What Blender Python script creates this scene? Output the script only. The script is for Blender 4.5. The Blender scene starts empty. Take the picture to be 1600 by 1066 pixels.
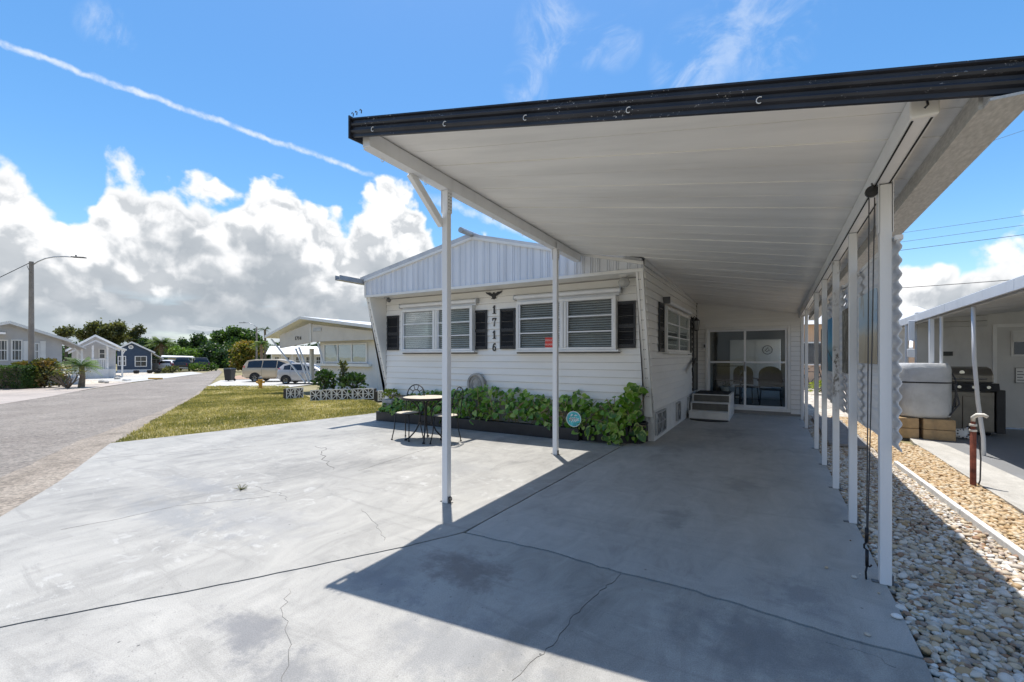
import bpy, bmesh, math, random
import numpy as np
from mathutils import Vector, Matrix, Euler

R = math.radians
random.seed(7)
rng = np.random.default_rng(11)
S = bpy.context.scene
COL = S.collection

# ------------------------------------------------------------------ camera
HCAM = 1.42
YAW = math.atan2(405, 695)
cam_d = bpy.data.cameras.new('camera')
cam = bpy.data.objects.new('camera', cam_d)
COL.objects.link(cam)
cam.location = (0, 0, HCAM)
cam.rotation_euler = (R(90), 0, YAW)
cam_d.sensor_width = 36.0
cam_d.lens = 36.0 * 695 / 1600
cam_d.shift_y = 24 / 1600
cam_d.clip_start = 0.05
cam_d.clip_end = 3000
S.camera = cam

# ------------------------------------------------------------------ light and sky
SUN_DIR = Vector((-0.14, 0.17, 1.0)).normalized()      # towards the sun
SUN_EL = math.asin(SUN_DIR.z)
SUN_AZ = math.atan2(SUN_DIR.x, SUN_DIR.y)
sun_d = bpy.data.lights.new('sun', 'SUN')
sun_d.energy = 2.0
sun_d.angle = R(0.5)
sun_d.color = (1.0, 0.96, 0.90)
sun = bpy.data.objects.new('sun', sun_d)
COL.objects.link(sun)
sun.location = (0, 0, 40)
sun.rotation_euler = SUN_DIR.to_track_quat('Z', 'Y').to_euler()
EXPOSURE = 1.58
S.view_settings.view_transform = 'Standard'
S.view_settings.look = 'None'
S.view_settings.exposure = EXPOSURE
S.view_settings.gamma = 1
S.view_settings.use_curve_mapping = False
S.cycles.max_bounces = 7
S.cycles.diffuse_bounces = 4
S.cycles.transparent_max_bounces = 12
S.cycles.caustics_reflective = False
S.cycles.caustics_refractive = False

def px_dir(px, py):
    """direction of a photo pixel as azimuth (0 = +Y) and elevation"""
    az = -YAW + math.atan((px - 800) / 695)
    el = math.atan2(557 - py, math.hypot(695, px - 800))
    return az, el

def build_world():
    w = bpy.data.worlds.new('World')
    S.world = w
    w.use_nodes = True
    nt = w.node_tree
    nt.nodes.clear()
    N, L = nt.nodes, nt.links
    def put(sock, v):
        if isinstance(v, bpy.types.NodeSocket):
            L.new(v, sock)
        else:
            sock.default_value = v
    def m(op, a, b=None, c=None, clamp=False):
        n = N.new('ShaderNodeMath'); n.operation = op; n.use_clamp = clamp
        put(n.inputs[0], a)
        if b is not None: put(n.inputs[1], b)
        if c is not None: put(n.inputs[2], c)
        return n.outputs[0]
    def vm(op, a, b=None):
        n = N.new('ShaderNodeVectorMath'); n.operation = op
        put(n.inputs[0], a)
        if b is not None: put(n.inputs[1], b)
        return n.outputs['Value' if op == 'DOT_PRODUCT' else 'Vector']
    def sstep(x, a, b, lo=0.0, hi=1.0):
        n = N.new('ShaderNodeMapRange'); n.interpolation_type = 'SMOOTHSTEP'
        put(n.inputs[0], x); n.inputs[1].default_value = a; n.inputs[2].default_value = b
        n.inputs[3].default_value = lo; n.inputs[4].default_value = hi
        return n.outputs[0]
    def noise(v, scale, detail, rough=0.55, dist=0.0):
        n = N.new('ShaderNodeTexNoise')
        put(n.inputs['Vector'], v); n.inputs['Scale'].default_value = scale
        n.inputs['Detail'].default_value = detail; n.inputs['Roughness'].default_value = rough
        n.inputs['Distortion'].default_value = dist
        return n.outputs[0]
    def mix(f, a, b):
        n = N.new('ShaderNodeMix'); n.data_type = 'RGBA'
        put(n.inputs[0], f)
        for s, v in ((n.inputs[6], a), (n.inputs[7], b)):
            put(s, v if isinstance(v, bpy.types.NodeSocket) else (*v, 1.0))
        return n.outputs[2]
    tc = N.new('ShaderNodeTexCoord')
    d = vm('NORMALIZE', tc.outputs['Generated'])
    sp = N.new('ShaderNodeSeparateXYZ'); L.new(d, sp.inputs[0])
    az = m('ARCTAN2', sp.outputs[0], sp.outputs[1])
    el = m('ARCSINE', sp.outputs[2])
    sky = N.new('ShaderNodeTexSky'); sky.sky_type = 'NISHITA'; sky.sun_disc = False
    sky.sun_elevation = SUN_EL; sky.sun_rotation = SUN_AZ
    sky.altitude = 0; sky.air_density = 1.0; sky.dust_density = 0.6; sky.ozone_density = 2.0
    hs = N.new('ShaderNodeHueSaturation')
    hs.inputs['Saturation'].default_value = 1.30
    hs.inputs['Value'].default_value = 0.44
    hs.inputs['Hue'].default_value = 0.496
    L.new(sky.outputs[0], hs.inputs['Color'])
    blue = hs.outputs[0]
    # cumulus bank: height of its top against azimuth all round the horizon
    ridge = [(-60, 262), (0, 268), (40, 270), (75, 290), (105, 345), (125, 345), (150, 268), (180, 243), (215, 250), (250, 278),
             (290, 270), (325, 300), (370, 300), (400, 290), (430, 262), (465, 272), (490, 315), (520, 345), (545, 345), (572, 288),
             (600, 278), (640, 285), (665, 340), (690, 362), (730, 400), (850, 430), (1000, 440), (1200, 440), (1380, 425), (1450, 402), (1540, 382), (1600, 372), (1680, 380)]
    cv = N.new('ShaderNodeFloatCurve')
    pts = []
    for x, y in ridge:
        a, e = px_dir(x, y)
        pts.append(((a / (2 * math.pi)) + 0.5, e / 0.9))
    for a, e in ((-175, 14), (-150, 19), (-130, 13), (-115, 20), (-100, 15), (35, 13), (60, 18), (85, 12), (110, 19), (140, 13), (165, 17), (175, 14)):
        pts.append((a / 360 + 0.5, R(e) / 0.9))
    pts.sort()
    c = cv.mapping.curves[0]
    while len(c.points) < len(pts):
        c.points.new(0.5, 0.5)
    for p, q in zip(c.points, pts):
        p.location = q; p.handle_type = 'AUTO'
    cv.mapping.extend = 'HORIZONTAL'
    cv.mapping.update()
    warp = m('SUBTRACT', noise(d, 7.0, 3), 0.5)
    t = m('ADD', m('DIVIDE', m('ADD', az, m('MULTIPLY', warp, 0.03)), 2 * math.pi), 0.5)
    L.new(t, cv.inputs['Value'])
    top = m('MULTIPLY', cv.outputs[0], 0.9)
    def billow(v):
        vo = N.new('ShaderNodeTexVoronoi'); vo.feature = 'F1'
        vo.inputs['Scale'].default_value = 13.0
        vo.inputs['Detail'].default_value = 1.0
        vo.inputs['Roughness'].default_value = 0.55
        wv = N.new('ShaderNodeTexNoise'); put(wv.inputs['Vector'], v); wv.inputs['Scale'].default_value = 22.0
        wv.inputs['Detail'].default_value = 4.0
        dv = vm('MULTIPLY', vm('SUBTRACT', wv.outputs['Color'], (0.5, 0.5, 0.5)), (0.05, 0.05, 0.05))
        put(vo.inputs['Vector'], vm('ADD', v, dv))
        a = noise(v, 9.0, 9.0, 0.53, 0.3)
        return m('ADD', m('MULTIPLY', m('SUBTRACT', a, 0.5), 1.5), m('MULTIPLY', m('SUBTRACT', 0.5, vo.outputs['Distance']), 0.5))
    b0 = billow(d)
    b1 = billow(vm('ADD', d, (-0.010, 0.010, 0.022)))
    depth = m('SUBTRACT', top, el)
    dens = m('ADD', m('MULTIPLY', depth, 7.5), m('ADD', b0, 0.14))
    cov = sstep(dens, -0.03, 0.17)
    rel = m('DIVIDE', el, m('MAXIMUM', top, 0.02))
    lit = m('MAXIMUM', m('MULTIPLY', m('SUBTRACT', b0, b1), 2.6), -0.22)
    # under the towers the grey bases, with lighter streaks towards the horizon
    big = noise(vm('MULTIPLY', d, (1.0, 1.0, 1.7)), 5.0, 5, 0.55)
    base = sstep(m('ADD', rel, m('MULTIPLY', m('SUBTRACT', big, 0.5), 1.5)), 0.24, 0.80)
    lum = m('ADD', m('ADD', m('MULTIPLY', base, 0.44), 0.32), m('MULTIPLY', lit, m('ADD', m('MULTIPLY', base, 0.75), 0.25)), clamp=True)
    streak = noise(vm('MULTIPLY', d, (1.0, 1.0, 4.5)), 6.5, 7, 0.6, 0.6)
    low = m('MULTIPLY', sstep(streak, 0.5, 0.66), sstep(rel, 0.10, 0.52, 1.0, 0.0))
    lum = m('MAXIMUM', lum, m('MULTIPLY', low, 0.72))
    rim = m('MULTIPLY', sstep(dens, 0.10, 0.62, 1.0, 0.0), sstep(rel, 0.45, 0.72))
    lum = m('MAXIMUM', lum, m('MULTIPLY', rim, 0.92))
    rmp = N.new('ShaderNodeValToRGB')
    e = rmp.color_ramp.elements
    e[0].position = 0.0; e[0].color = (0.60, 0.71, 0.84, 1)
    e[1].position = 1.0; e[1].color = (2.5, 2.5, 2.5, 1)
    for p_, c_ in ((0.25, (0.92, 1.03, 1.15, 1)), (0.55, (1.50, 1.57, 1.65, 1)), (0.78, (2.08, 2.11, 2.15, 1))):
        k = rmp.color_ramp.elements.new(p_); k.color = c_
    L.new(lum, rmp.inputs[0])
    # gaps of pale blue low down between the banks
    gap = noise(vm('MULTIPLY', d, (1.0, 1.0, 5.0)), 4.2, 5, 0.55)
    gapm = m('MULTIPLY', sstep(gap, 0.54, 0.66), sstep(rel, 0.12, 0.40, 0.75, 0.0))
    cov = m('MULTIPLY', cov, m('SUBTRACT', 1.0, gapm))
    # thin high cloud
    ci = noise(vm('MULTIPLY', d, (1.0, 1.6, 1.2)), 9.0, 8, 0.62, 0.9)
    cip = m('MULTIPLY', sstep(noise(d, 2.3, 2, 0.5), 0.50, 0.64), sstep(el, 0.60, 0.85))
    for x_, y_, r_ in ((860, 52, 0.075), (915, 66, 0.05), (965, 70, 0.05), (1085, 98, 0.085), (1190, 38, 0.11), (820, 135, 0.05), (165, 45, 0.04)):
        a_, e_ = px_dir(x_, y_)
        dot = vm('DOT_PRODUCT', d, (math.sin(a_) * math.cos(e_), math.cos(a_) * math.cos(e_), math.sin(e_)))
        cip = m('MAXIMUM', cip, sstep(dot, math.cos(r_), math.cos(r_ * 0.3)))
    cir = m('MULTIPLY', m('MULTIPLY', sstep(ci, 0.42, 0.72), cip), m('MULTIPLY', sstep(el, 0.22, 0.42), 0.36))
    # contrail: a band along a great circle
    def dv(px, py):
        a, e_ = px_dir(px, py)
        return Vector((math.sin(a) * math.cos(e_), math.cos(a) * math.cos(e_), math.sin(e_)))
    def trail(p0, p1, w0, k, a_min, a_max):
        n_ = dv(*p0).cross(dv(*p1)).normalized()
        wob = m('MULTIPLY', m('SUBTRACT', noise(d, 26.0, 7, 0.62), 0.5), w0 * 2.6)
        q = m('ABSOLUTE', m('ADD', vm('DOT_PRODUCT', d, tuple(n_)), wob))
        br = noise(d, 34.0, 6, 0.6)
        f = m('MULTIPLY', sstep(q, w0 * 0.1, w0, 1.0, 0.0), sstep(br, 0.30, 0.62, 0.25, 1.0))
        f = m('MULTIPLY', f, m('MULTIPLY', sstep(az, a_min, a_min + 0.06), sstep(az, a_max - 0.05, a_max, 1.0, 0.0)))
        return m('MULTIPLY', f, k)
    tr = m('ADD', trail((0, 68), (590, 277), 0.0068, 0.75, -1.75, px_dir(600, 280)[0]),
           trail((700, 318), (812, 362), 0.012, 0.5, px_dir(640, 300)[0], px_dir(900, 390)[0]), clamp=True)
    col = mix(m('MAXIMUM', cir, tr), blue, (2.2, 2.3, 2.4))
    hz = sstep(el, 0.0, 0.10, 0.55, 0.0)
    col = mix(cov, col, rmp.outputs[0])
    col = mix(hz, col, (1.35, 1.58, 1.76))
    bg = N.new('ShaderNodeBackground'); bg.inputs['Strength'].default_value = 0.15
    L.new(col, bg.inputs['Color'])
    out = N.new('ShaderNodeOutputWorld'); L.new(bg.outputs[0], out.inputs['Surface'])
    try:
        w.cycles.sampling_method = 'MANUAL'; w.cycles.sample_map_resolution = 512
    except Exception:
        pass
build_world()

# ------------------------------------------------------------------ helpers
def gz(x, y=0.0):
    """the ground falls away gently towards the street on the left"""
    return -0.6 * min(1.0, max(0.0, (-x - 8.0) / 18.0))

CA, SA = math.cos(YAW), math.sin(YAW)
def W(px, py, Z):
    """where a photo pixel lies at depth Z (metres in front of the camera)"""
    xc = (px - 800) / 695 * Z
    return Vector((xc * CA - Z * SA, xc * SA + Z * CA, HCAM - (py - 557) * Z / 695))
def G(px, py, off=0.0):
    """where a photo pixel meets the ground"""
    h = 0.0
    for _ in range(12):
        Z = 695 * (HCAM - h) / (py - 557)
        p = W(px, py, Z)
        h = gz(p.x)
    return Vector((p.x, p.y, h + off))
def D(px, Z):
    p = W(px, 557, Z); return Vector((p.x, p.y, gz(p.x)))
def onY(px, py, Y):
    dx, dy = (px - 800) / 695, 1.0
    rx, ry, rz = dx * CA - SA, dx * SA + CA, -(py - 557) / 695
    t = Y / ry
    return Vector((rx * t, Y, HCAM + rz * t))

class MB:
    def __init__(s): s.v, s.f = [], []
    def add(s, vs, fs):
        o = len(s.v); s.v += [Vector(p) for p in vs]; s.f += [tuple(i + o for i in f) for f in fs]; return s
    def hexa(s, p):      # 4 bottom, 4 top
        return s.add(p, [(3, 2, 1, 0), (4, 5, 6, 7), (0, 1, 5, 4), (1, 2, 6, 5), (2, 3, 7, 6), (3, 0, 4, 7)])
    def box(s, x0, x1, y0, y1, z0, z1):
        return s.hexa([(x0, y0, z0), (x1, y0, z0), (x1, y1, z0), (x0, y1, z0), (x0, y0, z1), (x1, y0, z1), (x1, y1, z1), (x0, y1, z1)])
    def cbox(s, c, sz, M=None):
        x, y, z = (k / 2 for k in sz)
        p = [Vector(q) for q in ((-x, -y, -z), (x, -y, -z), (x, y, -z), (-x, y, -z), (-x, -y, z), (x, -y, z), (x, y, z), (-x, y, z))]
        if M is not None: p = [M @ q for q in p]
        return s.hexa([q + Vector(c) for q in p])
    def bar(s, a, b, w, h, up=(0, 0, 1)):
        a, b = Vector(a), Vector(b); d = (b - a).normalized(); u = Vector(up)
        if abs(d.dot(u)) > 0.98: u = Vector((1, 0, 0))
        x = d.cross(u).normalized() * (w / 2); y = x.cross(d).normalized() * (h / 2)
        return s.hexa([a - x - y, a + x - y, b + x - y, b - x - y, a - x + y, a + x + y, b + x + y, b - x + y])
    def prism(s, pts, off):
        n = len(pts); a = [Vector(p) for p in pts]; b = [p + Vector(off) for p in a]
        return s.add(a + b, [tuple(range(n))[::-1], tuple(range(n, 2 * n))] + [(i, (i + 1) % n, n + (i + 1) % n, n + i) for i in range(n)])
    def tube(s, pts, r, n=6, cap=True):
        P = [Vector(p) for p in pts]; k = len(P); rs = r if isinstance(r, (list, tuple)) else [r] * k
        vs, fs = [], []; ref = None
        for i, p in enumerate(P):
            d = (P[min(i + 1, k - 1)] - P[max(i - 1, 0)]).normalized()
            if ref is None: ref = Vector((0, 0, 1)) if abs(d.z) < 0.9 else Vector((1, 0, 0))
            x = d.cross(ref)
            if x.length < 1e-4: x = d.cross(Vector((0.3, 1, 0.2)))
            x.normalize(); y = x.cross(d).normalized(); ref = y
            for j in range(n):
                a = 2 * math.pi * j / n
                vs.append(p + x * (math.cos(a) * rs[i]) + y * (math.sin(a) * rs[i]))
        for i in range(k - 1):
            for j in range(n):
                fs.append((i * n + j, i * n + (j + 1) % n, (i + 1) * n + (j + 1) % n, (i + 1) * n + j))
        if cap: fs += [tuple(range(n))[::-1], tuple(range((k - 1) * n, k * n))]
        return s.add(vs, fs)
    def lathe(s, prof, c=(0, 0, 0), n=16, axis='z', cap=True):
        if prof[0][0] > .3 * max(q[0] for q in prof) and prof[-1][0] > .3 * max(q[0] for q in prof) and len(prof) > 3: cap = prof[0] != prof[-1] and abs(prof[0][1] - prof[-1][1]) > .012
        vs, fs = [], []; c = Vector(c)
        for r, h in prof:
            for j in range(n):
                a = 2 * math.pi * j / n; x, y = math.cos(a) * r, math.sin(a) * r
                vs.append(c + (Vector((x, y, h)) if axis == 'z' else Vector((x, h, y)) if axis == 'y' else Vector((h, x, y))))
        k = len(prof)
        for i in range(k - 1):
            for j in range(n):
                fs.append((i * n + j, i * n + (j + 1) % n, (i + 1) * n + (j + 1) % n, (i + 1) * n + j))
        if cap: fs += [tuple(range(n))[::-1], tuple(range((k - 1) * n, k * n))]
        return s.add(vs, fs)
    def build(s, name, mat, parent=None, smooth=False, bevel=0.0, origin=None, recalc=True):
        o_ = Vector(ORG.get(parent.name, (0, 0, 0))) if parent is not None else Vector(origin or (0, 0, 0))
        me = bpy.data.meshes.new(name)
        me.from_pydata([tuple(p - o_) for p in s.v], [], s.f)
        if recalc:
            bm = bmesh.new(); bm.from_mesh(me); bmesh.ops.recalc_face_normals(bm, faces=bm.faces); bm.to_mesh(me); bm.free()
        if smooth:
            me.polygons.foreach_set('use_smooth', [True] * len(me.polygons))
            if smooth == 'auto':
                try: me.set_sharp_from_angle(angle=R(40))
                except Exception: pass
        me.materials.append(mat)
        ob = bpy.data.objects.new(name, me)
        COL.objects.link(ob)
        if parent is not None:
            ob.parent = parent; ORG[ob.name] = o_
        else:
            ob.location = o_; ORG[ob.name] = o_
        if bevel:
            b = ob.modifiers.new('bevel', 'BEVEL'); b.width = bevel; b.segments = 2; b.limit_method = 'ANGLE'
        return ob
ORG = {}
def tag(o, label=None, cat=None, group=None, kind=None):
    if label: o['label'] = label
    if cat: o['category'] = cat
    if group: o['group'] = group
    if kind: o['kind'] = kind
    return o
def thing(name, label, cat, loc=(0, 0, 0), rz=0.0, group=None, local=False):
    o = bpy.data.objects.new(name, None); COL.objects.link(o)
    o.empty_display_size = 0.2
    o.location = loc; o.rotation_euler = (0, 0, rz)
    ORG[o.name] = Vector((0, 0, 0)) if local else Vector(loc)
    return tag(o, label, cat, group)
def inst(me, name, parent, loc, rot=(0, 0, 0), sc=(1, 1, 1)):
    o = bpy.data.objects.new(name, me); COL.objects.link(o)
    o.parent = parent
    o.location = Vector(loc) - ORG.get(parent.name, Vector((0, 0, 0))) if parent else loc
    o.rotation_euler = rot; o.scale = sc
    return o
KIDS = {}
def copy_tree(o, parent=None):
    c = o.copy(); COL.objects.link(c)
    if parent is not None: c.parent = parent
    ORG[c.name] = Vector((0, 0, 0))
    for ch in [k for k in bpy.data.objects if k.parent == o]:
        copy_tree(ch, c)
    return c
def text(s, size, name, mat, parent, M, depth=0.004, align='CENTER'):
    cu = bpy.data.curves.new('t', 'FONT'); cu.body = s; cu.size = size; cu.extrude = depth
    cu.align_x = align; cu.align_y = 'CENTER'; cu.resolution_u = 3
    t = bpy.data.objects.new('t', cu)
    me = bpy.data.meshes.new_from_object(t)
    bpy.data.objects.remove(t)
    me.transform(M); me.transform(Matrix.Translation(-ORG.get(parent.name, Vector((0, 0, 0)))))
    me.materials.append(mat)
    ob = bpy.data.objects.new(name, me); COL.objects.link(ob); ob.parent = parent
    return ob
def facing(p, n):
    """matrix that puts text at p, reading upright, seen from direction n"""
    z = Vector(n).normalized(); x = Vector((0, 0, 1)).cross(z).normalized(); y = z.cross(x)
    return Matrix.Translation(p) @ Matrix((x, y, z)).transposed().to_4x4()

# ------------------------------------------------------------------ materials
def rgb(c): return (*c, 1.0) if len(c) == 3 else c
class NT:
    def __init__(s, name):
        s.m = bpy.data.materials.new(name); s.m.use_nodes = True
        s.nt = s.m.node_tree; s.N, s.L = s.nt.nodes, s.nt.links
        s.p = s.N['Principled BSDF']; s.out = s.N['Material Output']
        s.tc = s.N.new('ShaderNodeTexCoord'); s.obj = s.tc.outputs['Object']
    def put(s, sock, v):
        if isinstance(v, bpy.types.NodeSocket): s.L.new(v, sock)
        elif isinstance(v, (tuple, list)) and sock.type == 'RGBA': sock.default_value = rgb(v)
        else: sock.default_value = v
    def math(s, op, a, b=None, clamp=False):
        n = s.N.new('ShaderNodeMath'); n.operation = op; n.use_clamp = clamp
        s.put(n.inputs[0], a)
        if b is not None: s.put(n.inputs[1], b)
        return n.outputs[0]
    def vec(s, sc=(1, 1, 1), loc=(0, 0, 0), src=None):
        n = s.N.new('ShaderNodeMapping'); n.inputs['Scale'].default_value = sc; n.inputs['Location'].default_value = loc
        s.L.new(src or s.obj, n.inputs['Vector']); return n.outputs[0]
    def noise(s, scale, detail=5, rough=0.55, v=None, dist=0.0, out=0):
        n = s.N.new('ShaderNodeTexNoise'); s.L.new(v or s.obj, n.inputs['Vector'])
        n.inputs['Scale'].default_value = scale; n.inputs['Detail'].default_value = detail
        n.inputs['Roughness'].default_value = rough; n.inputs['Distortion'].default_value = dist
        return n.outputs[out]
    def voro(s, scale, feature='F1', v=None, out='Distance', rnd=1.0):
        n = s.N.new('ShaderNodeTexVoronoi'); n.feature = feature; s.L.new(v or s.obj, n.inputs['Vector'])
        n.inputs['Scale'].default_value = scale; n.inputs['Randomness'].default_value = rnd; return n.outputs[out]
    def step(s, x, a, b, lo=0.0, hi=1.0):
        n = s.N.new('ShaderNodeMapRange'); n.interpolation_type = 'SMOOTHSTEP'; s.put(n.inputs[0], x)
        for i, k in enumerate((a, b, lo, hi)): n.inputs[i + 1].default_value = k
        return n.outputs[0]
    def mix(s, f, a, b, mode='MIX'):
        n = s.N.new('ShaderNodeMix'); n.data_type = 'RGBA'; n.blend_type = mode
        s.put(n.inputs[0], f); s.put(n.inputs[6], a); s.put(n.inputs[7], b); return n.outputs[2]
    def ramp(s, f, stops, interp='LINEAR'):
        n = s.N.new('ShaderNodeValToRGB'); s.put(n.inputs[0], f); cr = n.color_ramp; cr.interpolation = interp
        cr.elements[0].position = stops[0][0]; cr.elements[0].color = rgb(stops[0][1])
        cr.elements[1].position = stops[-1][0]; cr.elements[1].color = rgb(stops[-1][1])
        for p, c in stops[1:-1]:
            k = cr.elements.new(p); k.color = rgb(c)
        return n.outputs[0]
    def bump(s, h, strength=0.3, dist=0.01, prev=None):
        n = s.N.new('ShaderNodeBump'); n.inputs['Strength'].default_value = strength; n.inputs['Distance'].default_value = dist
        s.put(n.inputs['Height'], h)
        if prev is not None: s.L.new(prev, n.inputs['Normal'])
        return n.outputs[0]
    def done(s, col=None, rough=None, normal=None, **kw):
        if col is not None: s.put(s.p.inputs['Base Color'], col)
        if rough is not None: s.put(s.p.inputs['Roughness'], rough)
        if normal is not None: s.L.new(normal, s.p.inputs['Normal'])
        for k, v in kw.items(): s.put(s.p.inputs[k], v)
        return s.m

def pm(name, col, var=0.10, scale=4.0, rough=0.5, bump=0.0, bscale=60.0, metal=0.0, dirt=0.0, dirt_col=(0.16, 0.15, 0.13), spec=0.5, stretch=(1, 1, 1), col2=None, bdist=0.004, rvar=0.22, **kw):
    n = NT(name)
    v = n.vec(stretch)
    a = n.noise(scale, 6, 0.6, v)
    lo = tuple(k * (1 - var) for k in col); hi = tuple(min(1, k * (1 + var)) for k in (col2 or col))
    c = n.mix(n.step(a, 0.3, 0.7), lo, hi)
    if dirt:
        dm = n.math('MULTIPLY', n.step(n.noise(scale * 1.7, 8, 0.65, n.vec((stretch[0] * 1.3, stretch[1] * 1.3, stretch[2] * 0.5), (3, 1, 7))), 0.50, 0.80), dirt)
        fine = n.math('MULTIPLY', n.step(n.noise(70, 3, 0.6), 0.66, 0.74), dirt * 0.6)
        c = n.mix(n.math('MAXIMUM', dm, fine), c, dirt_col)
    r = n.math('ADD', n.math('MULTIPLY', n.math('SUBTRACT', n.noise(scale * 3, 4, 0.6), 0.5), rvar), rough, clamp=True)
    nm = None
    if bump: nm = n.bump(n.noise(bscale, 4, 0.6, v), bump, bdist)
    return n.done(c, r, nm, Metallic=metal, **{'Specular IOR Level': spec}, **kw)

M = {}
M['white'] = pm('white_paint', (0.78, 0.77, 0.74), 0.05, 2.0, 0.42, 0.08, 30, dirt=0.16)
M['white_alu'] = pm('white_aluminium', (0.76, 0.765, 0.77), 0.04, 3.0, 0.36, 0.04, 25, dirt=0.14, stretch=(1, 1, 0.3))
M['siding'] = pm('white_siding', (0.83, 0.81, 0.765), 0.035, 1.5, 0.45, 0.06, 50, dirt=0.08, stretch=(0.4, 0.4, 2))
M['gable'] = pm('gable_metal', (0.72, 0.745, 0.79), 0.05, 2.5, 0.38, 0.03, 20, dirt=0.10, stretch=(1, 1, 0.25))
M['pan'] = pm('pan_underside', (0.86, 0.84, 0.80), 0.08, 1.1, 0.42, 0.05, 14, dirt=0.10, stretch=(0.5, 3, 1))
M['skirt'] = pm('skirt_paint', (0.70, 0.69, 0.66), 0.06, 3, 0.6, 0.25, 60, dirt=0.25)
M['black'] = pm('black_paint', (0.018, 0.018, 0.02), 0.25, 6, 0.42, 0.12, 40)
M['shutter'] = pm('shutter_black', (0.022, 0.023, 0.026), 0.2, 5, 0.5, 0.05, 50)
M['iron'] = pm('wrought_iron', (0.025, 0.024, 0.026), 0.3, 14, 0.38, 0.25, 120, metal=0.5)
M['dark'] = pm('dark_gap', (0.012, 0.012, 0.012), 0.2, 8, 0.9)
M['grey_metal'] = pm('grey_metal', (0.42, 0.43, 0.44), 0.12, 6, 0.42, 0.05, 40, metal=0.6, dirt=0.3)
M['tread'] = pm('grey_tread', (0.125, 0.12, 0.105), 0.15, 8, 0.7, 0.3, 90)
M['rubber'] = pm('rubber', (0.014, 0.014, 0.015), 0.2, 10, 0.8, 0.3, 90)
M['blind'] = pm('blind_slat', (0.68, 0.67, 0.64), 0.05, 3, 0.5)
M['shade'] = pm('roller_shade', (0.50, 0.49, 0.45), 0.05, 3, 0.8)
M['rust'] = pm('rusty_pipe', (0.14, 0.035, 0.022), 0.35, 9, 0.75, 0.5, 60, col2=(0.24, 0.07, 0.04))
M['stone'] = pm('stone_grey', (0.36, 0.35, 0.33), 0.3, 9, 0.85, 0.8, 30, dirt=0.5, bdist=0.012)
M['block_white'] = pm('block_white', (0.70, 0.69, 0.66), 0.1, 8, 0.8, 0.4, 60, dirt=0.25)
M['block_tan'] = pm('block_tan', (0.44, 0.30, 0.16), 0.2, 6, 0.85, 0.5, 60, dirt=0.35)
M['wood_grey'] = pm('weathered_wood', (0.27, 0.25, 0.23), 0.25, 6, 0.85, 0.5, 30, stretch=(1, 8, 8))
M['chrome'] = pm('polished_metal', (0.62, 0.62, 0.60), 0.05, 4, 0.2, metal=1.0)
M['bronze'] = pm('grill_hood', (0.20, 0.185, 0.16), 0.12, 5, 0.35, metal=0.75)
M['lamp_glass'] = pm('lamp_glass', (0.72, 0.72, 0.70), 0.05, 4, 0.15, **{'Transmission Weight': 0.5})
M['tree_bark'] = pm('bark', (0.12, 0.095, 0.07), 0.3, 5, 0.9, 0.8, 18, stretch=(1, 1, 0.3), bdist=0.02)
M['palm_bark'] = pm('palm_bark', (0.21, 0.16, 0.11), 0.35, 7, 0.9, 0.8, 18, bdist=0.02)
M['dry_frond'] = pm('dry_frond', (0.26, 0.16, 0.06), 0.3, 4, 0.8)
M['pole'] = pm('lamp_pole', (0.27, 0.235, 0.20), 0.12, 2, 0.75, 0.2, 40, dirt=0.3)
M['grey_siding'] = pm('grey_siding', (0.50, 0.49, 0.48), 0.05, 2, 0.55)
M['navy'] = pm('navy_siding', (0.030, 0.055, 0.098), 0.10, 2, 0.5)
M['shingle'] = pm('grey_roofing', (0.50, 0.50, 0.50), 0.12, 3, 0.7, 0.2, 30)
M['peach'] = pm('peach_wall', (0.62, 0.42, 0.28), 0.06, 2, 0.7)
M['red'] = pm('red_sign', (0.62, 0.05, 0.035), 0.08, 5, 0.5)
M['yellow'] = pm('hydrant_yellow', (0.55, 0.30, 0.04), 0.15, 9, 0.5, 0.2, 60, dirt=0.3)
M['tail_red'] = pm('tail_lamp_red', (0.42, 0.012, 0.018), 0.1, 5, 0.15)
M['bin'] = pm('bin_plastic', (0.02, 0.022, 0.022), 0.15, 6, 0.5)
M['cable'] = pm('cable', (0.05, 0.05, 0.055), 0.2, 9, 0.6)
M['plate_grey'] = pm('plate_grey', (0.12, 0.12, 0.12), 0.2, 9, 0.5)
M['cushion'] = pm('dark_chair', (0.018, 0.015, 0.013), 0.2, 8, 0.7)
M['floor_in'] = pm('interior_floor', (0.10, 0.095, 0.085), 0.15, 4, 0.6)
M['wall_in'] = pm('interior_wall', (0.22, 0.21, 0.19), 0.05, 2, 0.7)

def galvanised():
    n = NT('galvanised_trim')
    v = n.voro(26, 'F1', n.vec((1, 0.45, 1)), 'Color')
    c = n.ramp(n.math('MULTIPLY', n.noise(60, 5, 0.6, n.vec((1, 0.3, 1))), 1.0), [(0.3, (0.40, 0.40, 0.385)), (0.5, (0.50, 0.50, 0.48)), (0.7, (0.62, 0.61, 0.59))])
    b = n.bump(n.noise(70, 4, 0.6, n.vec((1, 0.4, 1)), 1.0), 0.25, 0.006)
    return n.done(c, 0.5, b, Metallic=0.25)
M['galv'] = galvanised()

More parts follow.
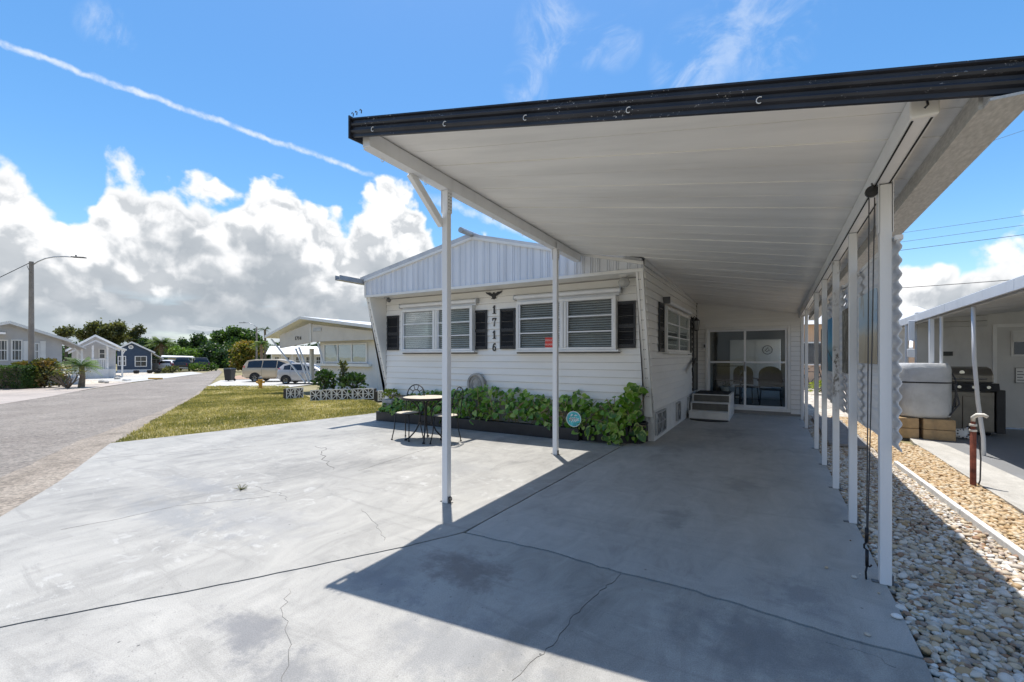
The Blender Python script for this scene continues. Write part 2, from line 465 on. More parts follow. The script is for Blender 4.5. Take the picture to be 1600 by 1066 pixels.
def flaked_black():
    n = NT('flaked_black_fascia')
    fl = n.noise(75, 6, 0.72, n.vec((0.6, 1, 1)))
    pt = n.noise(2.6, 4, 0.6, n.vec((1, 1, 4)))
    k = n.math('MULTIPLY', n.step(fl, 0.622, 0.64), n.step(pt, 0.50, 0.62))
    c = n.mix(k, n.ramp(n.noise(5, 6, 0.6), [(0.3, (0.010, 0.011, 0.016)), (0.7, (0.030, 0.031, 0.038))]), (0.72, 0.72, 0.72))
    return n.done(c, n.math('ADD', 0.30, n.math('MULTIPLY', n.noise(9, 4), 0.25)), n.bump(fl, 0.15, 0.003))
M['fascia_black'] = flaked_black()

def worn_post():
    n = NT('flaking_white_post')
    k = n.math('MULTIPLY', n.step(n.noise(16, 7, 0.7, n.vec((1, 1, 0.5))), 0.50, 0.56), n.step(n.noise(2.0, 3, 0.5, n.vec((1, 1, 1), (0, 0, 2.2))), 0.46, 0.60))
    c = n.mix(k, (0.75, 0.75, 0.75), n.ramp(n.noise(40, 5), [(0.35, (0.10, 0.08, 0.06)), (0.7, (0.42, 0.38, 0.33))]))
    return n.done(c, 0.5, n.bump(k, 0.6, 0.004))
M['post_worn'] = worn_post()

def glass(name, tint=(0.92, 0.95, 0.95), refl=1.0):
    n = NT(name)
    n.N.remove(n.p)
    fr = n.N.new('ShaderNodeFresnel'); fr.inputs['IOR'].default_value = 1.52
    n.L.new(n.bump(n.noise(1.3, 2), 0.06, 0.02), fr.inputs['Normal']) if False else None
    gl = n.N.new('ShaderNodeBsdfGlossy'); gl.inputs['Roughness'].default_value = 0.02; gl.inputs['Color'].default_value = (1, 1, 1, 1)
    tr = n.N.new('ShaderNodeBsdfTransparent'); tr.inputs['Color'].default_value = rgb(tint)
    nm = n.bump(n.noise(1.6, 2), 0.12, 0.02)
    n.L.new(nm, gl.inputs['Normal'])
    f = n.math('MULTIPLY', n.math('MULTIPLY', fr.outputs[0], 0.42), refl, clamp=True)
    mx = n.N.new('ShaderNodeMixShader'); n.L.new(f, mx.inputs[0]); n.L.new(tr.outputs[0], mx.inputs[1]); n.L.new(gl.outputs[0], mx.inputs[2])
    n.L.new(mx.outputs[0], n.out.inputs['Surface'])
    return n.m
M['glass'] = glass('window_glass')
M['glass_dark'] = pm('tinted_glass', (0.012, 0.013, 0.015), 0.1, 3, 0.04, spec=0.8)
M['glass_far'] = pm('far_window_glass', (0.03, 0.033, 0.038), 0.3, 1.2, 0.05, spec=0.8, col2=(0.06, 0.065, 0.07))

def leafmat(name, cols, scale=0.6, trans=0.35, rough=0.5, attr=False, rand=False, veins=False):
    n = NT(name)
    if rand:
        oi = n.N.new('ShaderNodeObjectInfo'); f = oi.outputs['Random']
    elif attr:
        at = n.N.new('ShaderNodeAttribute'); at.attribute_name = 'rnd'; f = at.outputs['Fac']
    else:
        f = n.step(n.noise(scale, 4, 0.6), 0.3, 0.7)
    k = len(cols) - 1
    c = n.ramp(f, [(i / k, cc) for i, cc in enumerate(cols)])
    c = n.mix(n.math('MULTIPLY', n.step(n.noise(9, 3), 0.4, 0.7), 0.35), c, cols[0])
    if rand:   # cream-edged leaves
        gv = n.vec((2, 2, 0), (-1, -1, 0), n.tc.outputs['Generated']); ln = n.N.new('ShaderNodeVectorMath'); ln.operation = 'LENGTH'; n.L.new(gv, ln.inputs[0])
        e_ = n.math('ADD', ln.outputs['Value'], n.math('MULTIPLY', n.noise(3, 3), 0.5))
        c = n.mix(n.math('MULTIPLY', n.step(e_, 0.98, 1.22), 0.75), c, (0.42, 0.50, 0.16))
        c = n.mix(n.math('MULTIPLY', n.step(n.noise(2.2, 4, 0.6, n.vec((1, 1, 1), (5, 5, 0))), 0.56, 0.64), 0.6), c, (0.30, 0.40, 0.07))
    n.done(c, rough)
    tl = n.N.new('ShaderNodeBsdfTranslucent'); n.L.new(n.mix(1.0, c, (1.6, 1.7, 0.8), 'MULTIPLY'), tl.inputs['Color'])
    mx = n.N.new('ShaderNodeMixShader'); mx.inputs[0].default_value = trans
    n.L.new(n.p.outputs[0], mx.inputs[1]); n.L.new(tl.outputs[0], mx.inputs[2]); n.L.new(mx.outputs[0], n.out.inputs['Surface'])
    return n.m
M['leaf_dark'] = leafmat('foliage_dark', [(0.018, 0.038, 0.010), (0.035, 0.075, 0.018), (0.075, 0.13, 0.03)])
M['leaf_mid'] = leafmat('foliage_mid', [(0.03, 0.065, 0.014), (0.055, 0.11, 0.02), (0.11, 0.18, 0.03)])
M['leaf_light'] = leafmat('foliage_light', [(0.06, 0.11, 0.02), (0.11, 0.19, 0.03), (0.2, 0.27, 0.05)])
M['leaf_olive'] = leafmat('foliage_olive', [(0.055, 0.065, 0.025), (0.11, 0.12, 0.04), (0.18, 0.165, 0.07)])
M['leaf_orange'] = leafmat('foliage_orange', [(0.08, 0.11, 0.02), (0.20, 0.19, 0.03), (0.36, 0.19, 0.04)], 1.4)
M['leaf_rusty'] = leafmat('foliage_rusty', [(0.05, 0.07, 0.02), (0.14, 0.13, 0.03), (0.26, 0.14, 0.05)], 1.6)
M['leaf_palm'] = leafmat('palm_fronds', [(0.05, 0.09, 0.02), (0.10, 0.16, 0.03), (0.18, 0.22, 0.05)], 0.9)
M['leaf_yellow'] = leafmat('foliage_yellow', [(0.10, 0.15, 0.02), (0.25, 0.30, 0.03), (0.42, 0.40, 0.05)], 8)
POTHOS = [(0.04, 0.11, 0.010), (0.085, 0.21, 0.016), (0.14, 0.30, 0.025), (0.22, 0.38, 0.04), (0.46, 0.56, 0.15)]
M['vine'] = leafmat('vine_leaf', POTHOS, trans=0.22, rough=0.32, rand=True)
M['vine_mass'] = leafmat('vine_leaf_mass', POTHOS, trans=0.22, rough=0.32, attr=True)
M['grass'] = leafmat('grass_blades', [(0.055, 0.085, 0.015), (0.13, 0.15, 0.03), (0.30, 0.25, 0.075), (0.42, 0.34, 0.13)], 0.5, trans=0.3, rough=0.7)

STONES = [(0.0, (0.66, 0.61, 0.54)), (0.18, (0.76, 0.74, 0.69)), (0.30, (0.52, 0.43, 0.32)), (0.42, (0.62, 0.50, 0.34)), (0.54, (0.44, 0.29, 0.14)), (0.64, (0.34, 0.32, 0.29)), (0.72, (0.30, 0.15, 0.07)), (0.84, (0.70, 0.65, 0.56)), (1.0, (0.50, 0.41, 0.29))]
GOLD = [(0.0, (0.60, 0.46, 0.28)), (0.2, (0.66, 0.56, 0.40)), (0.4, (0.52, 0.34, 0.16)), (0.55, (0.58, 0.42, 0.22)), (0.7, (0.38, 0.22, 0.09)), (0.85, (0.64, 0.50, 0.32)), (1.0, (0.48, 0.33, 0.17))]
def stonemat(name, stops, rand):
    n = NT(name)
    if rand:
        f = n.N.new('ShaderNodeObjectInfo').outputs['Random']
    else:
        a = n.N.new('ShaderNodeAttribute'); a.attribute_name = 'rnd'; f = a.outputs['Fac']
    c = n.ramp(f, stops)
    c = n.mix(n.math('MULTIPLY', n.step(n.noise(40, 5, 0.65), 0.35, 0.7), 0.45), c, (0.20, 0.15, 0.10))
    return n.done(c, 0.62, n.bump(n.noise(90, 4), 0.25, 0.002))
M['pebble'] = stonemat('pebble_stone', STONES, True)
M['pebble_mass'] = stonemat('pebble_stone_mass', STONES, False)
M['pebble_gold'] = stonemat('golden_pebble_mass', GOLD, False)

def concrete(name, base, stain, spots=(), scale=1.0, peel=0.0):
    n = NT(name)
    big = n.noise(0.55 * scale, 7, 0.6, n.vec((1.0, 0.55, 1)), 0.6)
    mid = n.noise(2.2 * scale, 8, 0.68, n.vec((1.6, 0.7, 1)), 1.2)
    c = n.ramp(n.math('ADD', n.math('MULTIPLY', big, 0.5), n.math('MULTIPLY', mid, 0.5)), [(0.38, tuple(k * .9 for k in stain)), (0.46, tuple(0.5 * a + 0.5 * b for a, b in zip(stain, base))), (0.53, base), (0.63, tuple(min(1, k * 1.16) for k in base))])
    # wiped, brushed sweeps of thinner paint
    for sc, lc, k_, lo, hi in (((0.5, 2.6, 1), (4, 2, 0), 0.42, 0.53, 0.66), ((2.2, 0.6, 1), (1, 7, 0), 0.30, 0.55, 0.66)):
        sweep = n.math('MULTIPLY', n.step(n.noise(1.3, 8, 0.66, n.vec(sc, lc), 1.8), lo, hi), k_)
        c = n.mix(sweep, c, tuple(k * 0.94 for k in stain))
    pale = n.math('MULTIPLY', n.step(n.noise(2.4, 9, 0.7, n.vec((0.6, 1.8, 1), (8, 1, 3)), 1.2), 0.54, 0.66), 0.32)
    c = n.mix(pale, c, tuple(min(1, k * 1.22) for k in base))
    if peel:
        pk = n.math('MULTIPLY', n.step(n.noise(5.5, 9, 0.70, n.vec((1, 1.4, 1)), 0.9), 0.575, 0.60), n.step(n.noise(0.7, 3, 0.5, n.vec((1, 1, 1), (9, 4, 0))), 0.46, 0.60))
        c = n.mix(n.math('MULTIPLY', pk, peel), c, (0.70, 0.69, 0.66))
    for (x, y, rx, ry, colr, k) in spots:
        gx = n.vec((1 / rx, 1 / ry, 0), (-x / rx, -y / ry, 0))
        ln = n.N.new('ShaderNodeVectorMath'); ln.operation = 'LENGTH'; n.L.new(gx, ln.inputs[0])
        f = n.math('ADD', n.math('MULTIPLY', ln.outputs['Value'], 0.8), n.math('MULTIPLY', n.math('SUBTRACT', n.noise(5.5, 10, 0.70), 0.5), 2.8))
        c = n.mix(n.math('MULTIPLY', n.step(f, 0.15, 0.95, 1.0, 0.0), min(1, k * 1.1)), c, colr)
    speck = n.math('MULTIPLY', n.step(n.voro(7.5, 'F1'), 0.045, 0.06, 1.0, 0.0), n.step(n.noise(1.9, 2), 0.45, 0.6))
    c = n.mix(n.math('MULTIPLY', speck, 0.75), c, (0.05, 0.05, 0.05))
    sp2 = n.math('MULTIPLY', n.step(n.voro(24, 'F1'), 0.07, 0.10, 1.0, 0.0), n.step(n.noise(1.1, 3, 0.6, n.vec((1, 1, 1), (2, 2, 2))), 0.52, 0.60))
    c = n.mix(n.math('MULTIPLY', sp2, 0.6), c, (0.08, 0.08, 0.08))
    grain = n.noise(160, 3, 0.6)
    c = n.mix(0.20, c, n.ramp(grain, [(0.35, (0.1, 0.1, 0.1)), (0.65, (0.9, 0.9, 0.9))]), 'OVERLAY')
    h = n.math('ADD', n.math('MULTIPLY', mid, 0.5), n.math('MULTIPLY', grain, 0.35))
    return n.done(c, n.math('ADD', 0.52, n.math('MULTIPLY', mid, 0.25)), n.bump(h, 0.22, 0.006))

# ------------------------------------------------------------------ ground sheets
def soil(name, cols, scale, rough=0.9, bump=0.4, bscale=30, fine=None, bdist=0.02):
    n = NT(name)
    f = n.math('ADD', n.math('MULTIPLY', n.noise(scale, 6, 0.6), 0.6), n.math('MULTIPLY', n.noise(scale * 9, 6, 0.65), 0.4))
    k = len(cols) - 1
    c = n.ramp(f, [(0.36 + 0.28 * i / k, cc) for i, cc in enumerate(cols)])
    if fine:
        g_ = n.voro(fine, 'F1', out='Color'); bw = n.N.new('ShaderNodeRGBToBW'); n.L.new(g_, bw.inputs[0])
        c = n.mix(0.55, c, n.ramp(bw.outputs[0], [(0.1, (0.16, 0.16, 0.16)), (0.9, (0.88, 0.86, 0.84))]), 'OVERLAY')
    return n.done(c, rough, n.bump(n.noise(bscale, 6, 0.65), bump, bdist))
M['ground'] = soil('open_ground', [(0.12, 0.12, 0.05), (0.22, 0.19, 0.09), (0.34, 0.28, 0.17)], 0.25)
M['asphalt'] = soil('asphalt', [(0.185, 0.162, 0.14), (0.225, 0.200, 0.174), (0.275, 0.248, 0.216)], 0.45, 0.9, 0.8, 120, 30)
M['sand'] = soil('sandy_shoulder', [(0.17, 0.145, 0.115), (0.27, 0.232, 0.19), (0.33, 0.29, 0.24)], 1.2, 0.95, 0.8, 40, 45)
M['turf'] = soil('turf_soil', [(0.13, 0.13, 0.045), (0.30, 0.25, 0.11), (0.50, 0.42, 0.26)], 0.7, 0.95, 0.8, 30)
M['gravel_base'] = soil('gravel_base', [(0.10, 0.08, 0.06), (0.20, 0.16, 0.11), (0.30, 0.24, 0.16)], 3, 0.95, 0.9, 60, 40)
M['gravel_gold'] = soil('gravel_base_gold', [(0.28, 0.19, 0.09), (0.42, 0.30, 0.16), (0.52, 0.40, 0.25)], 3, 0.95, 0.9, 60, 40)
M['yard'] = soil('pale_yard', [(0.36, 0.31, 0.25), (0.48, 0.43, 0.36), (0.58, 0.53, 0.46)], 0.8, 0.95, 0.8, 40, 14)
M['conc_pale'] = concrete('pale_concrete', (0.50, 0.485, 0.45), (0.36, 0.345, 0.31), scale=0.7)
M['conc_pink'] = concrete('pinkish_apron', (0.42, 0.36, 0.31), (0.33, 0.285, 0.245), scale=0.6)
M['paver_red'] = concrete('reddish_drive', (0.40, 0.25, 0.16), (0.33, 0.21, 0.14), scale=1.2)
M['conc_side'] = concrete('side_path_concrete', (0.46, 0.44, 0.40), (0.34, 0.325, 0.29))
M['patio'] = concrete('grey_patio_paint', (0.194, 0.198, 0.202), (0.21, 0.21, 0.21))
M['slab_main'] = concrete('painted_concrete_pad', (0.335, 0.322, 0.292), (0.235, 0.227, 0.208), peel=0.22, spots=[
    (-4.7, 1.9, 0.9, 0.25, (0.216, 0.223, 0.227), 0.5), (-5.4, 2.5, 0.8, 0.2, (0.223, 0.227, 0.23), 0.5), (-3.9, 2.2, 0.8, 0.35, (0.238, 0.241, 0.245), 0.35), (-3.4, 4.6, 0.5, 0.3, (0.259, 0.256, 0.245), 0.35)])
M['slab_port'] = concrete('painted_concrete_shade_lift', (0.405, 0.39, 0.36), (0.32, 0.308, 0.286), spots=[  # same paint as the other slabs, coloured paler to lift its shade
    (-0.75, 4.1, 0.16, 0.3, (0.20, 0.20, 0.19), 0.55), (-0.3, 5.5, 0.25, 0.3, (0.202, 0.202, 0.194), 0.4), (-0.75, 9.2, 0.5, 0.7, (0.18, 0.18, 0.173), 0.45), (-1.1, 7.6, 0.4, 0.5, (0.209, 0.209, 0.205), 0.35), (0.15, 3.15, 0.2, 0.25, (0.22, 0.22, 0.22), 0.6)])
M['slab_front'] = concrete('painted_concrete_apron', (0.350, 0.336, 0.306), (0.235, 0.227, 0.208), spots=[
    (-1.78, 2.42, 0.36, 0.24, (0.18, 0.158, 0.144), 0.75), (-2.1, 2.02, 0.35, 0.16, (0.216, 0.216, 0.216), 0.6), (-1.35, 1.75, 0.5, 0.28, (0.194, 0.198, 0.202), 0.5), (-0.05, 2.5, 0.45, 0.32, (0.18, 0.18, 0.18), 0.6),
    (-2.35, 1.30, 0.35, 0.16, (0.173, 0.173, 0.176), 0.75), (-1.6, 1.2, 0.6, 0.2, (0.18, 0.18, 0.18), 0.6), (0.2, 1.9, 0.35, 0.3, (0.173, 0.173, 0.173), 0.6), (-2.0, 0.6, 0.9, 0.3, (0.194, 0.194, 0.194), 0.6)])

def grid(name, xs, ys, mat, off, kind='structure'):
    v = [(x, y, gz(x, y) + off) for y in ys for x in xs]; nx = len(xs)
    f = [(j * nx + i, j * nx + i + 1, (j + 1) * nx + i + 1, (j + 1) * nx + i) for j in range(len(ys) - 1) for i in range(nx - 1)]
    b = MB(); b.add(v, f); o = b.build(name, mat, recalc=False); tag(o, kind=kind); return o
def resample(pts, n):
    P = [Vector((p[0], p[1])) for p in pts]; L_ = [0]
    for a, b in zip(P, P[1:]): L_.append(L_[-1] + (b - a).length)
    out = []
    for i in range(n + 1):
        t = L_[-1] * i / n
        for k in range(len(P) - 1):
            if t <= L_[k + 1] + 1e-9:
                u = (t - L_[k]) / max(1e-9, L_[k + 1] - L_[k]); out.append(P[k].lerp(P[k + 1], u)); break
    return out
def strip(name, a, b, mat, off, n=80, m=10, jit=0.0, kind='structure', label=None):
    A, B = resample(a, n), resample(b, n); v = []
    for i in range(n + 1):
        for j in range(m + 1):
            p = A[i].lerp(B[i], j / m)
            if jit and j in (0, m):
                p = p + Vector((random.uniform(-jit, jit), random.uniform(-jit, jit)))
            v.append((p.x, p.y, gz(p.x, p.y) + off))
    w = m + 1
    f = [(i * w + j, i * w + j + 1, (i + 1) * w + j + 1, (i + 1) * w + j) for i in range(n) for j in range(m)]
    bb = MB(); bb.add(v, f); o = bb.build(name, mat)
    if o.data.polygons[0].normal.z < 0: o.data.flip_normals()
    tag(o, label, kind=kind); return o
def P2(px, py): p = G(px, py); return (p.x, p.y)
def ext(a, b, t): return (a[0] + (a[0] - b[0]) * t, a[1] + (a[1] - b[1]) * t)

xs = [-900, -500, -300, -200, -140] + list(np.arange(-100, -26, 4.0)) + [-26, -24.5, -23, -20, -17, -14, -11, -9.5, -8, -6, 0, 3, 6, 10, 20, 40, 80, 200, 500, 900]
ys = [-600, -200, -80, -40, -20, -10, 0, 10, 20, 30, 40, 60, 80, 120, 200, 400, 900]
grid('ground', [float(x) for x in xs], [float(y) for y in ys], M['ground'], -0.05)

near = [P2(345, 584), P2(320, 608), P2(260, 644), P2(130, 692), P2(0, 752)]
near = [ext(near[0], near[1], 0.25)] + near + [(-4.0, -1.2), (3.0, -6.0), (14.0, -14.0)]
far = [P2(335, 579), P2(300, 586), P2(206, 598), P2(140, 608), P2(0, 632)]
far = [ext(far[0], far[1], 0.25)] + far + [ext(far[-1], far[-2], 0.8), (-9.0, -9.0), (3.0, -20.0)]
strip('road', near, far, M['asphalt'], -0.016, 160, 10, 0.04)
# the cross street beyond, where the road turns
sh_in = [P2(325, 603), P2(260, 646), P2(176, 700), P2(93, 760), P2(0, 818), (-3.4, -0.2), (2.0, -4.2)]
sh_out = [P2(322, 604), P2(252, 642), P2(120, 690), P2(50, 722), P2(0, 748), (-4.6, -0.6), (1.2, -5.0)]
strip('road_shoulder', sh_in, sh_out, M['sand'], -0.010, 90, 5, 0.05)

# the concrete driveway: three cast slabs with open joints between them
drv = thing('driveway', None, None, (0, 0, 0)); tag(drv, 'pale grey painted concrete driveway in three slabs', kind='structure')
def jitter_line(pts, n, amp):
    P = resample(pts, n)
    return [(p.x + (random.uniform(-amp, amp) if 0 < i < n else 0), p.y + (random.uniform(-amp, amp) if 0 < i < n else 0)) for i, p in enumerate(P)]
def offset(pts, d):
    out = []
    for i, p in enumerate(pts):
        a, b = Vector(pts[max(0, i - 1)]), Vector(pts[min(len(pts) - 1, i + 1)]); t = (b - a).normalized()
        out.append((p[0] - t.y * d, p[1] + t.x * d))
    return out
J = (-2.14, 2.91)
j1 = jitter_line([P2(-260, 1035), P2(0, 980), P2(330, 917), P2(630, 855), J], 40, 0.004)
j2 = jitter_line([J, (-2.09, 5.0), (-2.04, 6.91), (-2.0, 9.0)], 30, 0.004)
j3 = jitter_line([J, P2(860, 862), P2(950, 889), P2(1080, 922), P2(1200, 958), P2(1330, 1000), (0.62, 2.78)], 46, 0.008)
hw = 0.009
def slab(outline, mat):
    b = MB(); b.prism([(x, y, -0.12) for x, y in outline], (0, 0, 0.12)); return b.build('slab', mat, drv)
slab([ext(j1[0], j1[1], 6)] + offset(j1, hw)[:-1] + [(J[0] - 0.012, J[1] + 0.012)] + offset(j2, hw)[1:] + [(-8.57, 9.0), (-8.60, 7.6), P2(172, 697), P2(90, 754), P2(0, 808)], M['slab_main'])
slab([(J[0] + 0.012, J[1] + 0.004)] + offset(j3, hw)[1:] + [(0.62, 13.2), (-2.0, 13.2)] + offset(j2, -hw)[1:][::-1], M['slab_port'])
slab([ext(j1[0], j1[1], 6)] + offset(j1, -hw)[:-1] + [(J[0], J[1] - 0.016)] + offset(j3, -hw * 1.4)[1:] + [(0.60, 2.0), (0.68, 1.2), (0.8, -4.5), (-3.2, -0.6)], M['slab_front'])
M['crack'] = pm('crack_dirt', (0.07, 0.065, 0.06), 0.4, 20, 0.95)
M['crack_faint'] = pm('hairline_crack', (0.225, 0.22, 0.205), 0.3, 20, 0.95)
def crack(pts, w, mat, amp=0.02, n=26):
    P = [Vector(p) for p in jitter_line(pts, n, amp)]; b = MB(); v = []
    for i, p in enumerate(P):
        t = (P[min(i + 1, n)] - P[max(i - 1, 0)]).normalized(); q = Vector((-t.y, t.x)) * w * random.uniform(0.25, 1.0) * (0.25 + 0.75 * math.sin(math.pi * min(1, max(0.05, i / n))))
        v += [(p.x - q.x, p.y - q.y, 0.0), (p.x + q.x, p.y + q.y, 0.0), (p.x, p.y, 0.0025)]
    f = []
    for i in range(n):
        a = i * 3; f += [(a, a + 3, a + 5, a + 2), (a + 2, a + 5, a + 4, a + 1)]
    b.add(v, f); b.build('crack', mat, drv)
crack([P2(970, 897), P2(900, 960), P2(860, 1010), P2(800, 1064)], 0.0026, M['crack'], 0.012)
crack([P2(492, 697), P2(506, 700), P2(505, 715), P2(512, 728), P2(520, 734)], 0.008, M['crack'], 0.05, 18)
crack([P2(897, 692), P2(760, 690), P2(690, 694), P2(560, 736)], 0.003, M['crack_faint'], 0.01)
crack([P2(150, 717), P2(300, 705), P2(400, 697)], 0.010, M['crack_faint'], 0.015)
crack([P2(95, 828), P2(180, 812), P2(280, 790), P2(420, 776)], 0.004, M['crack_faint'], 0.012)
crack([P2(400, 760), P2(440, 772), P2(448, 782)], 0.006, M['crack_faint'], 0.03, 14)
crack([P2(565, 795), P2(585, 818), P2(600, 845)], 0.004, M['crack_faint'], 0.02, 14)
crack([P2(440, 1066), P2(452, 1000), P2(440, 960), P2(452, 920)], 0.003, M['crack_faint'], 0.02, 16)
crack([P2(1290, 1004), P2(1360, 1022), P2(1400, 1044)], 0.004, M['crack_faint'], 0.01, 14)
# a weed in the joint
wd = MB()
for k in range(26):
    a = random.uniform(0, 6.28); l = random.uniform(0.03, 0.09); c0 = G(376, 765)
    wd.bar(c0, c0 + Vector((math.cos(a) * l, math.sin(a) * l, random.uniform(0.01, 0.05))), 0.004, 0.002)
tag(wd.build('weed', M['grass'], origin=G(376, 765)), 'small dry weed growing on the open driveway', 'weed')

# lawn
lawn_poly = [P2(172, 697), P2(260, 646), P2(325, 603), P2(450, 603), P2(482, 621), P2(580, 626), P2(600, 636), (-8.6, 9.6), (-8.57, 7.98)]
strip('lawn', [lawn_poly[0], lawn_poly[1], lawn_poly[2]], [(-8.62, 3.4), (-8.57, 7.98), (-8.6, 10.2), P2(600, 633), P2(560, 622), P2(482, 618), P2(450, 603)], M['turf'], -0.004, 60, 24, 0.03)
def in_poly(x, y, poly):
    c = False; n = len(poly)
    for i in range(n):
        x1, y1 = poly[i]; x2, y2 = poly[i - 1]
        if (y1 > y) != (y2 > y) and x < (x2 - x1) * (y - y1) / (y2 - y1) + x1: c = not c
    return c
def blades(name, poly, n, h, w, mat, rough_edge=True):
    px_ = [p[0] for p in poly]; py_ = [p[1] for p in poly]; v, f, rn = [], [], []
    k = 0
    while k < n:
        x, y = random.uniform(min(px_), max(px_)), random.uniform(min(py_), max(py_))
        if not in_poly(x, y, poly): continue
        dist = math.hypot(x, y)
        if random.random() > min(1.0, (13.0 / dist) ** 1.2): continue
        patch = 0.5 + 0.28 * math.sin(x * 0.9 + 1.3 * math.sin(y * 0.7)) * math.cos(y * 1.1 + x * 0.3) + 0.22 * math.sin(x * 2.7 + 2 * math.sin(y * 1.9)) * math.sin(y * 2.3 + math.sin(x * 1.7))
        r_ = min(1, max(0, 0.10 + 0.78 * patch + random.gauss(0, 0.22)))
        if r_ > 0.6 and random.random() < 0.55: continue
        k += 1
        for _ in range(3):
            a = random.uniform(0, 6.283); hh = h * random.uniform(0.5, 1.3); ww = w * random.uniform(0.7, 1.3) * (dist / 10)
            ox, oy = random.uniform(-.05, .05), random.uniform(-.05, .05)
            dx, dy = math.cos(a), math.sin(a); z = gz(x, y); o = len(v)
            ln = random.uniform(0.2, 0.9) * hh
            v += [(x + ox - dy * ww, y + oy + dx * ww, z - 0.006), (x + ox + dy * ww, y + oy - dx * ww, z - 0.006), (x + ox + dx * ln, y + oy + dy * ln, z + hh)]
            f.append((o, o + 1, o + 2)); rn.append(r_)
    me = bpy.data.meshes.new(name); me.from_pydata(v, [], f); me.materials.append(mat)
    at = me.attributes.new('rnd', 'FLOAT', 'FACE'); at.data.foreach_set('value', rn)
    o = bpy.data.objects.new(name, me); COL.objects.link(o); return tag(o, kind='stuff')
M['grass_attr'] = leafmat('grass_blades_lawn', [(0.085, 0.10, 0.02), (0.21, 0.19, 0.045), (0.47, 0.38, 0.16), (0.64, 0.54, 0.32)], trans=0.3, rough=0.7, attr=True)
blades('grass', lawn_poly, 30000, 0.042, 0.006, M['grass_attr'])

# neighbour's drive, verge and the far side of the street
strip('neighbour_drive', [P2(322, 604), P2(400, 604.5), P2(452, 605)], [P2(345, 594), P2(430, 592), P2(560, 592)], M['conc_pale'], -0.002, 40, 8)
strip('paver_drive', [P2(352, 593), P2(430, 591.8), P2(560, 591.8)], [P2(372, 586.5), P2(430, 586), P2(560, 586)], M['paver_red'], -0.003, 40, 6)
strip('verge', [P2(374, 586.2), P2(450, 586)], [P2(384, 582), P2(450, 582)], M['turf'], -0.0025, 20, 4)
apr_in = [P2(206, 597.6), P2(140, 607.6), P2(80, 619), P2(0, 631.6)]
apr_in = apr_in + [ext(apr_in[-1], apr_in[-2], 0.8)]
apr_out = [P2(200, 597), P2(110, 603), P2(60, 606.5), P2(0, 609.5)]
apr_out = apr_out + [ext(apr_out[-1], apr_out[-2], 1.6)]
strip('roadside_apron', apr_in, apr_out, M['conc_pink'], -0.008, 60, 6)
strip('yard', [P2(240, 592.5), P2(200, 596.8), P2(110, 602.8), P2(60, 606.2), P2(0, 609), P2(-300, 625)], [P2(240, 580), P2(200, 580), P2(110, 581), P2(60, 582), P2(0, 583), P2(-300, 584)], M['yard'], -0.012, 60, 8)
strip('far_drive', [P2(318, 583.2), P2(260, 591), P2(205, 597), P2(140, 594)], [P2(300, 581), P2(250, 584), P2(190, 587), P2(130, 590)], M['conc_pale'], -0.007, 40, 6)

# right-hand side: stone beds, edging, path and patio
def flat(name, pts, z, mat, thick=0.0, kind='structure'):
    b = MB()
    if thick: b.prism([(x, y, z - thick) for x, y in pts], (0, 0, thick))
    else: b.add([(x, y, z) for x, y in pts], [tuple(range(len(pts)))])
    return tag(b.build(name, mat), kind=kind)
bed_poly = [(0.63, 13.0), (0.63, 2.0), (0.72, 1.2), (0.85, -1.0), (2.6, -1.0), (1.62, 2.6), (1.52, 4.4), (1.40, 7.6), (1.2, 13.0)]
gold_poly = [(1.23, 13.0), (1.43, 7.6), (1.55, 4.4), (1.66, 2.6), (2.64, -1.0), (3.6, -1.0), (1.98, 5.8), (2.00, 7.3), (2.05, 9.3), (1.75, 9.9), (1.75, 13.0)]
flat('gravel_bed', bed_poly, -0.030, M['gravel_base']); GB = bpy.data.objects['gravel_bed']; ORG['gravel_bed'] = Vector((0, 0, 0))
flat('golden_gravel_bed', gold_poly, -0.030, M['gravel_gold'])
flat('side_path', [(1.99, 5.8), (3.62, -1.0), (5.2, -1.0), (2.5, 7.3), (2.46, 8.5), (2.42, 9.6), (2.30, 10.1), (2.08, 10.2), (2.02, 9.6), (2.03, 8.8), (2.0, 7.3)], 0.004, M['conc_side'], 0.12)
flat('patio', [(2.503, 7.3), (5.22, -1.0), (12, -1.0), (12, 12.6), (1.8, 12.6), (1.8, 10.25), (2.09, 10.22), (2.31, 10.12), (2.425, 9.62), (2.465, 8.5)], 0.0, M['patio'], 0.12)
flat('rear_yard', [(0.66, 13.02), (8, 13.02), (8, 40), (-1.6, 40), (-1.6, 22), (0.66, 22)], -0.035, M['yard'])

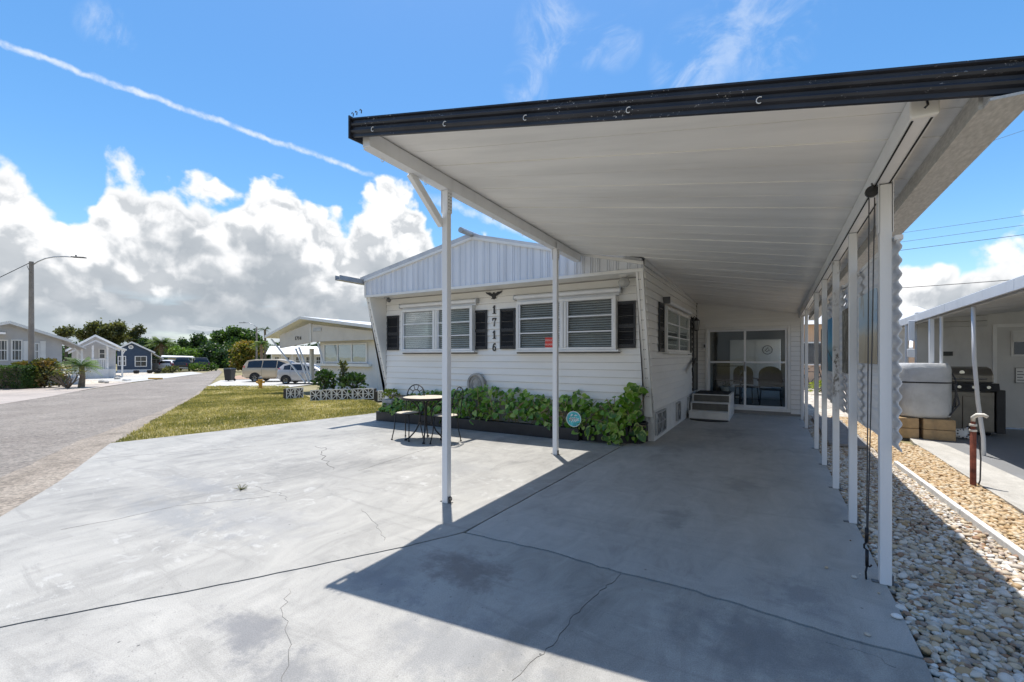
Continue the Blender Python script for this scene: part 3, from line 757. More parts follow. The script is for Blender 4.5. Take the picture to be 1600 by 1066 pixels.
ICO = {}
for sub in (1, 2):
    bm = bmesh.new(); bmesh.ops.create_icosphere(bm, subdivisions=sub, radius=1.0); bm.verts.ensure_lookup_table()
    ICO[sub] = (np.array([v.co[:] for v in bm.verts]), np.array([[v.index for v in f.verts] for f in bm.faces])); bm.free()
def stone_shape(sub, seed):
    r_ = np.random.default_rng(seed); v = ICO[sub][0].copy()
    for _ in range(4):
        d = r_.normal(size=3); d /= np.linalg.norm(d); v *= (1 + 0.16 * r_.uniform(-1, 1) * np.clip(v @ d, -1, 1))[:, None]
    return v
peb_mesh = []
for k in range(8):
    v = stone_shape(2, 40 + k); me = bpy.data.meshes.new('pebble'); me.from_pydata(v.tolist(), [], ICO[2][1].tolist())
    me.polygons.foreach_set('use_smooth', [True] * len(me.polygons)); me.materials.append(M['pebble']); peb_mesh.append(me)
def scatter(poly, spacing, jit=0.42):
    x0, x1 = min(p[0] for p in poly), max(p[0] for p in poly); y0, y1 = min(p[1] for p in poly), max(p[1] for p in poly); out = []
    y = y0
    while y < y1:
        x = x0
        while x < x1:
            a, b = x + random.uniform(-jit, jit) * spacing, y + random.uniform(-jit, jit) * spacing
            if in_poly(a, b, poly): out.append((a, b))
            x += spacing
        y += spacing
    return out
def vis(x, y):
    zc = -x * SA + y * CA; xc = x * CA + y * SA
    return zc > 0.5 and abs(xc / zc) < 1.25 and zc < 14
def pebbles(name, pts, mat, s0, parent, layer=0.0):
    V, Fc, Rn = [], [], []; o = 0
    shapes = {1: [stone_shape(1, k) for k in range(8)], 2: [stone_shape(2, k) for k in range(8)]}
    for (x, y) in pts:
        sub = 2 if math.hypot(x, y) < 4.6 else 1
        v = shapes[sub][random.randrange(8)]; s_ = s0 * random.uniform(0.65, 1.5)
        sc = np.array([s_ * random.uniform(0.9, 1.5), s_ * random.uniform(0.7, 1.05), s_ * random.uniform(0.5, 0.75)]); a = random.uniform(0, 6.28)
        t = random.uniform(-0.35, 0.35)
        q = v * sc; q = np.c_[q[:, 0], q[:, 1] * math.cos(t) - q[:, 2] * math.sin(t), q[:, 1] * math.sin(t) + q[:, 2] * math.cos(t)]
        q = np.c_[q[:, 0] * math.cos(a) - q[:, 1] * math.sin(a) + x, q[:, 0] * math.sin(a) + q[:, 1] * math.cos(a) + y, q[:, 2] - 0.022 + layer + random.uniform(0, 0.010)]
        V.append(q); Fc.append(ICO[sub][1] + o); o += len(q); Rn.append(np.full(len(q), random.random()))
    V = np.concatenate(V); Fc = np.concatenate(Fc); Rn = np.concatenate(Rn)
    me = bpy.data.meshes.new(name); me.vertices.add(len(V)); me.vertices.foreach_set('co', V.ravel())
    me.loops.add(Fc.size); me.loops.foreach_set('vertex_index', Fc.ravel()); me.polygons.add(len(Fc))
    me.polygons.foreach_set('loop_start', np.arange(0, Fc.size, 3)); me.polygons.foreach_set('use_smooth', np.ones(len(Fc), bool))
    at = me.attributes.new('rnd', 'FLOAT', 'POINT'); at.data.foreach_set('value', Rn)
    me.update(calc_edges=True); me.materials.append(mat)
    ob = bpy.data.objects.new(name, me); COL.objects.link(ob); ob.parent = parent; return tag(ob, kind='stuff')
pts = [p for p in scatter(bed_poly, 0.0265) if vis(*p)]
def in_frame(x, y):
    zc = -x * SA + y * CA; xc = x * CA + y * SA; px, py = 800 + 695 * xc / zc, 557 + 695 * HCAM / zc
    return px < 1600 and py < 1066
pts.sort(key=lambda p: (not in_frame(*p), p[0] ** 2 + p[1] ** 2))
# the nearest stones one by one
keep = []; big = [p for p in pts if in_frame(*p)][:2600]
random.shuffle(big)
for p in big:
    if all((p[0] - q[0]) ** 2 + (p[1] - q[1]) ** 2 > 0.032 ** 2 for q in keep[-300:]):
        keep.append(p)
    if len(keep) >= 300: break
for (x, y) in keep:
    s_ = random.uniform(0.015, 0.028)
    inst(random.choice(peb_mesh), 'pebble', GB, (x, y, -0.012 + s_ * 0.35), (random.uniform(-.3, .3), random.uniform(-.3, .3), random.uniform(0, 6.28)), (s_ * random.uniform(1.0, 1.5), s_ * random.uniform(0.75, 1.05), s_ * random.uniform(0.5, 0.75)))
pebbles('pebble_mass', pts, M['pebble_mass'], 0.0160, GB)
GG = bpy.data.objects['golden_gravel_bed']
pebbles('pebble_mass', [p for p in scatter(gold_poly, 0.034) if vis(*p)], M['pebble_gold'], 0.021, GG)
# a few stones kicked onto the slab
for k in range(9):
    x, y = .60 - random.random() ** 2 * .35, random.uniform(1.4, 4.4)
    s_ = random.uniform(.006, .014); inst(random.choice(peb_mesh), 'pebble', GB, (x, y, s_ * .6), (0, 0, random.uniform(0, 6)), (s_ * 1.3, s_, s_ * .7))
# one white stone lying on the slab
so = bpy.data.objects.new('loose_stone', peb_mesh[0].copy()); COL.objects.link(so); so.data.materials.clear(); so.data.materials.append(M['white'])
so.location = G(1401, 967, 0.012); so.scale = (0.026, 0.02, 0.012); tag(so, 'single white pebble lying on the concrete beside the stone bed', 'pebble')
# edging between the beds
eg = thing('garden_edging', 'white weathered edging strip between the two stone beds', 'edging', (1.5, 4.4, 0))
line = [(1.92, 1.5), (1.64, 2.6), (1.575, 3.5), (1.535, 4.4), (1.49, 5.5), (1.455, 6.5), (1.415, 7.6)]
for a, b in zip(line, line[1:]):
    q = MB(); q.bar((a[0], a[1], 0.01), (b[0], b[1] - 0.012, 0.012), 0.045, 0.07); q.build('edging_board', M['block_white'], eg, bevel=0.008)
# grey boards laid in the stones
pw = thing('board_walk', 'row of weathered grey boards lying in the stone bed', 'boardwalk', (1.05, 9.5, 0))
y = 8.72
while y < 12.2:
    q = MB(); q.bar((0.80, y, 0.03), (1.30 + random.uniform(-.02, .02), y - 0.06, 0.03), 0.145, 0.04); q.build('board', M['wood_grey'], pw, bevel=0.005); y += 0.165

# ------------------------------------------------------------------ the white home, number 1716
YG, YF, XL, XR = 6.92, 7.42, -7.80, -1.70
M['lap_shade_back'] = pm('lap_shade_backing', (0.30, 0.29, 0.28), .05, 3, .8)  # grey shows through the board gaps, painting in the lap shadow lines
H = thing('mobile_home', 'white lap-sided single-storey home numbered 1716 with black shutters', 'house', (-4.7, 7.4, 0))
def board(b, a, c, z0, z1, out, t=0.016, lap=0.004):
    """one lap-siding board between plan points a and c, face turned to out"""
    o = Vector((*out, 0)); A_, C_ = Vector((*a, 0)), Vector((*c, 0)); Z0, Z1 = Vector((0, 0, z0)), Vector((0, 0, z1))
    b.hexa([A_ + Z0, C_ + Z0, C_ + Z0 + o * t, A_ + Z0 + o * t, A_ + Z1, C_ + Z1, C_ + Z1 + o * lap, A_ + Z1 + o * lap])
    # the bead half-way up a double-lap board
    return b
def board2(parent, a, c, z0, h, out, mat=None):
    b = MB(); o = Vector((*out, 0)); A_, C_ = Vector((*a, 0)), Vector((*c, 0)); t = 0.021; h -= 0.0045
    prof = [(0, 0), (t, 0), (t, 0.010), (0.002, h), (0, h)]
    p = [A_ + o * d + Vector((0, 0, z0 + z)) for d, z in prof]
    b.prism(p, C_ - A_); return b.build('siding_board', mat or M['siding'], parent)
ywing = lambda z: 6.93 + (2.74 - z) * 0.28
fw = MB().box(XL + 0.12, XR - 0.12, YF, YF + 0.1, 0.5, 2.80).build('front_wall', M['lap_shade_back'], H)
z = 0.55
while z < 2.72:
    board2(fw, (XL + 0.135, YF), (XR - 0.135, YF), z, min(0.128, 2.745 - z), (0, -1)); z += 0.128
sw = MB().box(XR - 0.1, XR - 0.001, ywing(0.5) + 0.12, 12.5, 0.5, 2.93).build('side_wall', M['lap_shade_back'], H)
z = 0.52
while z < 2.78:
    board2(sw, (XR, ywing(z) + 0.02), (XR, 12.47), z, min(0.124, 2.83 - z), (1, 0)); z += 0.124
MB().hexa([(XR - 0.002, 7.0, 2.835), (XR + 0.024, 7.0, 2.835), (XR + 0.024, 12.48, 2.815), (XR - 0.002, 12.48, 2.815), (XR - 0.002, 7.0, 2.925), (XR + 0.024, 7.0, 2.925), (XR + 0.024, 12.48, 2.82), (XR - 0.002, 12.48, 2.82)]).build('eave_trim', M['white'], H)
MB().box(XL, XL + 0.1, 7.5, 19, 0.5, 3.0).build('side_wall', M['siding'], H)
MB().box(XL, XR, 18.9, 19, 0.0, 3.0).build('back_wall', M['siding'], H)
for x0, x1, s in ((XL, XL + 0.12, 0), (XR - 0.12, XR - 0.002, 1)):
    wg = MB(); wg.prism([(x0, ywing(2.74), 2.74), (x0, YF + 0.06, 2.74), (x0, YF + 0.06, 0.42), (x0, ywing(0.42), 0.42)], (x1 - x0, 0, 0))
    w_ = wg.build('wing_wall', M['siding'], H)
    tr = MB()
    for xx in (x0 + 0.022, x1 - 0.022):
        tr.bar((xx, ywing(2.74) - 0.006, 2.73), (xx, ywing(0.30) - 0.006, 0.30), 0.036, 0.014, (0, 1, 0))
    tr.build('corner_trim', M['white'], w_)
    rv = MB()
    for k in range(14):
        zz = 0.6 + k * 0.155
        for xx in (x0 + 0.045, x1 - 0.045): rv.cbox((xx, ywing(zz) - 0.004, zz), (0.012, 0.012, 0.012))
    rv.build('rivet_row', M['plate_grey'], w_)
MB().box(XL + 0.005, XR - 0.005, YG + 0.015, YF + 0.03, 2.742, 2.765).build('soffit', M['white'], H)

PK, LE, RE = (-4.88, 3.66), (XL, 3.10), (XR, 2.85)
def roofz(x):
    return LE[1] + (PK[1] - LE[1]) * (x - LE[0]) / (PK[0] - LE[0]) if x < PK[0] else PK[1] + (RE[1] - PK[1]) * (x - PK[0]) / (RE[0] - PK[0])
gb = MB().prism([(XL, YG + 0.012, 2.75), (XR, YG + 0.012, 2.75), (XR, YG + 0.012, RE[1] - 0.004), (PK[0], YG + 0.012, PK[1] - 0.004), (XL, YG + 0.012, LE[1] - 0.004)], (0, 0.06, 0)).build('gable', M['gable'], H)
xs_ = [XL + 0.004]; w_ = (0.30, 0.255, 0.30, 0.34)
k = 0
while xs_[-1] < XR - 0.36: xs_.append(xs_[-1] + w_[k % 4]); k += 1
xs_.append(XR - 0.004)
if not any(abs(x - PK[0]) < 0.02 for x in xs_): xs_.append(PK[0]); xs_.sort()
for a, c in zip(xs_, xs_[1:]):
    p = MB(); y0, y1 = YG - 0.004, YG + 0.010
    a2, c2 = a + 0.002, c - 0.002
    p.hexa([(a2, y0, 2.762), (c2, y0, 2.762), (c2, y1, 2.762), (a2, y1, 2.762), (a2, y0, roofz(a2) - .01), (c2, y0, roofz(c2) - .01), (c2, y1, roofz(c2) - .01), (a2, y1, roofz(a2) - .01)])
    L_ = c2 - a2
    for u, ww, dd in ((0.05, 0.022, 0.020), (0.16, 0.016, 0.016), (0.55, 0.030, 0.014), (0.72, 0.014, 0.018)):
        r0, r1 = a2 + u * L_, min(c2, a2 + u * L_ + ww)
        p.hexa([(r0, y0 - dd, 2.762), (r1, y0 - dd, 2.762), (r1 + .004, y0 + .001, 2.762), (r0 - .004, y0 + .001, 2.762), (r0, y0 - dd, roofz(r0) - .012), (r1, y0 - dd, roofz(r1) - .012), (r1 + .004, y0 + .001, roofz(r1) - .012), (r0 - .004, y0 + .001, roofz(r0) - .012)])
    p.build('gable_panel', M['gable'], gb)
t = MB(); t.box(XL - 0.01, XR + 0.01, YG - 0.032, YG - 0.006, 2.725, 2.775)
t.box(XL - 0.012, XL + 0.03, YG - 0.036, YG - 0.007, 2.776, LE[1] - 0.03)
t.build('gable_trim', M['white'], H)
def rake(a, c, y0, y1, z0, z1, nm, mat):
    MB().hexa([(a[0], y0, a[1] + z0), (c[0], y0, c[1] + z0), (c[0], y1, c[1] + z0), (a[0], y1, a[1] + z0), (a[0], y0, a[1] + z1), (c[0], y0, c[1] + z1), (c[0], y1, c[1] + z1), (a[0], y1, a[1] + z1)]).build(nm, mat, H)
PKa, PKb = (PK[0] - 0.003, PK[1]), (PK[0] + 0.003, PK[1])
rake((XL - 0.015, LE[1]), PKa, YG - 0.05, YG + 0.012, -0.028, 0.018, 'rake_trim', M['white'])
rake(PKb, (XR + 0.01, RE[1]), YG - 0.05, YG + 0.012, -0.028, 0.018, 'rake_trim', M['white'])
M['roof_grey'] = pm('roof_edge_metal', (0.52, 0.53, 0.55), 0.08, 3, 0.45, metal=0.3, dirt=0.3)
rf = (XL - 0.16, LE[1] - 0.03)
rake(rf, PKa, YG - 0.02, 19.0, 0.020, 0.115, 'roof', M['roof_grey'])
rake(PKb, (XR - 0.02, RE[1] + 0.003), YG - 0.02, 19.0, 0.020, 0.075, 'roof', M['roof_grey'])
g_ = MB()
for a, c in (((-7.98, 3.03), (-7.965, 3.13)), ((-7.84, 3.03), (-7.825, 3.13))):
    g_.box(a[0], c[0], 6.25, 19, a[1], c[1])
g_.box(-7.964, -7.841, 6.25, 19, 3.03, 3.04)
g_.build('gutter', M['grey_metal'], H)
MB().lathe([(0.05, 6.55), (0.05, 7.2)], (PK[0] - 0.03, 0, PK[1] + 0.075), 12, 'y').build('ridge_cap', M['grey_metal'], H, smooth='auto')

# windows: a shallow box on the wall with frame, panes and a blind
def window_front(x0, x1, z0, z1):
    Y = YF
    f = MB()
    for a, c, p, q in ((x0, x0 + .045, z0, z1), (x1 - .045, x1, z0, z1)): f.box(a, c, Y - 0.15, Y - 0.012, p, q)
    f.box(x0 + .045, x1 - .045, Y - 0.15, Y - 0.012, z0, z0 + .045); f.box(x0 + .045, x1 - .045, Y - 0.15, Y - 0.012, z1 - .05, z1)
    w = f.build('window', M['white'], H, bevel=0.004)
    xm = (x0 + x1) / 2 + 0.01
    m_ = MB(); m_.box(xm - .052, xm - .006, Y - 0.155, Y - 0.03, z0 + .046, z1 - .051); m_.box(xm + .006, xm + .052, Y - 0.155, Y - 0.03, z0 + .046, z1 - .051); m_.box(xm - .006, xm + .006, Y - .13, Y - .03, z0 + .046, z1 - .051)
    m_.build('mullion', M['white'], w, bevel=0.003)
    for a, c in ((x0 + .046, xm - .053), (xm + .053, x1 - .046)):
        MB().box(a, a + .03, Y - .135, Y - .09, z0 + .046, z1 - .051).build('sash', M['white_alu'], w); MB().box(c - .03, c, Y - .135, Y - .09, z0 + .046, z1 - .051).build('sash', M['white_alu'], w)
        hs = (z1 - z0 - .097) / 3
        for k in range(3):
            zz = z0 + .046 + hs * k
            if k: MB().box(a + .031, c - .031, Y - .138, Y - .088, zz - .011, zz + .011).build('muntin', M['white_alu'], w)
            MB().box(a + .031, c - .031, Y - .112, Y - .109, zz + .012, zz + hs - .012).build('pane', M['glass'], w)
        bl = MB(); zz = z0 + .06
        while zz < z1 - .055:
            bl.hexa([(a + .012, Y - .075, zz), (c - .012, Y - .075, zz), (c - .012, Y - .042, zz + .017), (a + .012, Y - .042, zz + .017), (a + .012, Y - .075, zz + .002), (c - .012, Y - .075, zz + .002), (c - .012, Y - .042, zz + .019), (a + .012, Y - .042, zz + .019)]); zz += .042
        bl.build('blind', M['blind'], w)
    MB().box(x0 + .046, x1 - .046, Y - .028, Y - .018, z0 + .046, z1 - .051).build('window_back', M['plate_grey'], w)
    s = MB(); s.box(x0 - .05, x1 + .05, Y - .165, Y - .014, z0 - .035, z0 - .002); s.build('sill', M['white'], w, bevel=0.004)
    s = MB(); s.box(x0 - .04, x1 + .04, Y - .05, Y - .014, z0 - .062, z0 - .037); s.build('sill_bracket', M['plate_grey'], w)
    a = MB(); a.lathe([(0.001, x0 - .06), (.042, x0 - .06), (.042, x1 + .06), (.001, x1 + .06)], (0, Y - .085, z1 + .095), 14, 'x')
    a.box(x0 - .03, x1 + .03, Y - .06, Y - .012, z1 + .01, z1 + .125); a.build('rolled_awning', M['white_alu'], w, smooth='auto')
    for xx in (x0 - .075, x1 + .06): MB().box(xx, xx + .016, Y - .13, Y - .012, z1 + .045, z1 + .145).build('awning_bracket', M['grey_metal'], w)
    return w
q = lambda px, py: onY(px, py, YF - 0.13)
w1 = window_front(q(627, 0).x, q(738.5, 0).x, 1.535, 2.44)
w2 = window_front(q(807, 0).x, q(962.5, 0).x, 1.535, 2.44)
def shutter(c, u, n, w, z0, z1):
    """black louvred shutter: centre c on the wall, across u, facing n"""
    u, n, c = Vector(u), Vector(n), Vector(c); Z = Vector((0, 0, 1))
    def bx(b, a0, a1, d0, d1, p, r):
        b.hexa([c + u * a0 + n * d0 + Z * p, c + u * a1 + n * d0 + Z * p, c + u * a1 + n * d1 + Z * p, c + u * a0 + n * d1 + Z * p, c + u * a0 + n * d0 + Z * r, c + u * a1 + n * d0 + Z * r, c + u * a1 + n * d1 + Z * r, c + u * a0 + n * d1 + Z * r])
    h = w / 2; f = MB()
    bx(f, -h, -h + .035, .018, .045, z0, z1); bx(f, h - .035, h, .018, .045, z0, z1)
    zm = z0 + (z1 - z0) * 0.47
    for p, r in ((z0, z0 + .06), (zm - .03, zm + .03), (z1 - .045, z1)): bx(f, -h + .0351, h - .0351, .018, .045, p, r)
    s = f.build('shutter', M['shutter'], H, bevel=0.003)
    for p, r in ((z0 + .062, zm - .032), (zm + .032, z1 - .047)):
        l = MB(); zz = p
        while zz < r - .02:
            a, b_, e, g = (c + u * (-h + .037) + n * .040 + Z * zz, c + u * (h - .037) + n * .040 + Z * zz, c + u * (h - .037) + n * .022 + Z * (zz + .022), c + u * (-h + .037) + n * .022 + Z * (zz + .022))
            l.hexa([a, b_, e, g, a + Z * .004, b_ + Z * .004, e + Z * .004, g + Z * .004]); zz += .027
        bx(l, -h + .036, h - .036, .0185, .0205, p, r)
        l.build('louvre_panel', M['shutter'], s)
for a, c in ((606, 625), (740, 763), (782, 807), (963.5, 995)):
    x0, x1 = onY(a, 0, YF).x, onY(c, 0, YF).x
    shutter(((x0 + x1) / 2, YF, 0), (1, 0, 0), (0, -1, 0), x1 - x0 - .02, 1.56, 2.345)
# side window with its shutters
def window_side(y0, y1, z0, z1):
    X = XR; f = MB()
    f.box(X + .012, X + .075, y0, y0 + .06, z0, z1); f.box(X + .012, X + .075, y1 - .06, y1, z0, z1)
    f.box(X + .012, X + .075, y0 + .06, y1 - .06, z0, z0 + .05); f.box(X + .012, X + .075, y0 + .06, y1 - .06, z1 - .06, z1)
    w = f.build('window', M['white'], H, bevel=0.004); ym = y0 + (y1 - y0) * .5
    MB().box(X + .02, X + .07, ym - .035, ym + .035, z0 + .051, z1 - .061).build('mullion', M['white_alu'], w)
    hs = (z1 - z0 - .11) / 3
    for a, c in ((y0 + .061, ym - .036), (ym + .036, y1 - .061)):
        for k in range(3):
            zz = z0 + .051 + k * hs
            if k: MB().box(X + .035, X + .068, a, c, zz - .012, zz + .012).build('muntin', M['white_alu'], w)
            MB().box(X + .050, X + .053, a, c, zz + .013, zz + hs - .013).build('pane', M['glass'], w)
        MB().box(X + .021, X + .024, a, c, z0 + .42, z1 - .062).build('roller_shade', M['shade'], w)
    MB().box(X + .017, X + .019, y0 + .061, y1 - .061, z0 + .051, z1 - .061).build('window_back', M['plate_grey'], w)
    MB().box(X + .012, X + .12, y0 - .05, y1 + .05, z0 - .03, z0 - .002).build('sill', M['white'], w, bevel=0.004)
    a = MB(); a.lathe([(0.001, y0 - .05), (.045, y0 - .05), (.045, y1 + .05), (.001, y1 + .05)], (X + .075, 0, z1 + .085), 14, 'y'); a.build('rolled_awning', M['white_alu'], w, smooth='auto')
    MB().box(X + .012, X + .14, y0 - .085, y0 - .065, z1 + .03, z1 + .15).build('awning_bracket', M['plate_grey'], w)
window_side(8.38, 10.95, 1.50, 2.34)
shutter((XR, 8.10, 0), (0, 1, 0), (1, 0, 0), 0.40, 1.50, 2.36)
shutter((XR, 11.26, 0), (0, 1, 0), (1, 0, 0), 0.40, 1.46, 2.30)
# side door, seen almost edge on
dr = MB(); dr.box(XR + .012, XR + .05, 11.72, 11.80, .56, 2.38); dr.box(XR + .012, XR + .05, 12.36, 12.44, .56, 2.38); dr.box(XR + .012, XR + .05, 11.801, 12.359, 2.30, 2.38)
dd = dr.build('door', M['black'], H)
MB().box(XR + .015, XR + .035, 11.802, 12.358, .56, 2.298).build('door_leaf', M['tread'], dd)
MB().box(XR + .036, XR + .039, 11.90, 12.26, 1.3, 2.2).build('door_pane', M['glass_dark'], dd)
MB().tube([(XR + .04, 11.86, 1.28), (XR + .10, 11.86, 1.28), (XR + .10, 11.96, 1.28)], .012).build('handle', M['chrome'], dd)
MB().bar((XR + .16, 10.75, 1.10), (XR + .10, 11.66, 1.34), .03, .10).build('grab_rail', M['black'], H, bevel=.005)
MB().bar((XR + .012, 11.60, 1.30), (XR + .11, 11.60, 1.30), .02, .02).build('rail_bracket', M['black'], H)
# number, eagle, lamps
def glyph(ch):
    if ch == '1': return [[(.36, .08), (.64, .08), (.64, 1), (.50, 1), (.36, .93)], [(.16, .74), (.20, .70), (.36, .78), (.36, .93)], [(.14, 0), (.86, 0), (.84, .085), (.16, .085)]]
    if ch == '7': return [[(.08, .84), (.90, .84), (.94, 1), (.08, 1)], [(.08, .66), (.14, .66), (.20, .84), (.08, .84)], [(.90, .84), (.70, .84), (.50, .48), (.58, .46)], [(.58, .46), (.50, .48), (.32, 0), (.56, 0)]]
    out = []; n = 22
    for i in range(n):
        a, b = 2 * math.pi * i / n, 2 * math.pi * (i + 1) / n
        wa, wb = .11 + .07 * abs(math.cos(a)), .11 + .07 * abs(math.cos(b))
        out.append([(.5 + .38 * math.cos(a), .31 + .31 * math.sin(a)), (.5 + .38 * math.cos(b), .31 + .31 * math.sin(b)), (.5 + (.38 - wb) * math.cos(b), .31 + (.31 - wb) * math.sin(b)), (.5 + (.38 - wa) * math.cos(a), .31 + (.31 - wa) * math.sin(a))])
    arc = [(.12 + .0 * u, .31) for u in (0,)]
    prev = None
    for i in range(9):
        u = i / 8; a = math.pi * (1 - .56 * u); cx, cy, rx, ry = .62, .34, .50, .64
        o_, i_ = (cx + rx * math.cos(a), cy + ry * math.sin(a)), (cx + (rx - .17 + .08 * u) * math.cos(a), cy + (ry - .14) * math.sin(a))
        if prev: out.append([prev[0], o_, i_, prev[1]])
        prev = (o_, i_)
    out.append([(.62 + .16 * math.cos(2 * math.pi * i / 10), .86 + .085 * math.sin(2 * math.pi * i / 10)) for i in range(10)])
    return out
for ch, y in zip('1716', (484, 503.5, 523, 542.5)):
    p = onY(772.5, y, YF - .02); b = MB(); h, w = .165, .105
    for poly in glyph(ch):
        b.prism([(p.x + (u - .5) * w, YF - .019, p.z + (v - .5) * h) for u, v in poly], (0, -.014, 0))
    o = b.build('house_number', M['black'], H); o['label'] = 'black numeral ' + ch
p = onY(772, 461, YF - .02)
half = [(0, .055), (.018, .05), (.03, .028), (.06, .03), (.11, .058), (.165, .055), (.235, .075), (.20, .03), (.15, .012), (.10, -.015), (.055, -.03), (.045, -.05), (.07, -.085), (.03, -.075), (0, -.09)]
ol = [(p.x + a * .82, YF - .019, p.z + c * .95) for a, c in half] + [(p.x - a * .82, YF - .019, p.z + c * .95) for a, c in half[::-1][1:-1]]
MB().prism(ol, (0, -.018, 0)).build('eagle_emblem', M['black'], H)
p = onY(975, 421, 7.18); zt = 2.742
lm = MB().lathe([(0.001, zt), (.07, zt), (.07, zt - .02), (.05, zt - .035), (.001, zt - .035)], (p.x, 7.18, 0), 18).build('ceiling_lamp', M['white'], H, smooth='auto')
MB().lathe([(.04, zt - .036), (.075, zt - .06), (.095, zt - .11), (.085, zt - .16), (.05, zt - .19), (.001, zt - .2)], (p.x, 7.18, 0), 20).build('lamp_globe', M['lamp_glass'], lm, smooth=True)
p2 = onY(604, 463, 7.18)
lm = MB().lathe([(0.001, zt), (.06, zt), (.06, zt - .025), (.001, zt - .025)], (-7.45, 7.2, 0), 14).build('ceiling_lamp', M['grey_metal'], H)
MB().lathe([(0.03, zt - .026), (.055, zt - .06), (.03, zt - .11), (.001, zt - .115)], (-7.38, 7.2, 0), 14).build('lamp_bulb', M['plate_grey'], lm, smooth=True)
ly, lz = 11.58, 2.22
lt = MB(); lt.box(XR + .012, XR + .03, ly - .04, ly + .04, lz + .05, lz + .17); lt.tube([(XR + .03, ly, lz + .12), (XR + .09, ly, lz + .17), (XR + .13, ly, lz + .12)], .01)
lt.lathe([(.001, lz + .15), (.03, lz + .12), (.08, lz + .07), (.075, lz + .06), (.001, lz + .06)], (XR + .13, ly, 0), 6); lt.lathe([(.001, lz - .19), (.05, lz - .18), (.05, lz - .16), (.001, lz - .16)], (XR + .13, ly, 0), 6)
for k in range(6):
    a = k * math.pi / 3; lt.bar((XR + .13 + .07 * math.cos(a), ly + .07 * math.sin(a), lz + .062), (XR + .13 + .047 * math.cos(a), ly + .047 * math.sin(a), lz - .165), .01, .01)
l_ = lt.build('wall_lantern', M['black'], H)
MB().lathe([(.001, lz + .058), (.064, lz + .058), (.042, lz - .158), (.001, lz - .158)], (XR + .13, ly, 0), 6).build('lantern_glass', M['lamp_glass'], l_)
# red notice in the window
p = onY(861, 536, YF - .112)
sg = MB().box(p.x - .115, p.x + .085, YF - .121, YF - .1125, p.z - .095, p.z + .10).build('window_notice', M['red'], w2)
M['print'] = pm('pale_print', (0.80, 0.62, 0.55), 0.05, 5, 0.5)
for s_, dz, sz in (('PRIVATE', .045, .052), ('PROPERTY', -.03, .045)):
    me_o = text(s_, sz, 'lettering', M['print'], w2, facing(Vector((p.x - .015, YF - .1225, p.z + dz)), (0, -1, 0)), .0008)
# skirting with pierced blocks
sk = MB(); sk.box(XR - .06, XR + .012, 7.62, 12.46, 0.0, .515); sk.box(XL + .1, XR - .061, 7.62, 7.68, 0, .5)
skp = sk.build('skirting', M['skirt'], H)
def pierced(parent, c, u, n, w, h, name, mat):
    """pierced block: a frame with a star of bars, dark behind"""
    u, n, c = Vector(u), Vector(n), Vector(c); Z = Vector((0, 0, 1)); b = MB()
    P = lambda a, z_, d: c + u * a + Z * z_ + n * d
    e = w / 2; t_ = .028
    for a0, z0_, a1, z1_ in ((-e, t_ / 2, e, t_ / 2), (-e, h - t_ / 2, e, h - t_ / 2), (-e + t_ / 2, t_, -e + t_ / 2, h - t_), (e - t_ / 2, t_, e - t_ / 2, h - t_)):
        b.bar(P(a0, z0_, .02), P(a1, z1_, .02), t_, .04, n)
    for a0, z0_, a1, z1_, d in ((-e + t_, t_, e - t_, h - t_, .018), (-e + t_, h - t_, e - t_, t_, .0165), (0, t_, 0, h - t_, .015), (-e + t_, h / 2, e - t_, h / 2, .0135)):
        b.bar(P(a0, z0_, d), P(a1, z1_, d), .026, .036, n)
    return b.build(name, mat, parent)
for yy in (7.86, 8.24, 9.75, 11.2):
    MB().box(XR + .0125, XR + .016, yy - .19, yy + .19, .09, .47).build('vent_shade_sheet', M['dark'], skp)  # flat dark sheet painted as the shade behind the pierced block
    pierced(skp, (XR + .013, yy, .09), (0, 1, 0), (1, 0, 0), .38, .38, 'vent_block', M['grey_metal'])
# ---- rear wall under the carport with the sliding door
YR = 12.5
ceil = lambda x, y: 3.19 - .17 * (x + 2.73) - .02 * (y - 2.4)
sl = (-1.42, 0.34, 0.15, 2.10)
rw = MB(); rw.box(-1.70, sl[0] - .062, YR, YR + .1, 0, 2.9); rw.box(sl[1] + .062, .66, YR, YR + .1, 0, 2.6); rw.box(sl[0] - .0615, sl[1] + .0615, YR, YR + .1, 2.165, 2.68); rw.box(sl[0] - .0615, sl[1] + .0615, YR, YR + .1, 0, .085)
rwp = rw.build('rear_wall', M['lap_shade_back'], H)
MB().prism([(-1.66, YR - .0016, 2.162), (.62, YR - .0016, 2.162), (.62, YR - .0016, ceil(.62, 12.5) + .005), (-1.66, YR - .0016, ceil(-1.66, 12.5) + .005)], (0, .0012, 0)).build('wall_header', M['siding'], rwp)
ceil = lambda x, y: 3.19 - .17 * (x + 2.73) - .02 * (y - 2.4)
z = 0.05
while z < 2.80:
    h = .115
    segs = [(-1.655, .60)] if (z > 2.15 or z + h < .09) else [(-1.655, sl[0] - .065), (sl[1] + .065, .60)]
    for a, c in segs:
        zc = ceil(c, YR) - .01
        if z + h > zc: c = min(c, (3.19 - .02 * 10.1 - .01 - z - h) / .17 - 2.73)
        if c > a + .1: board2(rwp, (a, YR), (c, YR), z, h - .001, (0, -1))
    z += h
tr = MB(); tr.box(-1.672, -1.64, YR - .03, YR - .018, .0, 2.78); tr.box(.605, .665, YR - .032, YR - .001, 0.02, 2.42); tr.build('corner_trim', M['white'], rwp)
cs = MB(); cs.box(sl[0] - .06, sl[0], YR - .028, YR + .05, .085, 2.16); cs.box(sl[1], sl[1] + .06, YR - .028, YR + .05, .085, 2.16); cs.box(sl[0], sl[1], YR - .028, YR + .05, 2.10, 2.16); cs.box(sl[0], sl[1], YR - .04, YR + .05, .085, .15)
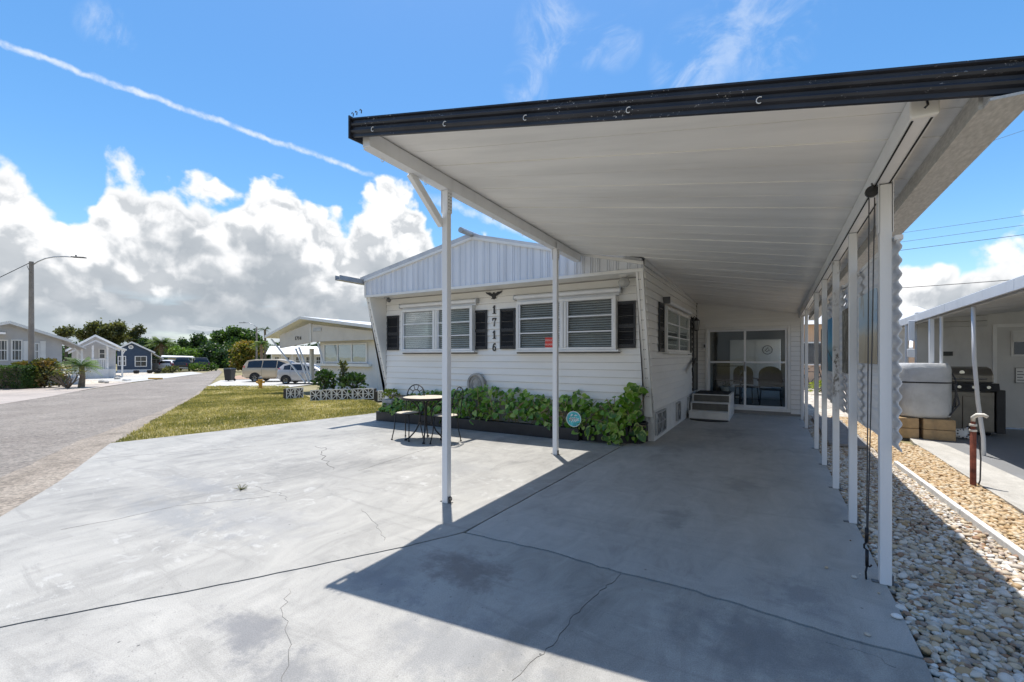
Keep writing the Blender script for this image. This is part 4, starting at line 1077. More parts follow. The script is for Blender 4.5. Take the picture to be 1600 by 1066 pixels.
sd = cs.build('sliding_door', M['white'], H, bevel=.004)
xm = onY(1164, 0, YR).x; zr = onY(1164, 566, YR).z
for a, c, yy in ((sl[0] + .002, xm + .025, YR + .028), (xm - .025, sl[1] - .002, YR - .006)):
    f = MB(); f.box(a, a + .05, yy, yy + .03, .152, 2.098); f.box(c - .05, c, yy, yy + .03, .152, 2.098); f.box(a + .05, c - .05, yy, yy + .03, .152, .21); f.box(a + .05, c - .05, yy, yy + .03, 2.05, 2.098); f.box(a + .05, c - .05, yy, yy + .03, zr - .022, zr + .022)
    f.build('door_leaf', M['white_alu'], sd)
    for p_, r_ in ((.211, zr - .023), (zr + .023, 2.049)): MB().box(a + .051, c - .051, yy + .013, yy + .017, p_, r_).build('door_pane', M['glass'], sd)
MB().tube([(xm + .0, YR - .01, 1.05), (xm, YR - .05, 1.07), (xm, YR - .05, 1.25), (xm, YR - .01, 1.27)], .009).build('handle', M['black'], sd)
p = onY(1101, 541, YR - .02); MB().box(p.x - .045, p.x + .045, YR - .05, YR - .019, p.z - .065, p.z + .065).build('switch_box', M['white_alu'], rwp, bevel=.006)
MB().box(p.x - .022, p.x + .022, YR - .058, YR - .051, p.z - .04, p.z + .04).build('socket_cover', M['plate_grey'], rwp)
# the room behind the glass
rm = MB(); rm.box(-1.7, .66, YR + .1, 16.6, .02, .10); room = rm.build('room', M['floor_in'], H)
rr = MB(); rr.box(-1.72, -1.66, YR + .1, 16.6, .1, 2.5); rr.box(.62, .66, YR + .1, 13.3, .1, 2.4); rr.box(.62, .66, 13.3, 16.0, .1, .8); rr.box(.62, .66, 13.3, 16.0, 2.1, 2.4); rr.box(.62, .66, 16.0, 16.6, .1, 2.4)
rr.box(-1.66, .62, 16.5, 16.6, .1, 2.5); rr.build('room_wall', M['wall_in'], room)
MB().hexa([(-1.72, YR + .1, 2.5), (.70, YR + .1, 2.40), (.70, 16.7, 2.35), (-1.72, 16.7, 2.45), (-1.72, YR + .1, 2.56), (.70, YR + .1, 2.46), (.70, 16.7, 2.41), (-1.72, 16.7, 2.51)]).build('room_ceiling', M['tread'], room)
wh = MB(); wh.box(-1.15, .25, 15.9, 16.45, .10, 1.95); cab = wh.build('wardrobe', M['white'], room, bevel=.01)
for a, c in ((-1.13, -.46), (-.43, .23)): MB().box(a, c, 15.875, 15.899, .15, 1.92).build('wardrobe_door', M['white'], cab)
wr = MB(); wr.lathe([(.12, 15.862), (.14, 15.862), (.14, 15.874), (.12, 15.874), (.12, 15.862)], (-.10, 0, 1.62), 24, 'y'); wr.tube([(-.17, 15.866, 1.58), (-.08, 15.866, 1.70), (-.05, 15.866, 1.60), (-.14, 15.866, 1.56)], .012); wr.build('round_emblem', M['plate_grey'], cab)

def room_chair(x, y, rz, label):
    t_ = thing('patio_chair', label, 'chair', (x, y, .10), rz, 'dark patio chairs behind the glass', local=True)
    b = MB(); pts = []
    for i in range(17):
        a = math.pi * i / 16; pts.append((.27 * math.cos(a) if i not in (0, 16) else .27 * math.cos(a), 0, .80 + .26 * math.sin(a) ** .8))
    b.prism([(.27, .22, .52), *[(x_, .22, z_) for x_, _, z_ in pts], (-.27, .22, .52)], (0, .04, 0)); b.build('backrest', M['cushion'], t_)
    MB().box(-.26, .26, -.25, .215, .42, .47).build('seat', M['cushion'], t_, bevel=.015)
    for sx in (-1, 1):
        for sy in (-1, 1): MB().tube([(sx * .22, sy * .20, .42), (sx * .25, sy * .24, 0)], .016).build('leg', M['black'], t_)
        MB().tube([(sx * .27, .22, .70), (sx * .30, 0, .68), (sx * .27, -.22, .64), (sx * .25, -.22, .42)], .018).build('armrest', M['cushion'], t_)
room_chair(-.02, 13.7, math.pi, 'dark round-backed patio chair in the middle of the right door leaf')
room_chair(-.62, 14.6, math.pi * .9, 'dark patio chair further inside, beside the door stile')
es = thing('iron_shelf', 'black iron plant stand just inside the left door leaf', 'plant stand', (-1.0, 13.0, .10))
for xx in (-1.32, -.70):
    for yy in (12.85, 13.2): MB().tube([(xx, yy, .10), (xx, yy, 1.18)], .014).build('post', M['iron'], es)
for zz in (.40, .78, 1.16): MB().box(-1.33, -.69, 12.84, 13.21, zz, zz + .015).build('shelf', M['iron'], es)
for k in range(5): MB().tube([(-.70, 12.86, .2 + k * .19), (-.66, 13.0, .29 + k * .19), (-.70, 13.19, .2 + k * .19)], .02).build('scroll', M['iron'], es)
pt = thing('potted_plant', 'dark potted plant on the iron stand inside the door', 'plant', (-1.05, 13.02, .415))
MB().lathe([(.08, .415), (.12, .62), (.11, .62), (.07, .44), (.001, .43)], (-1.05, 13.02, 0), 14).build('pot', M['block_white'], pt, smooth='auto')
lf = MB()
for k in range(40):
    a, e_ = random.uniform(0, 6.28), random.uniform(.2, 1.4); d = Vector((math.cos(a) * math.cos(e_), math.sin(a) * math.cos(e_), math.sin(e_))); c0 = Vector((-1.05, 13.02, .60)); s_ = Vector((-d.y, d.x, 0)) * .03
    lf.add([c0, c0 + d * .12 + s_, c0 + d * .24, c0 + d * .12 - s_], [(0, 1, 2, 3)])
lf.build('foliage', M['leaf_dark'], pt)

# entry steps and mat
st = thing('entry_steps', 'white three-tread entry steps with grey risers', 'steps', (-1.2, 11.4, 0))
x0, x1 = -1.62, -.80
for k, (y0, z0_, z1_, mt) in enumerate(((10.78, 0, .165, 'white'), (11.03, .185, .345, 'tread'), (11.28, .365, .515, 'tread'))):
    MB().box(x0 + .035, x1 - .035, y0, y0 + .02, z0_, z1_).build('riser', M[mt], st)
    MB().box(x0 + .002, x1 - .002, y0 - .025, (y0 + .27 if k < 2 else 12.40), z1_ + .001, z1_ + .019).build('tread', M['white'], st, bevel=.003)
for xx in (x0, x1 - .033):
    MB().prism([(xx, 10.785, 0), (xx, 10.785, .164), (xx, 11.035, .164), (xx, 11.035, .344), (xx, 11.285, .344), (xx, 11.285, .514), (xx, 12.38, .514), (xx, 12.38, 0)], (.033, 0, 0)).build('side_panel', M['white'], st)
tag(MB().box(x0 + .04, x1 - .05, 11.32, 12.35, .5365, .548).build('step_mat', M['rubber'], origin=(-1.2, 11.8, .536)), 'black mat lying on the top landing of the steps', 'mat')
mp = [(x0 + .02 + (x1 - x0 - .02) * (1 - math.cos(math.pi * k / 16)) / 2, 10.77 - .30 * math.sin(math.pi * k / 16), .002) for k in range(17)]
tag(MB().prism(mp, (0, 0, .016)).build('door_mat', M['rubber'], origin=(-1.2, 10.7, 0)), 'black half-round mat on the concrete before the steps', 'mat')

# ------------------------------------------------------------------ carport
CP = thing('carport', 'white flat-pan carport with black front edge on slender square posts', 'carport', (-1.0, 6.0, 0))
XLC, XRC = -2.78, 0.865
yfront = lambda x: 2.37 + .066 * (x - XLC)
def pan_piece(b, x0, x1, y0a, y0b, y1, t0, t1):
    b.hexa([(x0, y0a, ceil(x0, y0a) + t0), (x1, y0b, ceil(x1, y0b) + t0), (x1, y1, ceil(x1, y1) + t0), (x0, y1, ceil(x0, y1) + t0), (x0, y0a, ceil(x0, y0a) + t1), (x1, y0b, ceil(x1, y0b) + t1), (x1, y1, ceil(x1, y1) + t1), (x0, y1, ceil(x0, y1) + t1)])
y = 2.37; k = 0
while y < 12.46:
    y1 = min(y + .305, 12.49)
    x0 = XLC if y1 < 6.95 else XR + .03
    b = MB(); d = (0, .0015, -.0015, .001)[k % 4]
    if k == 0:
        pan_piece(b, x0, XRC, yfront(x0), yfront(XRC), y1 + .18, d, .02); y1 += .18
    else:
        pan_piece(b, x0, XRC, y + .002, y + .002, y1, d, .02)
        pan_piece(b, x0, XRC, y + .0025, y + .0025, y + .016, d - .0035, d - .0002)
    b.build('roof_pan', M['pan'], CP); y = y1; k += 1
b = MB(); pan_piece(b, XLC, XRC, 2.40, 2.70, 6.88, .0215, .05); pan_piece(b, XR - .3, XRC, 6.885, 6.885, 12.9, .0215, .05); b.build('pan_gap_cover', M['roof_grey'], CP)  # unseen sheet added over the pans to block light through their gaps
# black ribbed front edge
prof = [(0, -.085), (-.012, -.081), (-.012, -.061), (-.028, -.053), (-.032, -.041), (-.025, -.030), (-.012, -.025), (-.012, -.009), (-.028, -.001), (-.032, .011), (-.025, .021), (-.012, .026), (-.012, .043), (-.026, .050), (-.026, .060), (0, .063), (.03, .063), (.03, .05), (.012, -.07)]
xa, xb = XLC - .025, XRC + .06
pa = [(xa, yfront(xa) + d, ceil(xa, yfront(xa)) + z_) for d, z_ in prof]; pb = [(xb, yfront(xb) + d, ceil(xb, yfront(xb)) + z_) for d, z_ in prof]
n_ = len(prof); b = MB(); b.add(pa + pb, [tuple(range(n_)), tuple(range(n_, 2 * n_))] + [(i, (i + 1) % n_, n_ + (i + 1) % n_, n_ + i) for i in range(n_)])
b.build('fascia', M['fascia_black'], CP)
MB().hexa([(xa - .014, yfront(xa) - .04, ceil(xa, 2.4) - .10), (xa - .002, yfront(xa) - .04, ceil(xa, 2.4) - .10), (xa - .002, 2.55, ceil(xa, 2.4) - .09), (xa - .014, 2.55, ceil(xa, 2.4) - .09), (xa - .014, yfront(xa) - .04, ceil(xa, 2.4) + .075), (xa - .002, yfront(xa) - .04, ceil(xa, 2.4) + .075), (xa - .002, 2.55, ceil(xa, 2.4) + .068), (xa - .014, 2.55, ceil(xa, 2.4) + .068)]).build('fascia_end', M['fascia_black'], CP)
for px in (588, 700, 825, 985, 1187):
    # hooks hanging on the black edge
    lo, hi = -2.75, .8
    for _ in range(40):
        mid = (lo + hi) / 2; Y = yfront(mid)
        if onY(px, 0, Y).x < mid: hi = mid
        else: lo = mid
    c = Vector((mid, yfront(mid) - .03, ceil(mid, yfront(mid)) - .045))
    MB().tube([c + Vector((.012 * math.cos(a) * 1.2, -.006, .016 * math.sin(a))) for a in [R(t_) for t_ in range(50, 330, 35)]], .0026, 5).build('hook', M['white'], CP)
hk = MB()
for dx in (.03, .07, .12): hk.tube([(xa + dx, yfront(xa) - .03, ceil(xa, 2.4) + .06), (xa + dx + .004, yfront(xa) - .03, ceil(xa, 2.4) + .082), (xa + dx - .006, yfront(xa) - .035, ceil(xa, 2.4) + .09), (xa + dx - .010, yfront(xa) - .035, ceil(xa, 2.4) + .08)], .004, 5)
hk.build('wire_hooks', M['black'], CP)
# beams
xl = -2.73
zb = lambda x, y_: ceil(x, y_)
def beam(x, w, d, y0, y1, nm, mat):
    return MB().hexa([(x - w, y0, zb(x, y0) - d), (x + w, y0, zb(x, y0) - d), (x + w, y1, zb(x, y1) - d), (x - w, y1, zb(x, y1) - d), (x - w, y0, zb(x - w, y0) - .008), (x + w, y0, zb(x + w, y0) - .008), (x + w, y1, zb(x + w, y1) - .008), (x - w, y1, zb(x - w, y1) - .008)]).build(nm, mat, CP, bevel=.004)
beam(xl + .005, .038, .135, 2.42, 6.84, 'beam', M['white_alu'])
lip = MB(); lip.hexa([(xl - .05, 2.44, zb(xl, 2.44) - .139), (xl + .047, 2.44, zb(xl, 2.44) - .139), (xl + .047, 6.82, zb(xl, 6.82) - .139), (xl - .05, 6.82, zb(xl, 6.82) - .139), (xl - .05, 2.44, zb(xl, 2.44) - .1355), (xl + .047, 2.44, zb(xl, 2.44) - .1355), (xl + .047, 6.82, zb(xl, 6.82) - .1355), (xl - .05, 6.82, zb(xl, 6.82) - .1355)]); lip.build('beam_lip', M['white_alu'], CP)
for yy in (2.62, 3.15, 4.3, 5.0):
    MB().tube([Vector((xl - .03, yy + .014 * math.sin(a), zb(xl, yy) - .155 + .014 * math.cos(a))) for a in [R(t_) for t_ in range(0, 331, 40)]], .003, 5).build('hook', M['white'], CP)
xr = .60
br = beam(xr, .048, .105, 2.70, 12.4, 'beam', M['white_alu'])
ch = MB()
for s_ in (-1, 1):
    ch.hexa([(xr + s_ * .034 - .004, 2.72, zb(xr, 2.72) - .1085), (xr + s_ * .034 + .004, 2.72, zb(xr, 2.72) - .1085), (xr + s_ * .034 + .004, 12.3, zb(xr, 12.3) - .1085), (xr + s_ * .034 - .004, 12.3, zb(xr, 12.3) - .1085), (xr + s_ * .034 - .004, 2.72, zb(xr, 2.72) - .1055), (xr + s_ * .034 + .004, 2.72, zb(xr, 2.72) - .1055), (xr + s_ * .034 + .004, 12.3, zb(xr, 12.3) - .1055), (xr + s_ * .034 - .004, 12.3, zb(xr, 12.3) - .1055)])
ch.build('beam_slot', M['dark'], CP)
MB().box(xr - .052, xr + .052, 2.675, 2.697, zb(xr, 2.69) - .112, zb(xr, 2.69) - .01).build('beam_cap', M['white'], CP, bevel=.008)
MB().tube([(xr, 2.67, zb(xr, 2.7) - .04), (xr, 2.65, zb(xr, 2.7) - .045), (xr + .004, 2.648, zb(xr, 2.7) - .075), (xr - .006, 2.655, zb(xr, 2.7) - .085)], .005, 6).build('hook', M['black'], CP)
# galvanised gutter along the outer edge
gx = XRC; b = MB()
for (x0, x1, d0, d1) in ((gx - .10, gx - .085, -.10, -.004), (gx - .0845, gx + .055, -.10, -.088), (gx + .0555, gx + .068, -.10, .03)):
    y0, y1 = yfront(gx) + (-.03 if d1 == -.088 else .036), 12.7; z0, z1 = ceil(gx, y0), ceil(gx, y1)
    b.hexa([(x0, y0, z0 + d0), (x1, y0, z0 + d0), (x1, y1, z1 + d0), (x0, y1, z1 + d0), (x0, y0, z0 + d1), (x1, y0, z0 + d1), (x1, y1, z1 + d1), (x0, y1, z1 + d1)])
b.build('gutter', M['galv'], CP)
# posts
def post(x, y_, w, mat, sleeve=0.0, ztop=None, base=0.0, lean=0.0):
    zt = ztop or zb(x, y_) - .108
    b = MB(); h = w / 2
    b.hexa([(x - h, y_ - h, base), (x + h, y_ - h, base), (x + h, y_ + h, base), (x - h, y_ + h, base), (x - h + lean, y_ - h, zt), (x + h + lean, y_ - h, zt), (x + h + lean, y_ + h, zt), (x - h + lean, y_ + h, zt)])
    p = b.build('post', mat, CP, bevel=.005)
    if sleeve:
        s_ = MB(); g = h + .004
        for a in (-1, 1):
            s_.box(x + lean + a * (g + .001) - .002, x + lean + a * (g + .001) + .002, y_ - g, y_ + g, zt - sleeve, zt + .10)
        s_.build('bracket', M['white_alu'], p)
        bt = MB()
        for kk in range(6):
            for a in (-.5, .5): bt.cbox((x + lean + g + .005, y_ + a * h, zt - sleeve + .03 + kk * sleeve / 7), (.005, .008, .008))
        bt.build('bolt_row', M['plate_grey'], p)
    f = MB()
    f.box(x - h - .035, x + h + .035, y_ - .018, y_ + .018, base + .001, base + .006); f.box(x + h + .003, x + h + .01, y_ - .018, y_ + .018, base + .0065, base + .06)
    f.build('foot_bracket', M['plate_grey'], p)
    return p
p1 = post(-2.73, 3.42, .064, M['white_alu'], .22, zb(xl, 3.42) - .14)
MB().tube([Vector((-2.668 + .018 * math.cos(a), 3.40, .05 + .018 * math.sin(a))) for a in [R(t_) for t_ in range(-60, 230, 30)]] + [Vector((-2.665, 3.40, .012))], .005, 5).build('anchor_eye', M['black'], p1)
post(-2.70, 5.89, .068, M['white_alu'], .16, zb(xl, 5.89) - .14)
brz = MB(); brz.bar((-2.77, 2.96, zb(xl, 2.96) - .13), (-2.775, 3.40, zb(xl, 3.4) - .47), .05, .07); br_ = brz.build('brace', M['white_alu'], CP, bevel=.004)
post(.615, 3.58, .060, M['white_alu'], .30, lean=.0)
for yy, mt, w in ((4.75, 'white_alu', .056), (5.90, 'post_worn', .058), (7.10, 'white_alu', .055), (8.28, 'white_alu', .055), (10.55, 'white_alu', .055), (11.9, 'white_alu', .055)):
    post(.602, yy, w, M[mt], .10 if yy in (5.9, 8.28) else 0)
# corrugated privacy panels between the right-hand posts
def corr_mat():
    n = NT('corrugated_fibreglass')
    c = n.mix(n.step(n.noise(4, 6, .6), .3, .7), (.80, .80, .80), (.86, .86, .86)); n.done(c, .42)
    tl = n.N.new('ShaderNodeBsdfTranslucent'); tl.inputs['Color'].default_value = (.82, .83, .85, 1)
    mx = n.N.new('ShaderNodeMixShader'); mx.inputs[0].default_value = .38
    n.L.new(n.p.outputs[0], mx.inputs[1]); n.L.new(tl.outputs[0], mx.inputs[2]); n.L.new(mx.outputs[0], n.out.inputs['Surface']); return n.m
M['corr'] = corr_mat()
def panel(x, y0, y1, z0, z1, nm='privacy_panel', mat=None):
    n = int((z1 - z0) / .0825 * 6); v, f = [], []
    for i in range(n + 1):
        zz = z0 + (z1 - z0) * i / n; dx = .0095 * math.sin(2 * math.pi * zz / .0825)
        v += [(x + dx, y0, zz), (x + dx, y1, zz), (x + dx + .0025, y0, zz), (x + dx + .0025, y1, zz)]
    for i in range(n):
        a = i * 4; f += [(a, a + 1, a + 5, a + 4), (a + 2, a + 6, a + 7, a + 3), (a, a + 4, a + 6, a + 2), (a + 1, a + 3, a + 7, a + 5)]
    return MB().add(v, f).build(nm, mat or M['corr'], CP, smooth='auto')
xs2 = .672
for k, (y0, y1, z0, z1) in enumerate(((3.50, 4.84, .84, 2.13), (4.70, 6.02, .82, 2.15), (5.86, 7.20, .82, 2.15), (7.05, 8.36, .82, 2.12))):
    panel(xs2 + (.0, .022)[k % 2], y0, y1, z0, z1)
    ed = MB(); n = 94
    MB().box(xs2 + (.0, .022)[k % 2] - .018, xs2 + (.0, .022)[k % 2] + .02, y0 + .02, y1 - .02, z1 + .002, z1 + .03).build('panel_rail', M['white_alu'], CP)

# pictures hung on the panels
def picture(name, label, y0, y1, z0, z1, mat, x=.640):
    c = (x, (y0 + y1) / 2, (z0 + z1) / 2)
    b = MB(); b.box(x - .009, x + .009, y0, y1, z0, z1)
    return tag(b.build(name, mat, origin=c, bevel=.002), label, 'picture', 'pictures hung on the carport privacy panels')
def sea_mat():
    n = NT('bay_picture'); sp = n.N.new('ShaderNodeSeparateXYZ'); n.L.new(n.obj, sp.inputs[0])
    c = n.ramp(n.step(n.math('ADD', sp.outputs[2], n.math('MULTIPLY', n.noise(6, 4), .08)), -.33, .37), [(0, (.03, .13, .20)), (.34, (.02, .24, .40)), (.42, (.22, .42, .52)), (.62, (.08, .38, .62)), (1, (.03, .26, .55))])
    w = n.math('ABSOLUTE', n.math('ADD', sp.outputs[2], n.math('ADD', n.math('MULTIPLY', sp.outputs[1], -.25), .12)))
    c = n.mix(n.step(w, .008, .018, 1, 0), c, (.03, .035, .04))
    return n.done(c, .4)
def palm_mat():
    n = NT('palm_picture'); v = n.vec((1, 3, 1.2))
    c = n.ramp(n.noise(5, 8, .7, v, 2.0), [(.36, (.015, .014, .012)), (.5, (.08, .07, .05)), (.58, (.30, .29, .26)), (.7, (.66, .66, .62))])
    return n.done(c, .45)
def beach_mat():
    n = NT('beach_picture'); sp = n.N.new('ShaderNodeSeparateXYZ'); n.L.new(n.obj, sp.inputs[0])
    c = n.ramp(n.step(n.math('ADD', sp.outputs[2], n.math('MULTIPLY', n.noise(4, 5), .12)), -.20, .34), [(0, (.42, .36, .26)), (.3, (.52, .47, .37)), (.4, (.50, .54, .54)), (.6, (.36, .50, .62)), (1, (.46, .58, .68))])
    c = n.mix(n.math('MULTIPLY', n.step(n.noise(8, 6, .7, n.vec((1, 1, .4))), .54, .62), .5), c, (.30, .24, .14))
    return n.done(c, .4)
def dusk_mat():
    n = NT('dusk_picture'); c = n.ramp(n.noise(3, 6, .65, n.vec((1, 1, 2))), [(.35, (.015, .012, .011)), (.55, (.07, .035, .02)), (.7, (.20, .10, .05))]); return n.done(c, .45)
picture('picture', 'pale beach and sky picture hung nearest the front, behind the two cords', 4.02, 4.66, 1.365, 1.905, beach_mat())
picture('picture', 'dark picture of palm trunks on a corrugated panel', 5.26, 5.84, 1.25, 1.90, palm_mat(), .660)
picture('picture', 'turquoise bay picture with a dark pier across it', 6.56, 7.02, 1.235, 1.89, sea_mat())
picture('picture', 'small brown dusk picture, farthest along the panels', 7.60, 8.22, 1.21, 1.83, dusk_mat(), .662)
# pulley cords
cb = thing('pulley_cord', 'two dark cords hanging from a pulley beside the front post, hooked to the slab', 'cord', (.53, 3.57, 0))
zt = zb(.55, 3.5) - .13
for dx in (0, .028): MB().tube([(.535 + dx, 3.57, zt - .06), (.53 + dx * .6, 3.575, 1.2), (.525 + dx * .2, 3.58, .33)], .0035, 6).build('cord', M['cable'], cb)
MB().lathe([(.012, 3.555), (.035, 3.56), (.035, 3.585), (.012, 3.59)], (.549, 0, zt - .02), 14, 'y').build('pulley', M['black'], cb, smooth='auto')
MB().tube([(.549, 3.572, zt + .03), (.549, 3.55, zt + .015), (.549, 3.572, zt - .03)], .006).build('pulley_hook', M['black'], cb)
c = MB(); c.tube([(.525, 3.58, .33), (.524, 3.58, .24)], .011); c.tube([(.524, 3.58, .24), (.512, 3.58, .22), (.512, 3.58, .20), (.526, 3.58, .19), (.526, 3.58, .11)], .006); c.tube([(.526, 3.58, .19), (.526, 3.58, .085)], .010); c.tube([(.526, 3.58, .10), (.54, 3.58, .085), (.55, 3.58, .10)], .006); c.tube([(.526, 3.58, .085), (.52, 3.58, .05), (.522, 3.58, .002)], .006)
c.build('turnbuckle', M['iron'], cb, smooth=True)

# ------------------------------------------------------------------ planter, vine and what stands in it
M['soil'] = pm('planter_soil', (0.035, 0.026, 0.018), 0.3, 20, 0.95, 0.9, 60)
pl = thing('planter_box', 'long low black planter along the front of the home', 'planter', (-5.2, 7.2, 0))
for a in ((-7.57, -2.79, 7.0, 7.06, 0, .205), (-7.57, -7.51, 7.0601, 7.40, 0, .205), (-2.85, -2.79, 7.0601, 7.40, 0, .205)): MB().box(*a).build('side_board', M['black'], pl, bevel=.008)
MB().box(-7.5, -2.86, 7.061, 7.40, 0, .16).build('soil', M['soil'], pl)
ce = thing('curved_edging', 'black curved metal edging and tub at the right end of the planting', 'edging', (-2.2, 7.4, 0))
arc = [(-2.78, 7.12), (-2.5, 7.10), (-2.25, 7.14), (-2.03, 7.24), (-1.88, 7.40), (-1.79, 7.58)]
for a, c in zip(arc, arc[1:]): MB().bar((*a, .13), (*c, .13), .02, .26).build('metal_edge', M['black'], ce)
MB().prism([(x, y_ + .012, .19) for x, y_ in arc] + [(-1.80, 7.62, .19), (-2.78, 7.40, .19)], (0, 0, .02)).build('soil', M['soil'], ce)
MB().lathe([(.001, .0), (.15, .0), (.19, .30), (.205, .33), (.185, .34), (.17, .29), (.001, .28)], (-1.94, 7.40, .0), 22).build('tub', M['black'], ce, smooth='auto')

def leaf_mesh(k):
    r_ = random.Random(k); v = [(0, 0, 0)]; n = 7
    outl = [(.0, -.12), (.30, -.20), (.50, .05), (.48, .40), (.28, .78), (0, 1.05), (-.28, .78), (-.48, .40), (-.50, .05), (-.30, -.20)]
    v = [(x, y_, .20 * abs(x) - .16 * max(0, y_ - .2) ** 2 + r_.uniform(-.03, .03)) for x, y_ in outl] + [(0, .15, -.02), (0, .6, -.07)]
    f = [(0, 1, 10), (1, 2, 10), (2, 3, 11, 10), (3, 4, 11), (4, 5, 11), (5, 6, 11), (6, 7, 11), (7, 8, 10, 11), (8, 9, 10), (9, 0, 10)]
    return v, f
vine = thing('trailing_vine', 'broad-leaved glossy green vine filling the black planter', 'plant', (-4.5, 7.2, .2))
LM = []
for k in range(4):
    v, f = leaf_mesh(k); me = bpy.data.meshes.new('leaf'); me.from_pydata(v, [], f); me.polygons.foreach_set('use_smooth', [True] * len(f)); me.materials.append(M['vine']); LM.append(me)
TOP = [(-7.5, .42), (-7.1, .52), (-6.76, .62), (-6.2, .72), (-5.71, .72), (-5.2, .78), (-4.9, .92), (-4.48, .78), (-4.0, .84), (-3.4, .66), (-2.9, .84), (-2.6, .70), (-2.35, .70), (-1.98, .98), (-1.72, .92)]
def topz(x):
    for (a, b_), (c, d) in zip(TOP, TOP[1:]):
        if a <= x <= c: return b_ + (d - b_) * (x - a) / (c - a)
    return TOP[-1][1]
def leaf_rot(nrm, spin):
    q = Vector(nrm).normalized().to_track_quat('Z', 'Y'); return (q @ Euler((0, 0, spin)).to_quaternion()).to_euler()
cand = []
for k in range(1350):
    x = random.uniform(-7.45, -1.78); tz = topz(x) - random.uniform(0, .06)
    lo = .20 if x < -2.85 else .06
    u = random.random() ** .75; zz = lo + (tz - lo) * u
    front = 7.30 - .28 * (1 - (u - .25) ** 2 * 1.2) if x < -2.8 else 7.30 - .28 * (1 - (u - .4) ** 2)
    dpt = random.random() ** 1.6 * .28
    y_ = min(7.38, front - .02 + dpt) + (max(0, (x + 2.2)) * .35)
    s_ = (.036 + .075 * random.random() ** 1.4) * (1.5 if x > -2.35 else 1.15 if x < -5.2 else 1.05)
    if random.random() < .06: s_ *= 1.6
    cand.append((dpt, x, y_, zz, s_, u))
cand += [(0, -2.16 + random.uniform(-.12, .12), 6.98 + random.uniform(-.06, .06), .03 + random.uniform(0, .30), random.uniform(.06, .10), .1) for _ in range(22)]
cand.sort(key=lambda c: c[0] - c[4])
Rv, Fv, rn = [], [], []
for k, (dpt, x, y_, zz, s_, u) in enumerate(cand):
    nr = (random.gauss(0, .45), -random.uniform(.25, 1.0), random.uniform(.15, 1.0) * (.5 + u)); sp = math.pi + random.gauss(0, .9)
    e = leaf_rot(nr, sp)
    if k < 300:
        inst(LM[k % 4], 'leaf', vine, (x, y_, zz), e, (s_, s_, s_))
    else:
        v, f = leaf_mesh(k % 4); Mx = Matrix.LocRotScale(Vector((x, y_, zz)), e, Vector((s_, s_, s_))); o = len(Rv)
        Rv += [Mx @ Vector(p) for p in v]; Fv += [tuple(i + o for i in g) for g in f]; rn += [random.random()] * len(v)
b = MB(); b.v, b.f = Rv, Fv; o = b.build('leaf_mass', M['vine_mass'], vine, smooth=True, recalc=False); tag(o, kind='stuff')
at = o.data.attributes.new('rnd', 'FLOAT', 'POINT'); at.data.foreach_set('value', rn)
sm = MB()
M['stem'] = pm('vine_stem', (0.28, 0.20, 0.11), 0.2, 12, 0.7)
for k in range(110):
    x = random.uniform(-7.2, -1.9); a = Vector((x, random.uniform(7.10, 7.30), .20)); d = Vector((random.uniform(-.4, .4), random.uniform(-.22, .05), random.uniform(.05, topz(x) - .25)))
    sm.tube([a, a + d * .5 + Vector((0, -.04, .05)), a + d], .006, 5)
tag(sm.build('stem', M['stem'], vine), kind='stuff')
rd = thing('round_sign', 'round turquoise sign with white brush marks leaning on the planter', 'sign', (-2.86, 6.985, .37))
M['turq'] = pm('turquoise_paint', (0.05, 0.40, 0.42), 0.25, 9, 0.5, col2=(0.10, 0.55, 0.55))
c0 = Vector((-2.86, 6.975, .37))
MB().lathe([(.001, -.012), (.125, -.012), (.13, -.006), (.13, .006), (.001, .006)], c0, 32, 'y').build('disc', M['turq'], rd, smooth='auto')
MB().lathe([(.122, -.014), (.133, -.014), (.133, -.0065), (.1305, -.0065)], c0, 32, 'y').build('rim', M['white'], rd)
b = MB(); yy = c0.y - .0125
for (a0, b0), (a1, b1) in (((-.085, -.035), (-.02, .03)), ((-.05, -.05), (.02, .045)), ((-.01, -.045), (.05, .03)), ((.02, -.04), (.085, .02)), ((-.09, .0), (-.03, .015)), ((-.02, .0), (.04, .005)), ((.05, -.02), (.095, -.015)), ((-.06, .05), (-.02, .075)), ((.0, .06), (.06, .06))):
    b.prism([(c0.x + a0, yy, c0.z + b0 - .008), (c0.x + a0 + .014, yy, c0.z + b0 - .008), (c0.x + a1 + .012, yy, c0.z + b1), (c0.x + (a0 + a1) / 2, yy, c0.z + (b0 + b1) / 2 + .018), (c0.x + a1 - .014, yy, c0.z + b1 - .004)][:4], (0, -.002, 0))
b.build('brush_mark', M['white'], rd)
pq = thing('stone_plaque', 'oval weathered stone plaque with a raised ring standing in the vine', 'plaque', (-5.12, 7.34, .4))
def ring_xz(b, c, rx, rz, w, y0, y1, n=28):
    for i in range(n):
        a, e = 2 * math.pi * i / n, 2 * math.pi * (i + 1) / n
        P = lambda r0, ang, y_: (c[0] + (rx - r0) * math.cos(ang), y_, c[2] + (rz - r0) * math.sin(ang))
        b.hexa([P(0, a, y0), P(0, e, y0), P(0, e, y1), P(0, a, y1), P(w, a, y0), P(w, e, y0), P(w, e, y1), P(w, a, y1)])
c0 = (-5.10, 7.31, .86)
MB().prism([(c0[0] + .205 * math.cos(2 * math.pi * i / 28), 7.33, c0[2] + .225 * math.sin(2 * math.pi * i / 28)) for i in range(28)], (0, .04, 0)).build('disc', M['stone'], pq)
b = MB(); ring_xz(b, c0, .205, .225, .04, 7.30, 7.3295); ring_xz(b, c0, .125, .145, .02, 7.312, 7.3295); b.build('ring', M['stone'], pq)
MB().box(-5.16, -5.04, 7.31, 7.36, .16, .66).build('stake', M['wood_grey'], pq)
